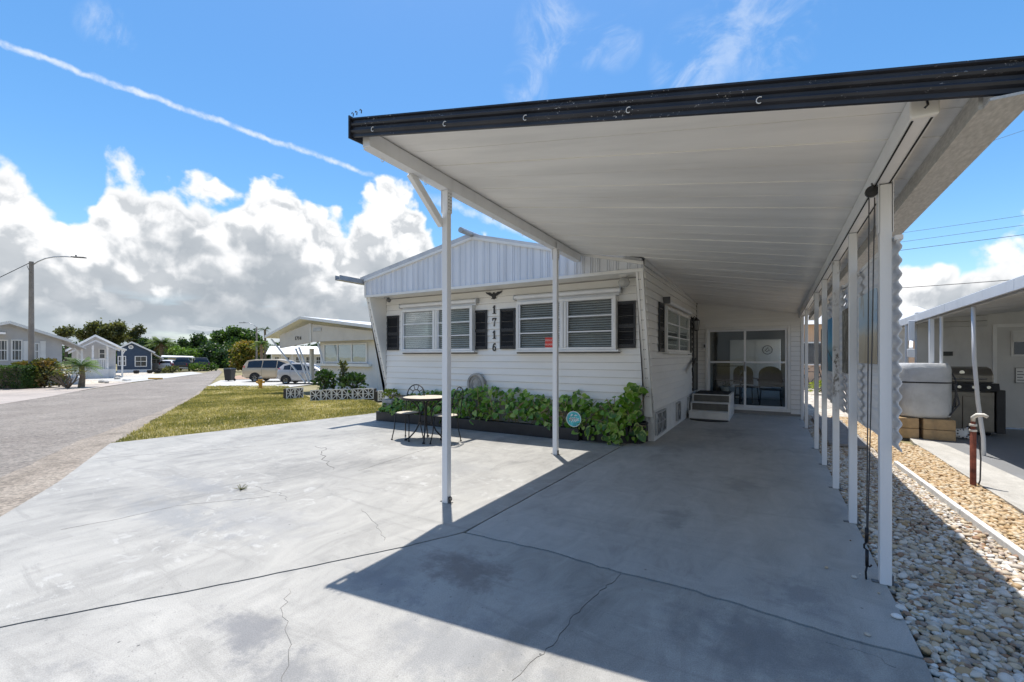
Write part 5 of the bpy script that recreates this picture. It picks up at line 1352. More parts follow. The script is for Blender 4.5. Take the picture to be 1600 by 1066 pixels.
ped = thing('stone_block', 'rough grey stone block at the left end of the planter', 'stone block', (-7.32, 7.16, .205))
sv = MB()
for k in range(3):
    zz = .207 + k * .088; j = lambda: random.uniform(-.012, .012)
    sv.hexa([(-7.47 + j(), 7.06 + j(), zz), (-7.16 + j(), 7.06 + j(), zz), (-7.16 + j(), 7.34, zz), (-7.47, 7.34, zz), (-7.46 + j(), 7.07 + j(), zz + .086), (-7.17 + j(), 7.07 + j(), zz + .086), (-7.17, 7.34, zz + .086), (-7.46, 7.34, zz + .086)])
sv.build('block', M['stone'], ped, bevel=.015)
def tuft(name, label, c, r, h, n, mat, cat='plant', lw=.03, group=None, stems=True, up=.5):
    t_ = thing(name, label, cat, c, group=group); b = MB(); s_ = MB(); c = Vector(c)
    for k in range(n):
        a = random.uniform(0, 6.283); rr = r * math.sqrt(random.random()); zz = h * random.random() ** up
        k_ = math.sqrt(max(.05, 1 - (zz / h) ** 2 * .7)); p = c + Vector((rr * k_ * math.cos(a), rr * k_ * math.sin(a), zz))
        d = Vector((random.gauss(0, 1), random.gauss(0, 1), random.gauss(.4, .7))).normalized(); w = d.cross(Vector((random.gauss(0, 1), random.gauss(0, 1), .3))).normalized() * lw * random.uniform(.6, 1.2); l = lw * random.uniform(2, 3.6)
        b.add([p, p + d * l * .5 + w, p + d * l, p + d * l * .5 - w], [(0, 1, 2, 3)])
        if stems and k % 14 == 0: s_.tube([c + Vector((0, 0, 0)), (c + p) / 2 + Vector((0, 0, h * .1)), p], max(.006, lw * .15), 4)
    b.build('foliage', mat, t_, recalc=False)
    if stems: tag(s_.build('stem', M['tree_bark'], t_), kind='stuff')
    return t_
tuft('succulent', 'small yellow-green plant sitting on the grey stone block', (-7.32, 7.2, .47), .20, .20, 150, M['leaf_yellow'], lw=.022)

# ------------------------------------------------------------------ wrought iron table and chairs
tb = thing('bistro_table', 'round wrought-iron patio table with pale top on curved legs', 'table', (-5.06, 5.78, 0))
M['table_top'] = pm('pale_table_top', (0.52, 0.46, 0.36), 0.12, 9, 0.6, 0.1, 40)
c = Vector((-5.06, 5.78, 0))
MB().lathe([(.001, .715), (.375, .715), (.375, .732), (.001, .732)], c, 48).build('tabletop', M['table_top'], tb, smooth='auto')
MB().lathe([(.3755, .70), (.40, .70), (.405, .718), (.40, .735), (.3755, .735), (.3755, .70)], c, 48).build('rim', M['iron'], tb, smooth='auto')
for k in range(4):
    a = R(35 + 90 * k); d = Vector((math.cos(a), math.sin(a), 0))
    pr = [(.30, .70), (.22, .66), (.12, .55), (.09, .42), (.11, .28), (.17, .16), (.27, .05), (.335, .018)]
    MB().tube([c + d * r + Vector((0, 0, z_)) for r, z_ in pr], .0125, 8).build('leg', M['iron'], tb, smooth=True)
    MB().lathe([(.001, 0), (.024, .003), (.026, .016), (.016, .03), (.001, .034)], c + d * .335, 10).build('foot', M['iron'], tb, smooth=True)
for r, z_ in ((.105, .30), (.10, .27), (.30, .695)): MB().tube([c + Vector((r * math.cos(t_), r * math.sin(t_), z_)) for t_ in [2 * math.pi * i / 28 for i in range(29)]], .007, 6).build('ring_stretcher', M['iron'], tb, smooth=True)
def iron_chair(loc, rz, label):
    t_ = thing('iron_chair', label, 'chair', loc, rz, 'wrought-iron chairs at the round table', local=True)
    s_ = MB(); n = 40
    s_.lathe([(.001, .445), (.185, .445), (.19, .452), (.185, .460), (.001, .460)], (0, 0, 0), 32); s_.build('seat', M['table_top'], t_, smooth='auto')
    MB().tube([(.20 * math.cos(2 * math.pi * i / 32), .20 * math.sin(2 * math.pi * i / 32), .45) for i in range(33)], .010, 6).build('seat_ring', M['iron'], t_, smooth=True)
    for sx, sy in ((-.14, -.14), (.14, -.14), (-.15, .13), (.15, .13)):
        MB().tube([(sx, sy, .45), (sx * 1.12, sy * 1.12, .2), (sx * 1.3, sy * 1.36, .012)], .0095, 7).build('leg', M['iron'], t_, smooth=True)
        MB().lathe([(.001, 0), (.017, .002), (.017, .016), (.001, .02)], (sx * 1.3, sy * 1.36, 0), 8).build('foot', M['iron'], t_)
    hw_ = .185; yb = .17; pts = [(-hw_, yb, .45), (-hw_, yb + .02, .62), (-hw_, yb + .045, .75)]
    pts += [(-hw_ * math.cos(math.pi * i / 12), yb + .05 + .02 * math.sin(math.pi * i / 12), .75 + .17 * math.sin(math.pi * i / 12)) for i in range(1, 12)] + [(hw_, yb + .045, .75), (hw_, yb + .02, .62), (hw_, yb, .45)]
    MB().tube(pts, .0095, 7).build('back_frame', M['iron'], t_, smooth=True)
    b = MB(); b.tube([(-hw_, yb + .045, .75), (0, yb + .045, .72), (hw_, yb + .045, .75)], .006, 5)
    arc2 = [(-.085 * math.cos(math.pi * i / 10), yb + .06, .75 + .085 * math.sin(math.pi * i / 10)) for i in range(11)]; b.tube(arc2, .006, 5)
    for i in (2, 4, 6, 8):
        a = math.pi * i / 10; b.tube([(-.085 * math.cos(a), yb + .06, .75 + .085 * math.sin(a)), (-hw_ * .97 * math.cos(a), yb + .065, .75 + .165 * math.sin(a))], .006, 5)
    b.tube([(-.06, yb, .46), (-.10, yb + .02, .58), (-.03, yb + .04, .66), (0, yb + .045, .72)], .006, 5); b.tube([(.06, yb, .46), (.10, yb + .02, .58), (.03, yb + .04, .66), (0, yb + .045, .72)], .006, 5)
    b.build('back_scroll', M['iron'], t_, smooth=True)
iron_chair(G(637, 686), R(4), 'black iron chair with arched back, standing left behind the table')
iron_chair(G(697, 692), R(-78), 'black iron chair turned sideways, right of the table behind the post')

# ------------------------------------------------------------------ neighbour on the right
NB = thing('neighbour_home', 'white neighbouring home with open porch roof at the right edge', 'house', (4.5, 12.4, 0))
M['nb_wall'] = pm('neighbour_wall', (0.62, 0.61, 0.58), 0.05, 1.5, 0.6, 0.05, 40, dirt=0.18)
nf = lambda y_: 2.33 - .020 * (y_ - 6.8)
b = MB(); X0 = 2.45
def slopebox(b, x0, x1, y0, y1, za0, za1, dz0, dz1):  # heights follow nf, plus rise in x
    rise = lambda x: .085 * (x - X0)
    b.hexa([(x0, y0, nf(y0) + rise(x0) + dz0), (x1, y0, nf(y0) + rise(x1) + dz0), (x1, y1, nf(y1) + rise(x1) + dz0), (x0, y1, nf(y1) + rise(x0) + dz0), (x0, y0, nf(y0) + rise(x0) + dz1), (x1, y0, nf(y0) + rise(x1) + dz1), (x1, y1, nf(y1) + rise(x1) + dz1), (x0, y1, nf(y1) + rise(x0) + dz1)])
yy = 2.6; k = 0
while yy < 13.4:
    b = MB(); slopebox(b, X0 + .04, 7.5, yy + .004, yy + .40, 0, 0, -.07 + (.002 if k % 2 else 0), -.03); b.build('roof_pan', M['nb_wall'], NB); yy += .405; k += 1
b = MB(); slopebox(b, X0 + .03, 7.6, 2.6, 13.4, 0, 0, -.028, -.005); b.build('pan_gap_cover', M['roof_grey'], NB)
yy = 2.6
while yy < 13.4:
    b = MB(); slopebox(b, X0 - .015, X0 + .025, yy, min(13.42, yy + 2.395), 0, 0, -.135, .01); b.build('fascia', M['white_alu'], NB, bevel=.006); yy += 2.4
b = MB(); slopebox(b, X0 + .05, X0 + .12, 2.7, 13.3, 0, 0, -.16, -.075); b.build('beam', M['nb_wall'], NB)
def nbwall(b, x0, x1, y0, y1, z0, z1): b.box(x0, x1, y0, y1, z0, z1)
b = MB(); b.box(2.66, 3.80, 12.45, 12.6, 0, 2.35); b.box(4.78, 9, 12.45, 12.6, 0, 2.6); b.box(3.8001, 4.7799, 12.45, 12.6, 2.06, 2.6); b.build('wall', M['nb_wall'], NB)
for k in range(3):
    b = MB(); b.prism([(2.68, 12.449, 2.02 + k * .11), (2.68, 12.40, 2.03 + k * .11), (2.68, 12.43, 2.125 + k * .11), (2.68, 12.449, 2.125 + k * .11)], (1.04, 0, 0)); b.build('wall_rib', M['nb_wall'], NB)
d_ = MB(); d_.box(3.80, 3.86, 12.43, 12.50, .02, 2.06); d_.box(4.72, 4.78, 12.43, 12.50, .02, 2.06); d_.box(3.8601, 4.7199, 12.43, 12.50, 2.0, 2.06)
dr2 = d_.build('door', M['white'], NB)
MB().box(3.862, 4.718, 12.46, 12.49, .02, 1.998).build('door_leaf', M['nb_wall'], dr2)
MB().box(4.06, 4.55, 12.445, 12.459, 1.42, 1.92).build('door_window', M['white'], dr2); MB().box(4.10, 4.51, 12.438, 12.4445, 1.46, 1.88).build('pane', M['glass_dark'], dr2)
MB().box(4.08, 4.53, 12.425, 12.437, 1.70, 1.91).build('window_curtain', M['blind'], dr2)
b = MB(); b.box(4.115, 4.26, 12.448, 12.458, .90, 1.20); sgn = b.build('door_sign', M['plate_grey'], dr2); MB().box(4.125, 4.25, 12.444, 12.4475, .91, 1.19).build('sign_face', M['white'], sgn)
b = MB()
for k in range(4): b.box(4.14, 4.235 - .02 * (k % 2), 12.4415, 12.4438, .95 + k * .055, .965 + k * .055)
b.build('sign_lines', M['plate_grey'], sgn)
b = MB(); b.box(3.05, 3.22, 12.43, 12.449, 1.43, 1.52); vp = b.build('wall_vent', M['plate_grey'], NB)
for k in range(3): MB().box(3.06, 3.21, 12.422, 12.4295, 1.445 + k * .025, 1.455 + k * .025).build('vent_slat', M['dark'], vp)
b = MB(); b.box(2.10, 2.66, 13.3, 13.4, 0, 2.1); b.build('side_wall', M['white'], NB)
for k in range(2): MB().box(2.12, 2.64, 13.27, 13.299, 1.72 + k * .14, 1.84 + k * .14).build('wall_rib', M['white'], NB)
for x, y_, w in ((2.53, 10.33, .045), (2.45, 12.2, .06), (2.10, 13.2, .05)):
    MB().tube([(x, y_, 0), (x, y_, nf(y_) - .155)], w / 2, 10).build('post', M['white_alu'], NB, smooth='auto')
MB().box(2.47, 2.53, 10.72, 10.80, .3, 2.1).build('post', M['white_alu'], NB)
MB().tube([(2.63, 8.9, .0), (2.625, 8.9, .25), (2.57, 8.9, .75), (2.53, 8.9, 1.4), (2.52, 8.9, nf(8.9) - .155)], .024, 10).build('post', M['white_alu'], NB, smooth=True)
ds = MB(); ds.bar((2.36, 11.4, nf(11.4) - .12), (2.36, 11.4, 1.72), .07, .09); ds.bar((2.36, 11.4, 1.72), (2.29, 11.1, 1.56), .06, .07); ds.bar((2.29, 11.1, 1.56), (2.29, 11.1, 1.40), .10, .10); ds.build('downspout', M['white_alu'], NB, bevel=.01)
# white wrapped tank on blocks
tk = thing('storage_tank', 'pale grey wrapped tank with a black strap, standing on tan blocks', 'tank', (2.30, 10.45, .35))
sup = []
def rounded(b, cx, cy, z0, z1, rx, ry, n=28, p=4.0):
    prof = [(.86, 0), (.96, .03), (1, .10), (1.0, .5), (1.0, .88), (.96, .96), (.88, 1.0)]; v, f = [], []
    for s_, h in prof:
        for j in range(n):
            a = 2 * math.pi * j / n; ca, sa = math.cos(a), math.sin(a)
            r_ = (abs(ca) ** p + abs(sa) ** p) ** (-1 / p); v.append((cx + rx * s_ * r_ * ca, cy + ry * s_ * r_ * sa, z0 + (z1 - z0) * h))
    for i in range(len(prof) - 1):
        for j in range(n): f.append((i * n + j, i * n + (j + 1) % n, (i + 1) * n + (j + 1) % n, (i + 1) * n + j))
    f += [tuple(range(n))[::-1], tuple(range((len(prof) - 1) * n, len(prof) * n))]; b.add(v, f)
M['wrap'] = pm('tank_wrap', (0.56, 0.57, 0.57), 0.10, 4, 0.45, 0.5, 7, dirt=0.25, bdist=0.03)
b = MB(); rounded(b, 2.30, 10.45, .36, 1.30, .36, .30); b.build('body', M['wrap'], tk, smooth='auto')
b = MB(); rounded(b, 2.30, 10.45, .955, .985, .364, .304); b.build('strap', M['black'], tk)
b = MB(); b.tube([(2.62, 10.30, 1.24), (2.70, 10.28, 1.0), (2.70, 10.30, .7), (2.64, 10.28, .45)], .012); b.tube([(2.66, 10.2, .95), (2.72, 10.2, .62), (2.60, 10.2, .42)], .012); b.build('hose', M['cable'], tk)
b = MB(); b.tube([(1.98, 10.5, 1.2), (1.93, 10.5, 1.22), (1.90, 10.5, 1.12), (1.90, 10.5, .9)], .045, 10); b.build('pipe_elbow', M['white_alu'], tk, smooth=True)
for (x0, x1, y0, y1, z0, z1, lb) in ((1.93, 2.20, 10.14, 10.55, 0, .172, 'narrow tan concrete block, lower left under the tank'), (1.93, 2.20, 10.14, 10.55, .176, .352, 'narrow tan concrete block, upper left under the tank'), (2.25, 2.66, 10.12, 10.55, 0, .172, 'wide tan concrete block, lower right under the tank'), (2.25, 2.66, 10.12, 10.55, .176, .352, 'wide tan concrete block, upper right under the tank')):
    tag(MB().box(x0, x1, y0, y1, z0, z1).build('concrete_block', M['block_tan'], origin=((x0 + x1) / 2, 10.3, z0), bevel=.012), lb, 'block', 'tan blocks under the tank')
# barbecue
gr = thing('gas_grill', 'steel and black four-burner gas grill on the neighbouring porch', 'grill', (3.02, 11.35, 0))
x0, x1, y0 = 2.62, 3.42, 11.1
b = MB(); b.box(x0, x1, y0 + .02, 11.62, .06, .78); b.build('cart', M['bronze'], gr, bevel=.01)
for a, c in ((x0 + .01, 2.995), (3.005, x1 - .01)): MB().box(a, c, y0, y0 + .018, .08, .70).build('cart_door', M['bronze'], gr, bevel=.005)
MB().tube([(2.74, y0 - .002, .64), (2.74, y0 - .035, .62), (2.74, y0 - .035, .50), (2.90, y0 - .035, .50), (2.90, y0 - .035, .62), (2.90, y0 - .002, .64)], .014, 7).build('handle', M['black'], gr)
MB().prism([(x0 - .02, y0 - .06, .80), (x0 - .02, y0 - .02, .94), (x0 - .02, y0 + .1, .94), (x0 - .02, y0 + .1, .785)], (x1 - x0 + .07, 0, 0)).build('control_panel', M['black'], gr, bevel=.006)
for k in range(4):
    c = (x0 + .13 + k * .19, y0 - .045, .87); kb = MB(); kb.lathe([(.001, -.035), (.026, -.035), (.03, -.006), (.034, 0), (.001, 0)], c, 14, 'y'); kb.build('knob', M['chrome'], gr, smooth='auto')
hd = MB(); pr = [(y0 - .02, .945), (y0 + .0, 1.10), (y0 + .10, 1.20), (y0 + .26, 1.235), (y0 + .42, 1.18), (y0 + .5, .945)]
hd.prism([(x0 + .01, a, z_) for a, z_ in pr], (x1 - x0 - .02, 0, 0)); h_ = hd.build('hood', M['bronze'], gr, bevel=.025)
MB().tube([(x0 + .12, y0 - .01, 1.02), (x0 + .12, y0 - .06, 1.02), (x1 - .12, y0 - .06, 1.02), (x1 - .12, y0 - .01, 1.02)], .012, 8).build('hood_handle', M['chrome'], h_)
MB().lathe([(.001, -.008), (.035, -.008), (.035, 0), (.001, 0)], (3.0, y0 + .02, 1.13), 14, 'y').build('thermometer', M['chrome'], h_)
MB().box(x1 + .03, x1 + .15, y0 + .04, 11.55, .05, .82).build('gas_cabinet', M['black'], gr, bevel=.01)
for xx in (x0 + .06, x1 - .06): MB().lathe([(.001, -.025), (.05, -.025), (.05, .025), (.001, .025)], (xx, 11.2, .052), 14, 'x').build('wheel', M['rubber'], gr)
# spotted dog figurine
dg = thing('dog_figurine', 'small white spotted dog figurine lying on the grey patio', 'figurine', (2.76, 10.52, 0))
def spotted():
    n = NT('spotted_glaze'); k = n.step(n.voro(26, 'F1'), .30, .36, 1, 0); return n.done(n.mix(k, (.78, .77, .74), (.02, .02, .02)), .35)
M['spots'] = spotted()
def skin(name, verts, edges, radii, mat, parent, sub=2, off=(0, 0, 0)):
    me = bpy.data.meshes.new(name); me.from_pydata([tuple(Vector(v) + Vector(off) - ORG.get(parent.name, Vector((0, 0, 0)))) for v in verts], edges, [])
    ob = bpy.data.objects.new(name, me); COL.objects.link(ob); ob.parent = parent
    ob.modifiers.new('skin', 'SKIN'); s_ = me.skin_vertices[0].data
    for i, r_ in enumerate(radii): s_[i].radius = (r_, r_) if not isinstance(r_, tuple) else r_
    s_[0].use_root = True; me.materials.append(mat)
    m_ = ob.modifiers.new('sub', 'SUBSURF'); m_.levels = 1; m_.render_levels = sub
    return ob
V = [(0, 0, .10), (-.10, 0, .095), (-.16, 0, .085), (.10, 0, .105), (.15, 0, .15), (.18, 0, .19), (.245, 0, .175), (.10, -.05, .04), (.20, -.06, .022), (.10, .05, .04), (.20, .06, .022), (-.12, -.07, .05), (-.04, -.085, .025), (-.12, .07, .05), (-.04, .085, .025), (-.22, .02, .05)]
E_ = [(0, 1), (1, 2), (0, 3), (3, 4), (4, 5), (5, 6), (3, 7), (7, 8), (3, 9), (9, 10), (1, 11), (11, 12), (1, 13), (13, 14), (2, 15)]
skin('body', V, E_, [.07, .068, .06, .065, .045, .052, .03, .03, .022, .03, .022, .04, .024, .04, .024, .014], M['spots'], dg, 2, (2.76, 10.52, 0))
for s_ in (-1, 1): MB().lathe([(.001, 0), (.02, .01), (.022, .04), (.012, .06), (.001, .062)], (2.76 + .165, 10.52 + s_ * .05, .165), 8).build('ear', M['black'], dg, smooth=True)
# stand pipe
sp_ = thing('stand_pipe', 'rusty red stand pipe with a white wrapped tap between path and stones', 'pipe', (1.93, 6.82, 0))
MB().lathe([(.001, 0), (.027, 0), (.027, .62), (.02, .63), (.02, .70), (.001, .70)], (1.93, 6.82, 0), 14).build('pipe', M['rust'], sp_, smooth='auto')
M['cream'] = pm('cream_wrap', (0.72, 0.68, 0.60), 0.1, 20, 0.8, 0.8, 60)
b = MB(); b.tube([(1.93, 6.82, .70), (1.93, 6.82, .745), (1.955, 6.80, .775), (2.0, 6.77, .78), (2.03, 6.76, .76)], [.018, .021, .022, .02, .016], 9); b.build('tap_wrap', M['cream'], sp_, smooth=True)
for zz in (.60, .66): MB().lathe([(.0275, zz - .012), (.033, zz - .01), (.033, zz + .01), (.0275, zz + .012)], (1.93, 6.82, 0), 14).build('clamp', M['cream'], sp_)
MB().tube([(1.97, 6.80, .55), (1.985, 6.80, .3), (1.98, 6.80, .06), (1.97, 6.81, .01)], .007, 6).build('drain_hose', M['cable'], sp_)
# bicycle and house beyond the far posts
def bicycle(loc, rz):
    t_ = thing('bicycle', 'dark bicycle parked beyond the far carport posts', 'bicycle', loc, rz, local=True)
    for x in (-.52, .52):
        w = MB(); w.tube([(x + .32 * math.cos(2 * math.pi * i / 28), 0, .33 + .32 * math.sin(2 * math.pi * i / 28)) for i in range(29)], .02, 6); w_ = w.build('wheel', M['rubber'], t_)
        s_ = MB()
        for i in range(10): s_.tube([(x, 0, .33), (x + .31 * math.cos(i * .628), 0, .33 + .31 * math.sin(i * .628))], .003, 4)
        s_.build('spokes', M['chrome'], w_)
    f = MB(); A_, B_, C_, D_ = (-.52, 0, .33), (-.10, 0, .30), (-.22, 0, .82), (.36, 0, .80)
    for a, c in ((A_, B_), (A_, C_), (B_, C_), (C_, D_), (B_, D_), (D_, (.52, 0, .33))): f.tube([a, c], .016, 7)
    f.build('frame', M['black'], t_)
    MB().tube([(.36, 0, .80), (.33, 0, .98), (.30, .26, 1.02), (.18, .28, 1.0)], .013).build('handlebar', M['black'], t_); MB().tube([(.33, 0, .98), (.30, -.26, 1.02), (.18, -.28, 1.0)], .013).build('handlebar', M['black'], t_)
    MB().hexa([(-.36, -.08, .92), (-.10, -.03, .92), (-.10, .03, .92), (-.36, .08, .92), (-.36, -.07, .97), (-.10, -.02, .96), (-.10, .02, .96), (-.36, .07, .97)]).build('saddle', M['rubber'], t_, bevel=.015)
    MB().tube([(-.10, -.08, .30), (-.10, .08, .30)], .02).build('pedal_axle', M['black'], t_)
p = D(1268, 18.5); bicycle((p.x, p.y, -.033), R(35))
ph = thing('peach_house', 'peach-walled house glimpsed beyond the carport posts', 'house', (2.2, 26, 0))
MB().box(-1.0, 6.0, 25, 33, -.03, 2.9).build('wall', M['peach'], ph); MB().hexa([(-1.4, 24.6, 2.9), (6.4, 24.6, 2.9), (6.4, 33.4, 2.9), (-1.4, 33.4, 2.9), (-1.0, 28, 3.8), (6, 28, 3.8), (6, 30, 3.8), (-1, 30, 3.8)]).build('roof', M['shingle'], ph)
w_ = MB().box(1.1, 2.3, 24.96, 24.999, 1.0, 2.1).build('window', M['white'], ph); MB().box(1.17, 2.23, 24.95, 24.959, 1.07, 2.03).build('pane', M['glass_far'], w_)
tuft('yellow_bush', 'yellow-green low shrub beyond the far carport posts', (1.75, 20.5, -.03), .6, .5, 500, M['leaf_yellow'], 'bush', .035)
# power lines
for k, (a, c, Z0, Z1, r_, lb) in enumerate((((1395, 272), (1600, 203), 34, 30, .012, 'highest thin power line, crossing beside the carport gutter'), ((1395, 366), (1600, 336), 34, 30, .012, 'upper of the three close power lines'), ((1395, 380), (1600, 351), 34, 30, .013, 'middle of the three close power lines'), ((1393, 393), (1600, 366), 34, 30, .018, 'lowest of the three close power lines'), ((1393, 451), (1562, 438), 30, 26, .022, 'single power line just above the neighbouring porch roof'))):
    P0, P1 = W(*a, Z0), W(*c, Z1); d = (P1 - P0)
    A_, B_ = P0 - d * 2.2, P1 + d * 3.0
    pts = []
    for i in range(25):
        u = i / 24; q = A_.lerp(B_, u); s0 = .4 * (4 * u * (1 - u)); t_ = ((P0 - A_).length / (B_ - A_).length); s1 = .4 * 4 * t_ * (1 - t_); pts.append(q + Vector((0, 0, s1 - s0)))
    tag(MB().tube(pts, r_, 5).build('power_line', M['cable'], origin=P0), lb, 'power line', 'power lines on the right')

# ------------------------------------------------------------------ street side: number 1714
H2 = thing('mobile_home', 'cream and white home numbered 1714 with leaning porch struts', 'house', (-18, 14, -.3))
M['cream_wall'] = pm('cream_wall', (0.60, 0.56, 0.50), 0.05, 2, 0.6, dirt=0.1)
M['white2'] = pm('white_wall_far', (0.70, 0.69, 0.67), 0.05, 2, 0.6, dirt=0.1)
MB().box(-19.05, -14.95, 14.0, 24, -.36, 2.5).build('wall', M['white2'], H2, bevel=.12)
MB().prism([(-19.1, 13.62, 2.12), (-14.9, 13.62, 2.14), (-14.9, 13.62, 2.52), (-19.1, 13.62, 2.97)], (0, .36, 0)).build('gable_band', M['cream_wall'], H2)
gp = MB().prism([(-21.6, 13.6, 1.84), (-19.13, 13.6, 2.10), (-19.13, 13.6, 3.02), (-21.6, 13.6, 2.50)], (0, .12, 0)).build('porch_gable', M['cream_wall'], H2)
MB().bar((-19.115, 13.59, 2.10), (-19.115, 13.59, 3.0), .05, .05).build('trim', M['white'], H2)
MB().box(-18.95, -18.35, 13.60, 13.619, 2.60, 2.78).build('gable_vent', M['grey_metal'], H2)
text('1714', .26, 'house_number', M['black'], H2, facing(Vector((-20.1, 13.59, 2.30)), (0, -1, 0)), .01)
for a, c, nm in (((-22.5, 2.36), (-19.603, 3.22), 'roof'), ((-19.597, 3.22), (-14.55, 2.60), 'roof')):
    MB().hexa([(a[0], 13.35, a[1]), (c[0], 13.35, c[1]), (c[0], 24, c[1]), (a[0], 24, a[1]), (a[0], 13.35, a[1] + .13), (c[0], 13.35, c[1] + .13), (c[0], 24, c[1] + .13), (a[0], 24, a[1] + .13)]).build(nm, M['white_alu'], H2)
f = MB(); x0, x1, z0, z1 = -18.62, -15.65, 1.12, 2.02
f.box(x0, x1, 13.93, 13.985, z0, z0 + .06); f.box(x0, x1, 13.93, 13.985, z1 - .06, z1)
for k in range(4):
    xx = x0 + (x1 - x0 - .07) * k / 3; f.box(xx, xx + .07, 13.93, 13.985, z0 + .0605, z1 - .0605)
w_ = f.build('window', M['white'], H2)
for k in range(3):
    a = x0 + (x1 - x0 - .07) * k / 3 + .071; c = x0 + (x1 - x0 - .07) * (k + 1) / 3 - .001
    MB().box(a, c, 13.95, 13.955, z0 + .061, z1 - .061).build('pane', M['glass'], w_)
    bl = MB(); zz = z0 + .08
    while zz < z1 - .08: bl.box(a + .01, c - .01, 13.965, 13.98, zz, zz + .045); zz += .062
    bl.build('blind', M['blind'], w_)
MB().box(x0 + .06, x1 - .06, 13.9845, 13.9949, z0 + .062, z1 - .062).build('window_back', M['shade'], w_)
MB().box(-18.95, -15.4, 13.80, 13.99, .96, 1.08).build('sill', M['white'], H2)
MB().box(-23.2, -19.06, 19.0, 19.1, -.6, 2.5).build('porch_wall', M['white2'], H2)
for a, c in ((-22.4, -21.6), (-21.3, -20.4)): MB().box(a, c, 18.94, 18.99, .5, 2.0).build('porch_window', M['glass_far'], H2)
for a, c in (((424, 530), (477, 598)), ((462, 545), (483, 598)), ((467, 543), (487, 596)), ((497, 536), (505, 568))):
    p, q = onY(*a, 13.5), onY(*c, 13.5); MB().bar(p, q, .07, .05).build('strut', M['white_alu'], H2)
p, q = onY(487, 545, 14.6), onY(487, 597, 14.6); MB().bar(p, q, .16, .16).build('post', M['white'], H2)
bl_me = None
def block_planter(px0, px1, Z0, Z1, n, label, h=.40, mat='block_white'):
    a, c = D(px0, Z0), D(px1, Z1); u = (c - a); L_ = u.length; u.normalize(); nn = Vector((u.y, -u.x, 0))
    if nn.dot(-a) < 0: nn = -nn
    t_ = thing('block_planter', label, 'planter', a, group='pierced block planters next door')
    w = L_ / n
    for k in range(n):
        o = pierced(t_, a + u * (w * (k + .5)), u, nn, w - .006, h, 'block', M[mat])
    b = MB(); P = lambda s_, d, z_: a + u * s_ + nn * d + Vector((0, 0, z_))
    b.hexa([P(0, -.5, -.1), P(L_, -.5, -.1), P(L_, -.006, -.1), P(0, -.006, -.1), P(0, -.5, h - .05), P(L_, -.5, h - .05), P(L_, -.006, h - .05), P(0, -.006, h - .05)])
    b.build('soil', M['soil'], t_); return a, c
block_planter(485, 584, 16.4, 16.6, 6, 'long white pierced-block planter with leafy shrubs before the 1714 window')
block_planter(447, 474, 17.8, 18.2, 2, 'short white pierced-block planter left of the long one, at the strut feet', .44)
block_planter(590, 608, 15.4, 15.6, 2, 'greyer pierced-block planter half hidden behind the 1716 wing wall', .36)
p = D(508, 16.9); tuft('shrub', 'tall leafy shrub on the left of the long pierced-block planter', (p.x, p.y, p.z + .30), .45, .75, 420, M['leaf_dark'], 'shrub', .05)
p = D(551, 17.0); tuft('shrub', 'spreading dark shrub on the right of the long pierced-block planter', (p.x, p.y, p.z + .30), .62, .62, 520, M['leaf_dark'], 'shrub', .05)
p = D(536, 17.0); tuft('shrub', 'thin upright shrub between its two fuller neighbours in the long planter', (p.x, p.y, p.z + .30), .16, 1.1, 130, M['leaf_olive'], 'shrub', .05)

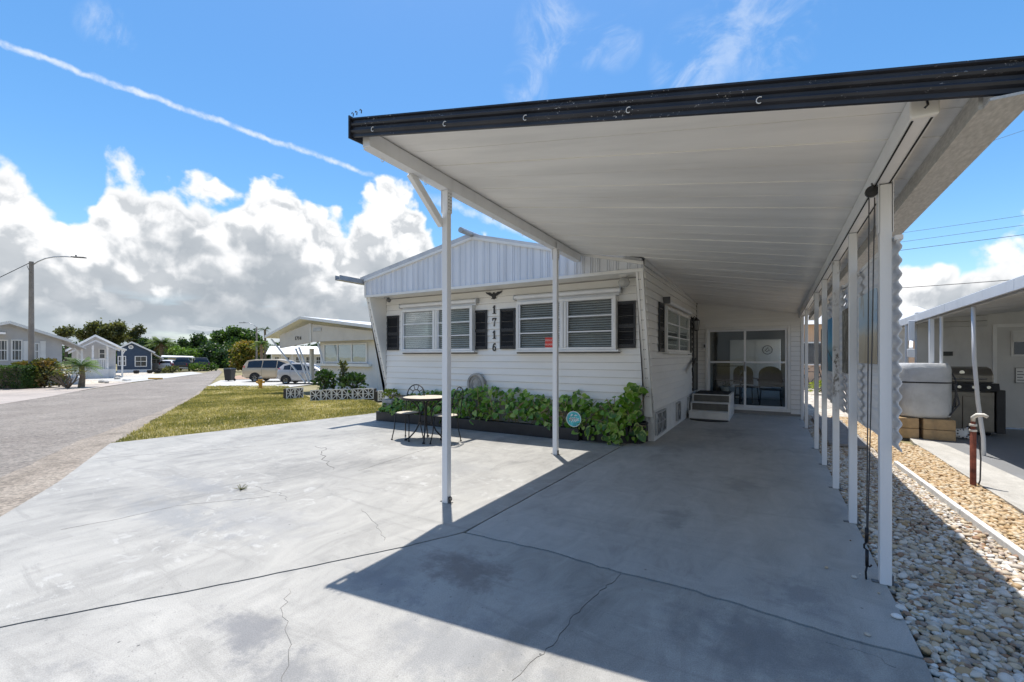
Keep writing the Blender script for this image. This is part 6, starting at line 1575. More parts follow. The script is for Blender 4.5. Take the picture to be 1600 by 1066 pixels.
# ------------------------------------------------------------------ cars
def car(name, label, cat, loc, rz, sec, paint, wheels, side, rear, front, r=.34, tail=None, flip=False, roofrail=False, pickup=None):
    t_ = thing(name, label, cat, loc, rz, local=True)
    rows = []
    for (x, zb_, zt_, zr_, wb, wt, wr) in sec:
        half = [(wb * .86, zb_), (wb, zb_ + .10), (wt, zb_ + (zt_ - zb_) * .55), (wt * .985, zt_), (wr + (wt - wr) * .35, zt_ + (zr_ - zt_) * .6), (wr, zr_ - .02), (wr * .5, zr_ + .015)]
        rows.append([(x, -y_, z_) for y_, z_ in half] + [(x, 0, zr_ + .02)] + [(x, y_, z_) for y_, z_ in half[::-1]])
    n = len(rows[0]); v = [p for r_ in rows for p in r_]
    f_ = [(i * n + j, i * n + (j + 1) % n, (i + 1) * n + (j + 1) % n, (i + 1) * n + j) for i in range(len(rows) - 1) for j in range(n)]
    f_ += [tuple(range(n))[::-1], tuple(range((len(rows) - 1) * n, len(rows) * n))]
    MB().add(v, f_).build('body', paint, t_, smooth='auto')
    def at(x, u):
        for s0, s1 in zip(sec, sec[1:]):
            if s0[0] <= x <= s1[0]:
                k = (x - s0[0]) / (s1[0] - s0[0]); g = [a + (c - a) * k for a, c in zip(s0, s1)]
                zt_, zr_, wt, wr = g[2], g[3], g[5] * .985, g[6]
                pts = [(wt, zt_), (wr + (g[5] - wr) * .35, zt_ + (zr_ - zt_) * .6), (wr, zr_ - .02)]
                if u < .6: q = u / .6; return pts[0][0] + (pts[1][0] - pts[0][0]) * q, pts[0][1] + (pts[1][1] - pts[0][1]) * q
                q = (u - .6) / .4; return pts[1][0] + (pts[2][0] - pts[1][0]) * q, pts[1][1] + (pts[2][1] - pts[1][1]) * q
        return sec[-1][5], sec[-1][2]
    for (xa_, xb_, u0, u1a, u1b) in side:
        for s_ in (-1, 1):
            b = MB(); m_ = 8; vv = []
            for i in range(m_ + 1):
                x = xa_ + (xb_ - xa_) * i / m_; u1 = u1a + (u1b - u1a) * i / m_
                for u in (u0, min(.6, u1), u1):
                    y_, z_ = at(x, u); vv += [(x, s_ * (y_ + .010), z_)]
            b.add(vv, [(i * 3 + j, i * 3 + j + 1, (i + 1) * 3 + j + 1, (i + 1) * 3 + j) for i in range(m_) for j in range(2)]); b.build('side_window', M['glass_dark'], t_)
    for nm, (xa_, xb_, dx) in (('rear_window', rear), ('windscreen', front)):
        vv = []
        for x in (xa_, (xa_ + xb_) / 2, xb_):
            y_, z_ = at(x, 1.0); vv += [(x + dx, -y_ * .94, z_ + .014), (x + dx, 0, z_ + .055), (x + dx, y_ * .94, z_ + .014)]
        MB().add(vv, [(0, 1, 4, 3), (1, 2, 5, 4), (3, 4, 7, 6), (4, 5, 8, 7)]).build(nm, M['glass_dark'], t_)
    hw_ = sec[len(sec) // 2][5]
    for x in wheels:
        for s_ in (-1, 1):
            a = MB(); a.prism([(x + r * 1.2 * math.cos(R(k)), s_ * (hw_ + .001), max(.18, r + r * 1.2 * math.sin(R(k)))) for k in range(-40, 221, 20)], (0, s_ * .006, 0)); a.build('wheel_arch_shade', M['dark'], t_)  # flat dark shape painted as the shaded wheel opening, nothing is cut
            w = MB(); w.lathe([(r * .62, -.10), (r * .95, -.10), (r, -.06), (r, .03), (r * .94, .06), (r * .66, .05), (r * .62, .03)], (x, s_ * (hw_ - .045) + (0), r), 24, 'y') if s_ > 0 else w.lathe([(r * .62, .10), (r * .95, .10), (r, .06), (r, -.03), (r * .94, -.06), (r * .66, -.05), (r * .62, -.03)], (x, s_ * (hw_ - .045), r), 24, 'y')
            wh = w.build('wheel', M['rubber'], t_, smooth='auto')
            rm_ = MB(); y_ = s_ * (hw_ - .045 + .035)
            rm_.lathe([(.001, 0), (r * .18, 0), (r * .2, s_ * -.012), (.001, s_ * -.012)], (x, y_ + s_ * .012, r), 12, 'y')
            rm_.lathe([(r * .56, 0), (r * .65, s_ * .006), (r * .65, s_ * -.03), (r * .56, s_ * -.03), (r * .56, 0)], (x, y_, r), 24, 'y')
            for k in range(7):
                an = k * 2 * math.pi / 7; rm_.bar((x + r * .15 * math.cos(an), y_, r + r * .15 * math.sin(an)), (x + r * .58 * math.cos(an), y_, r + r * .58 * math.sin(an)), .016, r * .17, (0, 1, 0))
            rm_.build('rim', M['chrome'], wh)
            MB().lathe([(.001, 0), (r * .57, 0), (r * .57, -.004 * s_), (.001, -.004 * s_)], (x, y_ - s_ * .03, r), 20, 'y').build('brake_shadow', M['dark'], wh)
    if tail:
        for s_ in (-1, 1):
            x_, zl, zh, wd, yy = tail; MB().hexa([(x_ - .03, s_ * yy * .80, zl), (x_ + wd, s_ * (yy + .012), zl), (x_ + wd, s_ * (yy - .05), zl), (x_, s_ * yy * .7, zl), (x_ + .01, s_ * yy * .78, zh), (x_ + wd * .8, s_ * (yy + .004), zh), (x_ + wd * .8, s_ * (yy - .06), zh), (x_ + .02, s_ * yy * .68, zh)]).build('tail_light', M['tail_red'], t_, bevel=.015)
    b = MB(); b.box(sec[0][0] - .05, sec[0][0] + .20, -sec[2][4] * .96, sec[2][4] * .96, sec[0][1] - .10, sec[0][1] + .03); b.box(sec[-1][0] - .16, sec[-1][0] + .03, -sec[2][4] * .9, sec[2][4] * .9, sec[-1][1] - .12, sec[-1][1] + .04); b.build('bumper', paint if not pickup else M['chrome'], t_, bevel=.03)
    for s_ in (-1, 1):
        fx = front[1] - .12; MB().cbox((fx - .2, s_ * (hw_ + .09), at(fx, 0)[1] + .08), (.10, .16, .12)).build('mirror', paint, t_, bevel=.03)
    for (xa_, *_r) in side[1:]:
        for s_ in (-1, 1): MB().cbox((xa_ + .18, s_ * (hw_ + .006), at(xa_, 0)[1] - .10), (.16, .025, .03)).build('door_handle', paint, t_)
    b = MB()
    for (xa_, *_r) in side[1:]:
        for s_ in (-1, 1): b.cbox((xa_ - .03, s_ * (hw_ + .0005), (sec[4][1] + at(xa_, 0)[1]) / 2 + .05), (.008, .006, at(xa_, 0)[1] - sec[4][1] - .15))
    b.build('door_seam', M['dark'], t_)
    return t_
def paintmat(nm, c, metal=.3): return pm(nm, c, .01, 2, .28, 0, metal=metal, rvar=.02, **{'Coat Weight': .6, 'Coat Roughness': .08})
M['van_paint'] = paintmat('beige_silver_paint', (0.46, 0.37, 0.25), .1); M['hatch_paint'] = paintmat('silver_paint', (0.42, 0.40, 0.385), .1); M['truck_paint'] = paintmat('black_car_paint', (0.012, 0.012, 0.013), .0); M['white_car'] = paintmat('white_car_paint', (0.70, 0.71, 0.73), .0)
VAN = [(0, .50, .92, 1.00, .80, .84, .80), (.04, .38, 1.0, 1.16, .84, .90, .78), (.12, .32, 1.03, 1.42, .86, .93, .72), (.30, .28, 1.05, 1.70, .88, .95, .66), (.8, .25, 1.05, 1.77, .9, .97, .66), (2.5, .25, 1.03, 1.79, .9, .97, .66), (3.3, .25, 1.0, 1.70, .9, .97, .65), (3.8, .25, .98, 1.42, .9, .96, .68), (4.3, .26, .96, 1.08, .88, .93, .74), (4.75, .28, .85, .92, .84, .88, .66), (5.02, .36, .68, .74, .74, .78, .6), (5.1, .44, .58, .62, .6, .64, .5)]
p = D(387, 36); car('minivan', 'beige-silver minivan parked tail to the street beside the smaller car', 'minivan', p, YAW + R(4), VAN, M['van_paint'], (1.02, 4.05), ((.42, 1.50, .10, .86, .90), (1.56, 2.62, .10, .90, .90), (2.68, 3.75, .10, .90, .55)), (.07, .26, -.02), (3.4, 4.2, .0), .345, (.0, .98, 1.30, .22, .92))
HATCH = [(0, .50, .80, .86, .70, .76, .72), (.05, .38, .90, 1.02, .76, .82, .72), (.16, .30, .98, 1.26, .80, .85, .66), (.38, .26, 1.0, 1.46, .82, .87, .60), (.9, .22, .98, 1.52, .84, .88, .60), (1.7, .22, .95, 1.53, .84, .88, .60), (2.4, .22, .92, 1.42, .84, .88, .60), (2.85, .22, .90, 1.20, .84, .88, .63), (3.2, .24, .88, .97, .82, .86, .68), (3.6, .26, .78, .85, .78, .82, .6), (3.85, .34, .62, .68, .7, .74, .55), (3.92, .42, .52, .56, .58, .6, .5)]
p = D(440, 33); car('hatchback', 'small silver hatchback with red tail lights parked nearest the 1714 porch', 'car', p, YAW + R(4), HATCH, M['hatch_paint'], (.66, 3.15), ((.48, .95, .14, .72, .86), (1.0, 1.78, .10, .88, .88), (1.84, 2.80, .10, .86, .45)), (.08, .32, -.02), (2.5, 3.12, .0), .315, (.02, .86, 1.16, .26, .81))
PICK = [(0, .52, .95, .98, .86, .92, .86), (.06, .42, 1.05, 1.08, .9, .95, .88), (1.7, .38, 1.06, 1.10, .92, .97, .88), (1.75, .36, 1.08, 1.55, .92, .97, .72), (2.0, .36, 1.08, 1.86, .92, .97, .68), (3.2, .36, 1.08, 1.88, .92, .97, .68), (3.7, .36, 1.08, 1.55, .92, .97, .70), (4.1, .36, 1.08, 1.18, .92, .97, .80), (4.9, .38, 1.04, 1.10, .92, .96, .78), (5.5, .44, .98, 1.02, .88, .92, .76), (5.6, .52, .8, .85, .8, .84, .7)]
p = D(316, 62); car('pickup_truck', 'black pickup truck with chrome bumper, the nearer to the street bend', 'pickup', p, YAW + R(128), PICK, M['truck_paint'], (1.0, 4.6), ((1.95, 2.6, .1, .9, .92), (2.68, 3.6, .1, .92, .55)), (1.76, 1.98, -.01), (3.3, 4.05, 0), .40, (.0, .8, 1.05, .1, .94), pickup=True)
p = D(281, 60); car('pickup_truck', 'black pickup truck parked left of the other, by the white carport wall', 'pickup', p, YAW + R(118), PICK, M['truck_paint'], (1.0, 4.6), ((1.95, 2.6, .1, .9, .92), (2.68, 3.6, .1, .92, .55)), (1.76, 1.98, -.01), (3.3, 4.05, 0), .40, (.0, .8, 1.05, .1, .94), pickup=True)
p = D(258, 60); car('parked_car', 'white car under the small carport beside the navy house', 'car', p, YAW + R(110), HATCH, M['white_car'], (.66, 3.15), ((.48, .95, .14, .72, .86), (1.0, 1.78, .10, .88, .88), (1.84, 2.80, .10, .86, .45)), (.08, .32, -.02), (2.5, 3.12, .0), .315, (.02, .86, 1.16, .26, .81))

# ------------------------------------------------------------------ houses across the street
def lhouse(label, px0, Z, rz=0.0, name='house'):
    p = D(px0, Z); th = math.atan((px0 - 800) / 695); rot = YAW - th + rz
    ex, ey = Vector((math.cos(rot), math.sin(rot))), Vector((p.x, p.y))
    def hit(px, off=0.0):
        d = W(px, 557, 1.0); d2 = Vector((d.x, d.y)); b = ey + Vector((-ex.y, ex.x)) * off
        det = ex.x * -d2.y + ex.y * d2.x; s_ = (-b.x * -d2.y + -b.y * d2.x) / det
        q = b + ex * s_; return s_, -q.x * SA + q.y * CA
    fx = lambda px, off=0.0: hit(px, off)[0]
    fz = lambda px, py, off=0.0: HCAM + (557 - py) * hit(px, off)[1] / 695 - p.z
    return thing(name, label, 'house', p, rot, local=True), fx, fz
def awindow(parent, x0, x1, z0, z1, y0=-.06, grid_=(2, 3), mat='white'):
    f = MB(); f.box(x0, x0 + .08, y0, -.001, z0, z1); f.box(x1 - .08, x1, y0, -.001, z0, z1); f.box(x0 + .08, x1 - .08, y0, -.001, z0, z0 + .08); f.box(x0 + .08, x1 - .08, y0, -.001, z1 - .08, z1)
    nx, nz = grid_
    for k in range(1, nx): f.box(x0 + (x1 - x0) * k / nx - .015, x0 + (x1 - x0) * k / nx + .015, y0 + .01, -.02, z0 + .081, z1 - .081)
    w = f.build('window', M[mat], parent)
    zm = (z0 + z1) / 2
    MB().box(x0 + .081, x1 - .081, y0 + .008, -.022, zm - .03, zm + .03).build('sash_rail', M[mat], w)
    for a, c in ((z0 + .081, zm - .031), (zm + .031, z1 - .081)): MB().box(x0 + .081, x1 - .081, -.018, -.012, a, c).build('pane', M['glass_far'], w)
    return w
def lboards(parent, x0, x1, z0, z1, h, mat, top=None):
    z = z0; w = None
    while z < z1:
        a, c = x0, x1
        if top:
            zz = z + h
            while a < c and top(a) < zz: a += .05
            while c > a and top(c) < zz: c -= .05
        if c - a > .2:
            b = MB(); b.prism([(a, 0, z), (a, -.014, z), (a, -.014, z + .012), (a, -.002, z + h), (a, 0, z + h)], (c - a, 0, 0)); b.build('siding_board', mat, parent)
        z += h
def gable_house(t_, x0, x1, ze, xp, zp, depth, wall, mat_roof, ov=.35, zl=None, board=.19, base=.5):
    zl = zl if zl is not None else ze
    w = MB(); w.prism([(x0, .001, 0), (x1, .001, 0), (x1, .001, ze), (xp, .001, zp), (x0, .001, zl)], (0, depth, 0)); wp = w.build('wall', wall, t_)
    top = lambda x: (zl + (zp - zl) * (x - x0) / (xp - x0)) if x < xp else ze + (zp - ze) * (x1 - x) / (x1 - xp)
    lboards(wp, x0 + .02, x1 - .02, base, zp, board, wall, top)
    sl, sr = (zp - zl) / (xp - x0), (zp - ze) / (x1 - xp)
    for a, c in (((x0 - ov, zl - sl * ov), (xp - .002, zp)), ((xp + .002, zp), (x1 + ov, ze - sr * ov))):
        MB().hexa([(a[0], -ov, a[1] + .02), (c[0], -ov, c[1] + .02), (c[0], depth, c[1] + .02), (a[0], depth, a[1] + .02), (a[0], -ov, a[1] + .17), (c[0], -ov, c[1] + .17), (c[0], depth, c[1] + .17), (a[0], depth, a[1] + .17)]).build('roof', mat_roof, t_)
        MB().hexa([(a[0], -ov - .03, a[1] - .02), (c[0], -ov - .03, c[1] - .02), (c[0], -ov - .002, c[1] - .02), (a[0], -ov - .002, a[1] - .02), (a[0], -ov - .03, a[1] + .18), (c[0], -ov - .03, c[1] + .18), (c[0], -ov - .002, c[1] + .18), (a[0], -ov - .002, a[1] + .18)]).build('rake_board', M['white'], t_)
    return wp
# pale grey house at the left edge
A_, X, Zf = lhouse('pale grey house with white window shutters at the left edge', 15, 30)
xr_ = X(97)
wa = gable_house(A_, -xr_ * 1.2, xr_, Zf(97, 531), X(15), Zf(15, 506), 9, M['grey_siding'], M['shingle'], .45)
for a, c in ((-4, 13), (17, 35.5)): awindow(A_, X(a), X(c), Zf(c, 564), Zf(c, 531), grid_=(3, 3))
awindow(A_, X(53), X(62), Zf(60, 562), Zf(60, 536), grid_=(2, 3))
for a, c in ((36.2, 47), (62.5, 71.5)): MB().box(X(a), X(c), -.045, -.016, Zf(c, 563), Zf(c, 533)).build('shutter', M['white'], A_, bevel=.01)
za = Zf(5, 521)
MB().hexa([(X(-40), -.9, za - .1), (X(9), -.9, za - .1), (X(9), -.02, za), (X(-40), -.02, za), (X(-40), -.9, za - .02), (X(9), -.9, za - .02), (X(9), -.02, za + .08), (X(-40), -.02, za + .08)]).build('awning', M['white'], A_)
e0, e1 = xr_ + .02, X(134); z0, z1 = Zf(98, 531), Zf(134, 546)
def slopeslab(b, x0, x1, za_, zb_, y0, y1, t0, t1): return b.hexa([(x0, y0, za_ + t0), (x1, y0, zb_ + t0), (x1, y1, zb_ + t0), (x0, y1, za_ + t0), (x0, y0, za_ + t1), (x1, y0, zb_ + t1), (x1, y1, zb_ + t1), (x0, y1, za_ + t1)])
aw = slopeslab(MB(), e0, e1, z0, z1, -.3, 7, 0, .1).build('side_awning', M['white2'], A_)
for kk in range(12): slopeslab(MB(), e0 + .02, e1 - .02, z0, z1, -.25 + kk * .55, -.15 + kk * .55, -.05, -.001).build('awning_rib', M['shingle'], aw)
for yy in (.1, 3.4): MB().bar((e1 - .2, yy, 0), (e1 - .2, yy, z1), .11, .11).build('post', M['white'], A_)
MB().bar((e1 - .2, .1, z1 - .5), (e1 - .6, .1, z1 + .1), .08, .08).build('brace', M['white'], A_)
MB().box(e0, e1 - .1, 1.0, 1.06, .98, 1.08).build('porch_rail', M['white'], A_); MB().box(e0, e1 - .1, -.05, 5, 0, .45).build('porch_floor', M['white2'], A_)
for kk in range(int((e1 - e0) / .16)): MB().box(e0 + .05 + kk * .16, e0 + .10 + kk * .16, 1.01, 1.05, .451, .979).build('baluster', M['white'], A_)
# grey house with the porch
B_, X, Zf = lhouse('grey house with white porch rail and corner posts, between pale grey and navy houses', 147, 42)
xa_, xb_ = X(112), X(181)
M['pale_siding'] = pm('pale_siding', (0.60, 0.59, 0.575), 0.05, 2, 0.55)
gable_house(B_, xa_, xb_, Zf(181, 541), X(149), Zf(149, 526), 10, M['pale_siding'], M['shingle'], .4, zl=Zf(112, 545))
awindow(B_, X(154), X(165), Zf(160, 561), Zf(160, 545), grid_=(1, 2))
for px in (145, 168): MB().bar((X(px, -1.6), -1.6, .7), (X(px, -1.6), -1.6, Zf(px, 540, -1.6)), .15, .15).build('post', M['white'], B_)
q0, q1 = X(114, -1.8), X(170, -1.8)
MB().box(q0, q1, -1.8, -.02, 0, Zf(150, 577, -1.8)).build('porch_base', M['white2'], B_); MB().box(q1 + .02, X(180), -1.0, -.02, 0, Zf(175, 576)).build('porch_base', M['white2'], B_)
zr_ = Zf(150, 561, -1.8); zb_ = Zf(150, 577, -1.8)
MB().box(q0, q1, -1.75, -1.68, zr_ - .07, zr_).build('porch_rail', M['white'], B_)
for kk in range(int((q1 - q0) / .15)): MB().box(q0 + .04 + kk * .15, q0 + .085 + kk * .15, -1.74, -1.69, zb_ + .001, zr_ - .071).build('baluster', M['white'], B_)
zp_ = Zf(149, 530)
slopeslab(MB(), q0 - .3, X(149), Zf(112, 549), zp_, -2.0, -.45, -.25, -.13).build('porch_roof', M['white2'], B_)
slopeslab(MB(), X(149) + .003, xb_ + .25, zp_, Zf(181, 545), -2.0, -.45, -.25, -.13).build('porch_roof', M['white2'], B_)
slopeslab(MB(), xb_ + .02, X(198), Zf(182, 541), Zf(198, 547), -.3, 7, -.05, .06).build('side_awning', M['white'], B_)
MB().bar((X(191), 0, 0), (X(191), 0, Zf(191, 546)), .14, .14).build('post', M['white'], B_); MB().bar((X(191) + .05, 0, Zf(191, 553)), (X(196), 0, Zf(196, 547)), .08, .08).build('brace', M['white'], B_)
# navy house
C_, X, Zf = lhouse('navy blue house with white trim and a round gable vent', 206, 56)
wc = gable_house(C_, X(183), X(237), Zf(237, 550), X(206), Zf(206, 536), 10, M['navy'], M['shingle'], .35, zl=Zf(183, 546))
awindow(C_, X(210.5), X(229.5), Zf(220, 573), Zf(220, 556.5), -.09, (2, 2)); awindow(C_, X(184), X(197), Zf(190, 572), Zf(190, 556.5), -.09, (3, 2))
vx, vz = X(204.5), Zf(204.5, 542.5)
MB().lathe([(.001, -.05), (.25, -.05), (.25, -.016), (.001, -.016)], (vx, 0, vz), 20, 'y').build('gable_vent', M['white'], C_); MB().lathe([(.001, -.06), (.15, -.06), (.15, -.051), (.001, -.051)], (vx, 0, vz), 20, 'y').build('vent_louvre', M['grey_metal'], C_)
MB().box(X(183), X(237), -.06, -.017, 0, .36).build('skirting', M['white2'], C_); MB().box(X(236), X(237.3), -.06, -.018, .361, Zf(237, 551)).build('corner_trim', M['white'], C_)
slopeslab(MB(), X(238), X(256), Zf(238, 552), Zf(256, 561), .2, 8, -.05, .06).build('side_carport_roof', M['white2'], C_)
MB().box(X(238), X(256), 5, 5.1, 0, Zf(256, 561)).build('side_carport_wall', M['white2'], C_)
for a in (241, 248): MB().box(X(a), X(a + 4.5), 4.95, 4.99, Zf(250, 568), Zf(250, 562)).build('side_window', M['glass_far'], C_)
# long low white carports farther along
for (px0, px1, Z, ya, lb, nb) in ((262, 296, 70, 559, 'low white home with flat carport roof behind the two black pickups', 3), (297, 320, 82, 562, 'low white home with pale roof next to the dark tree belt', 2)):
    E2, X, Zf = lhouse(lb, px0, Z); w = X(px1); h = Zf(px0, ya)
    MB().box(0, w, 0, 8, 0, h).build('wall', M['white2'], E2)
    MB().hexa([(-.8, -2, h), (w + .6, -2, h - .1), (w + .6, 8.5, h), (-.8, 8.5, h + .2), (-.8, -2, h + .18), (w + .6, -2, h + .07), (w + .6, 8.5, h + .3), (-.8, 8.5, h + .38)]).build('roof', M['white2'], E2)
    for j in range(nb): awindow(E2, .4 + j * w / nb, 1.1 + j * w / nb, h - .95, h - .25, grid_=(1, 2))
    for xx in (-.6, w * .5, w + .3): MB().bar((xx, -1.8, 0), (xx, -1.8, h - .01), .1, .1).build('post', M['white'], E2)
E3, X, Zf = lhouse('white bungalow with bright roof glimpsed behind the parked cars', 424, 55)
w = X(505)
MB().box(0, w, 0, 8, 0, 2.35).build('wall', M['white2'], E3); MB().hexa([(-.6, -.8, 2.3), (w, -.8, 2.3), (w, 9, 2.3), (-.6, 9, 2.3), (-.2, 4, 3.4), (w - .4, 4, 3.4), (w - .4, 4.4, 3.4), (-.2, 4.4, 3.4)]).build('roof', M['white'], E3)
for j in range(5): awindow(E3, .3 + j * w / 5, .9 + j * w / 5, .9, 2.0, grid_=(2, 2))
for j in range(6): MB().bar((j * w / 5.2, -.7, 0), (j * w / 5.2, -.7, 2.3), .1, .1).build('post', M['white'], E3)

# ------------------------------------------------------------------ street furniture
def lamp(px, py, Z, px_top, py_top, arm, label, r0=.16, mat='pole'):
    p = W(px, py, Z); p.z = gz(p.x); h = (557 - py_top) * Z / 695 + HCAM - p.z
    t_ = thing('street_lamp', label, 'street lamp', p)
    q = p + Vector((0, 0, h)); MB().tube([p, p + Vector((0, 0, h * .5)), q], [r0, r0 * .86, r0 * .72], 12).build('pole', M[mat], t_, smooth='auto')
    u = Vector((CA, SA, 0)); s_ = Z / 695; pts = [q + u * (a * s_) + Vector((0, 0, b_ * s_)) for a, b_ in arm]
    MB().tube(pts, .035, 8).build('arm', M['grey_metal'], t_, smooth=True)
    e_ = pts[-1]; d = (pts[-1] - pts[-2]).normalized(); hd = MB(); hd.bar(e_ - d * .1, e_ + d * .75, .22, .07); hd.lathe([(.001, 0), (.045, .01), (.045, .09), (.001, .1)], e_ + d * .15 + Vector((0, 0, .05)), 8); hd.build('lamp_head', M['plate_grey'], t_, bevel=.02)
    return q
q = lamp(49, 606, 28.6, 50, 409, ((4, -4), (10, 0), (22, 5), (36, 7.5), (52, 8), (66, 7.2)), 'tall tan street lamp post standing among the shrubs across the street')
lamp(401, 586, 58, 401, 511, ((-1, 0), (-6, 4), (-12, 6.5), (-18, 6.5)), 'distant street lamp with arm to the left behind the minivan', .12)
a = W(46, 411, 28.6); c = W(-260, 545, 24)
tag(MB().tube([a, a.lerp(c, .5) + Vector((0, 0, -.25)), c], .022, 5).build('service_wire', M['cable'], origin=a), 'dark service wire running left from the tall street lamp', 'wire')
tag(MB().tube([W(42, 415, 28.5), W(46, 424, 28.5), W(52, 428, 28.5)], .014, 5).build('service_wire', M['cable'], origin=a), 'short loop of wire just below the tall street lamp top', 'wire')
p = D(359, 36.5); bn = thing('wheelie_bin', 'black wheeled rubbish bin standing at the kerb', 'bin', p, YAW, local=True)
MB().hexa([(-.24, -.26, .06), (.24, -.26, .06), (.24, .26, .06), (-.24, .26, .06), (-.31, -.34, .95), (.31, -.34, .95), (.31, .34, .95), (-.31, .34, .95)]).build('body', M['bin'], bn, bevel=.02)
MB().hexa([(-.34, -.37, .955), (.34, -.37, .955), (.34, .40, .955), (-.34, .40, .955), (-.26, -.28, 1.06), (.26, -.28, 1.06), (.26, .30, 1.06), (-.26, .30, 1.06)]).build('lid', M['bin'], bn, bevel=.02)
for s_ in (-1, 1): MB().lathe([(.001, -.03), (.10, -.03), (.10, .03), (.001, .03)], (s_ * .26, .24, .10), 14, 'x').build('wheel', M['rubber'], bn)
p = D(407, 28); hy = thing('fire_hydrant', 'yellow fire hydrant on the lawn in front of the minivan', 'hydrant', p, YAW, local=True)
MB().lathe([(.001, 0), (.17, 0), (.17, .05), (.11, .07), (.11, .50), (.15, .52), (.15, .56), (.12, .58), (.001, .58)], (0, 0, 0), 18).build('barrel', M['yellow'], hy, smooth='auto')
MB().lathe([(.125, .581), (.12, .66), (.07, .74), (.03, .76), (.03, .81), (.001, .81)], (0, 0, 0), 18).build('bonnet', M['plate_grey'], hy, smooth='auto')
for s_ in (-1, 1): MB().lathe([(.055, 0), (.055, s_ * .10), (.07, s_ * .10), (.07, s_ * .15), (.001, s_ * .15)], (s_ * .10, 0, .40), 12, 'x').build('nozzle', M['yellow'], hy, smooth='auto')
MB().lathe([(.08, 0), (.08, -.1), (.001, -.11)], (0, -.10, .36), 14, 'y').build('pumper_nozzle', M['yellow'], hy, smooth='auto')
# rocks, pots and a low rail in the far yards
for (px, py, w, lb) in ((158, 598, .5, 'grey white rock pair in the yard right of the small palm'), (166, 598.5, .35, 'brownish rock beside the larger rock right of the small palm'), (183, 592.5, .55, 'flat grey rock between the palm and the street'), (195, 595, .5, 'white rock at the street edge, left'), (201, 594.5, .42, 'white rock at the street edge, right'), (40, 606, .5, 'white rock at the foot of the tall street lamp'), (24, 607, .35, 'white rock before the clipped hedge')):
    p = G(px, py); o = bpy.data.objects.new('rock', bpy.data.meshes.new('rock')); v = stone_shape(2, int(px)); o.data.from_pydata((v * (w / 2, w / 2.6, w / 3)).tolist(), [], ICO[2][1].tolist()); o.data.materials.append(M['stone'] if 'gr' in lb or 'br' in lb else M['block_white']); COL.objects.link(o); o.location = p + Vector((0, 0, w * .12)); tag(o, lb, 'rock', 'rocks in the yards across the street')
for (px, py, lb) in ((213, 584, 'dark round pot under the navy house window'), (234, 583.5, 'dark round pot at the navy house corner'), (246, 583.5, 'dark round pot right of the navy house corner'), (253, 583, 'dark round pot before the small white carport')):
    p = G(px, py); tag(MB().lathe([(.001, 0), (.22, .02), (.30, .2), (.26, .38), (.20, .40), (.001, .36)], p, 14).build('flower_pot', M['rubber'], origin=p, smooth='auto'), lb, 'pot', 'dark pots by the navy house')
p = G(236, 593); tag(MB().hexa([p + Vector(v) for v in ((-.6, 0, 0), (.5, .55, 0), (.45, .70, 0), (-.65, .15, 0), (-.6, 0, .12), (.5, .55, .12), (.45, .70, .12), (-.65, .15, .12))]).build('parking_stop', M['yellow'], origin=p), 'low yellow parking stop near the navy house drive', 'parking stop')

# ------------------------------------------------------------------ vegetation
def crown(parent, blobs, n, lw, mat, name='crown', hollow=.55):
    vol = [b[3] * b[4] * b[5] for b in blobs]; tot = sum(vol)
    V, F_ = [], []
    for (x, y_, z_, rx, ry, rz), vv in zip(blobs, vol):
        kk = max(30, int(n * (vv / tot) ** .8 * (tot / tot)))
        for _ in range(kk):
            d = rng.normal(size=3); d /= np.linalg.norm(d); r_ = random.uniform(hollow, 1.0) ** .6
            # clumps: pull part of the leaves towards sub-centres
            p = Vector((x + rx * r_ * d[0], y_ + ry * r_ * d[1], z_ + rz * r_ * d[2]))
            for _j in range(2):
                q = p + Vector(rng.normal(size=3)) * lw * .9
                t_ = Vector(rng.normal(size=3)) + Vector((0, 0, .5)); t_.normalize(); s_ = t_.cross(Vector(rng.normal(size=3))).normalized(); w = lw * random.uniform(.5, 1.1); o = len(V)
                V += [q - s_ * w * .5, q + t_ * w * .7 - s_ * w * .1, q + s_ * w * .6, q - t_ * w * .6]; F_.append((o, o + 1, o + 2, o + 3))
    b = MB(); b.v, b.f = V, F_; return b.build(name, mat, parent, recalc=False)
def tree(label, px, Z, blobs, n, lw, mat, cat='tree', name='broadleaf_tree', r=.25, group=None, sub=6, fr=(.32, .55)):
    """blobs in photo pixels about the trunk: (px, py, rx, ry)"""
    p = D(px, Z); k = Z / 695; t_ = thing(name, label, cat, p, group=group); u = Vector((CA, SA, 0)); w = Vector((-SA, CA, 0)); B2 = []
    tops = []
    for (bx, by, rx, ry) in blobs:
        c = p + u * ((bx - px) * k); c.z = HCAM + (557 - by) * k; tops.append(c)
        for _ in range(sub):
            o = Vector(rng.normal(size=3)); o.normalize(); o *= random.uniform(.35, .85)
            q = c + u * (o.x * rx * k) + w * (o.y * rx * k) + Vector((0, 0, o.z * ry * k)); f_ = random.uniform(*fr)
            B2.append((q.x, q.y, q.z, rx * k * f_, rx * k * f_, ry * k * f_))
    crown(t_, B2, n, lw, mat)
    hmin = min(t.z for t in tops); s = p + Vector((0, 0, max(.3, (hmin - p.z) * .55)))
    tr_ = MB(); tr_.tube([p, p.lerp(s, .5) + Vector((.05 * r, .1 * r, 0)), s], [r, r * .8, r * .65], 8)
    for t in tops: tr_.tube([s, s.lerp(t, .5) + Vector((random.uniform(-.4, .4) * r, 0, .2)), t], [r * .55, r * .35, r * .12], 6)
    for b_ in B2[::2]: tr_.tube([s.lerp(Vector(b_[:3]), .35) + Vector((0, 0, .1)), Vector(b_[:3])], [r * .2, r * .06], 5)
    tr_.build('trunk', M['tree_bark'], t_); return t_
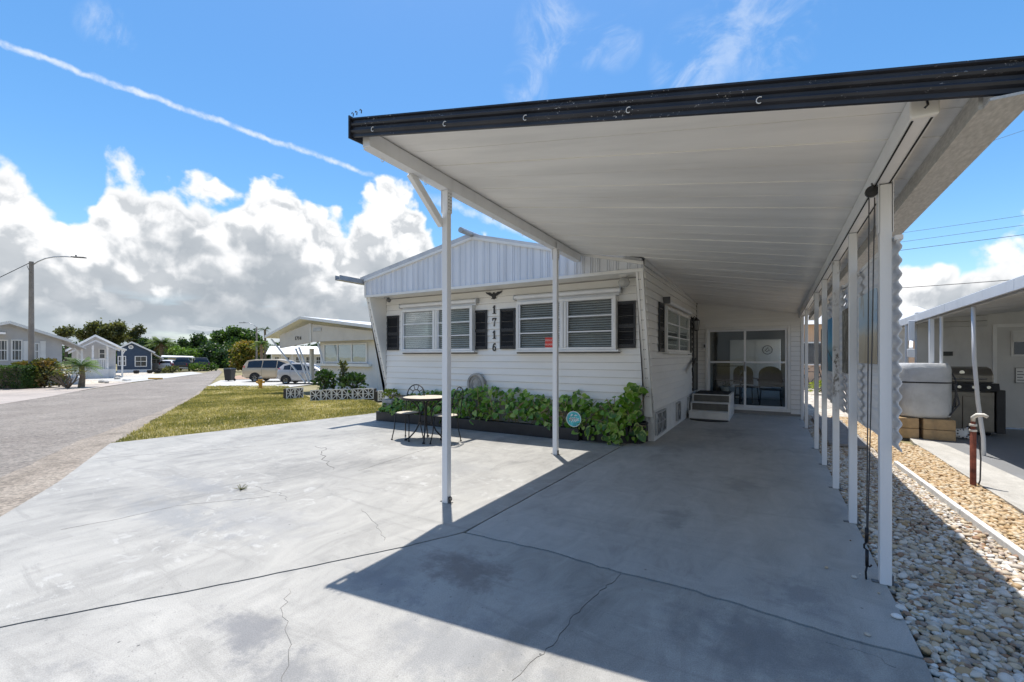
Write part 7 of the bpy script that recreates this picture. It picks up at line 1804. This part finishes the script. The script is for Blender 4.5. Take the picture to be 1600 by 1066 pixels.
def palm(label, px, Z, py_c, rad_px, mat, n=34, skirt=False, r=.18, droop=.5, name='palm_tree', wind=0.0, trunk_px=None):
    p = D(px, Z); k = Z / 695; t_ = thing(name, label, 'palm', p); c = Vector((p.x, p.y, HCAM + (557 - py_c) * k))
    if trunk_px is not None: c = c + Vector((CA, SA, 0)) * (trunk_px * k)
    MB().tube([p, p.lerp(c, .5) + Vector((.05, .05, 0)), c], [r * 1.25, r, r * .9], 10).build('trunk', M['palm_bark'], t_)
    def frond(a, e, L_, mt, b):
        d = Vector((math.cos(a), math.sin(a), 0)); pts = []
        for i in range(9):
            u = i / 8; pts.append(c + d * (L_ * (u * math.cos(e) + .1 * u)) + Vector((wind * u * u * L_, 0, L_ * (u * math.sin(e) - droop * u * u))))
        s_ = Vector((-d.y, d.x, 0))
        for i in range(8):
            for j in range(3):
                q = pts[i].lerp(pts[i + 1], j / 3); w = L_ * .24 * math.sin(math.pi * min(.97, (i + j / 3 + .6) / 8.6)) + .04
                for sg in (-1, 1):
                    tip = q + s_ * sg * w + d * w * .5 + Vector((0, 0, -w * .5)); o = len(b.v); g_ = d * (L_ * .012)
                    b.v += [q - g_, q + g_, tip]; b.f.append((o, o + 1, o + 2))
    b = MB(); L_ = rad_px * k
    for i in range(n): frond(i * 2.4 + random.uniform(-.2, .2), random.uniform(-.25, 1.25), L_ * random.uniform(.8, 1.15), None, b)
    b.build('fronds', mat, t_, recalc=False)
    if skirt:
        b = MB()
        for i in range(26): frond(i * 2.4, random.uniform(-1.3, -.5), L_ * random.uniform(.6, .9), None, b)
        b.build('dry_skirt', M['dry_frond'], t_, recalc=False)
    return t_
tree('tall airy dark tree rising behind the grey porch house', 160, 95, [(138, 520, 12, 10), (152, 512, 11, 8), (163, 520, 12, 12), (180, 520, 13, 11), (186, 512, 9, 7), (172, 533, 18, 8)], 2400, .42, M['leaf_olive'], r=.5, sub=9, fr=(.16, .32))
tree('slender dark tree between the navy house and its taller neighbour', 213, 95, [(211, 520, 6, 7), (217, 515, 5, 6), (206, 526, 6, 6), (214, 532, 9, 8)], 900, .40, M['leaf_olive'], r=.3, fr=(.2, .36))
tree('small treetop showing above the grey roofs on the left', 103, 100, [(99, 519, 6, 4), (108, 519, 7, 4)], 700, .42, M['leaf_olive'], r=.3)
palm('fan palm with brown dry skirt behind the navy house', 252, 78, 536, 21, M['leaf_palm'], 70, True, .3, .45)
tree('dark green tree just left of the fan palm', 228, 92, [(228, 540, 8, 10), (236, 548, 8, 10)], 1300, .4, M['leaf_dark'], r=.3)
tree('dark conical tree right of the fan palm', 286, 95, [(285, 545, 8, 10), (287, 537, 4, 6), (276, 552, 10, 10)], 1600, .4, M['leaf_dark'], r=.3)
tree('bright green bushy tree behind the white carport roofs', 290, 78, [(280, 556, 14, 10), (300, 556, 14, 11), (291, 552, 12, 8)], 2400, .34, M['leaf_light'], r=.25)
tree('dark pine-like tree with open top behind the bright bushy tree', 310, 98, [(304, 535, 10, 8), (312, 530, 9, 6), (318, 540, 12, 10), (308, 548, 14, 10)], 2000, .40, M['leaf_dark'], r=.35, fr=(.2, .4))
tree('large spreading oak with open crown at the street end', 366, 92, [(345, 530, 14, 12), (362, 522, 14, 9), (380, 523, 16, 9), (395, 531, 14, 10), (337, 538, 12, 12), (372, 540, 22, 12), (352, 548, 18, 12)], 5000, .40, M['leaf_mid'], r=.6, sub=9, fr=(.18, .36))
tree('dense dark green tree low in front of the oak', 335, 80, [(326, 552, 16, 14), (342, 556, 16, 14), (334, 564, 22, 10)], 4200, .36, M['leaf_dark'], r=.3)
tree('deep green tree between the street end and the orange tree', 356, 78, [(352, 563, 14, 13), (364, 560, 12, 15), (370, 568, 14, 9)], 3000, .36, M['leaf_dark'], r=.3)
tree('orange-leaved tree beside the distant street lamp', 382, 60, [(372, 549, 10, 8), (386, 543, 12, 8), (395, 547, 10, 8), (380, 556, 14, 9), (378, 566, 12, 9)], 3000, .27, M['leaf_orange'], r=.2)
palm('bright green palm behind the minivan roof', 408, 50, 538, 16, M['leaf_palm'], 40, False, .16, .75)
palm('dark wind-bent palm behind the 1714 roof', 414, 85, 515, 12, M['leaf_dark'], 24, False, .2, .6, wind=-.35)
ft = thing('tree_belt', 'far dark green belt of trees closing the street', 'tree belt', D(330, 125)); tag(ft, kind='stuff')
bb = []
for px in range(-120, 620, 9):
    q = D(px + random.uniform(-4, 4), 125 + random.uniform(-8, 12)); h = random.uniform(2.5, 5.2); bb.append((q.x, q.y, q.z + h * .55, 2.6, 2.6, h * .6))
tag(crown(ft, bb, 9000, .75, M['leaf_dark'], 'foliage'), kind='stuff')
# hedge and shrubs across the street
def hedge():
    a = D(-8, 27.5); t_ = thing('clipped_hedge', 'clipped bright green hedge at the left edge across the street', 'hedge', a)
    u = Vector((CA, SA, 0)); w = Vector((-SA, CA, 0)); V, F_ = [], []
    for _ in range(6500):
        x, y_, z_ = random.uniform(-1.4, 1.62), random.uniform(0, 1.0), random.uniform(.05, 1.38)
        s_ = random.randrange(4)
        if s_ == 0: y_ = random.uniform(-.03, .06)
        elif s_ == 1: z_ = 1.38 + random.gauss(0, .04)
        elif s_ == 2: x = 1.62 + random.gauss(0, .04)
        q = a + u * x + w * y_ + Vector((0, 0, z_)); t2 = Vector(rng.normal(size=3)).normalized(); s2 = t2.cross(Vector(rng.normal(size=3))).normalized(); l = .05; o = len(V)
        V += [q - t2 * l, q + s2 * l * .6, q + t2 * l, q - s2 * l * .6]; F_.append((o, o + 1, o + 2, o + 3))
    b = MB(); b.v, b.f = V, F_; b.build('foliage', M['leaf_mid'], t_, recalc=False)
    c = MB(); o_ = [a + u * x + w * y_ for x, y_ in ((-1.35, .06), (1.56, .06), (1.56, .95), (-1.35, .95))]; c.hexa([p + Vector((0, 0, 0)) for p in o_] + [p + Vector((0, 0, 1.32)) for p in o_]); c.build('branches', M['tree_bark'], t_)
hedge()
p = D(39, 29.5); tuft('shrub', 'rust-green shrub left of the tall street lamp', p, .75, 1.6, 900, M['leaf_rusty'], 'shrub', .075, up=.6)
p = D(70, 29); tuft('shrub', 'large rust-green shrub right of the tall street lamp', p, .95, 1.75, 1300, M['leaf_rusty'], 'shrub', .075, up=.6)
p = D(92, 29.5); tuft('shrub', 'low grey-green plant between the large rusty shrub and the bare one', p, .5, .8, 260, M['leaf_olive'], 'shrub', .06)
p = D(30, 28.2); tuft('shrub', 'pale dry shrub at the hedge end', p, .42, .8, 160, M['dry_frond'], 'shrub', .05)
palm('small green feather palm before the grey porch house', 127, 29, 571, 27, M['leaf_light'], 46, False, .15, .45)
bs = thing('bare_shrub', 'bare multi-stemmed shrub left of the small palm', 'shrub', D(106, 28)); b = MB(); c = D(106, 28)
for k in range(16):
    a = random.uniform(0, 6.28); l = random.uniform(.8, 1.35); e_ = random.uniform(.6, 1.3); d = Vector((math.cos(a) * math.cos(e_), math.sin(a) * math.cos(e_), math.sin(e_))); m_ = c + d * l * .5 + Vector((random.uniform(-.1, .1), random.uniform(-.1, .1), 0))
    b.tube([c, m_, c + d * l], [.05, .032, .014], 5); b.tube([m_, m_ + d * .4 + Vector((random.uniform(-.25, .25), random.uniform(-.25, .25), .1))], [.022, .01], 4)
tag(b.build('stem', M['tree_bark'], bs), kind='stuff'); lf = MB()
for k in range(160):
    q = c + Vector((random.gauss(0, .45), random.gauss(0, .45), random.uniform(.9, 1.4))); t2 = Vector(rng.normal(size=3)).normalized() * .09; s2 = Vector(rng.normal(size=3)).normalized() * .04; lf.add([q - t2, q + s2, q + t2, q - s2], [(0, 1, 2, 3)])
lf.build('foliage', M['leaf_rusty'], bs, recalc=False)
for (px, py, r_, h, mt, lb) in ((303, 580, .8, .9, 'leaf_light', 'low bright shrub at the street bend, left'), (318, 579.5, .9, 1.0, 'leaf_light', 'low bright shrub at the street bend, middle'), (330, 579.3, .9, .8, 'leaf_mid', 'low dark shrub at the street bend, right'), (268, 583, .9, .7, 'leaf_olive', 'greyish low shrub before the black pickups')):
    tuft('shrub', lb, G(px, py), r_, h, 260, M[mt], 'shrub', .11)
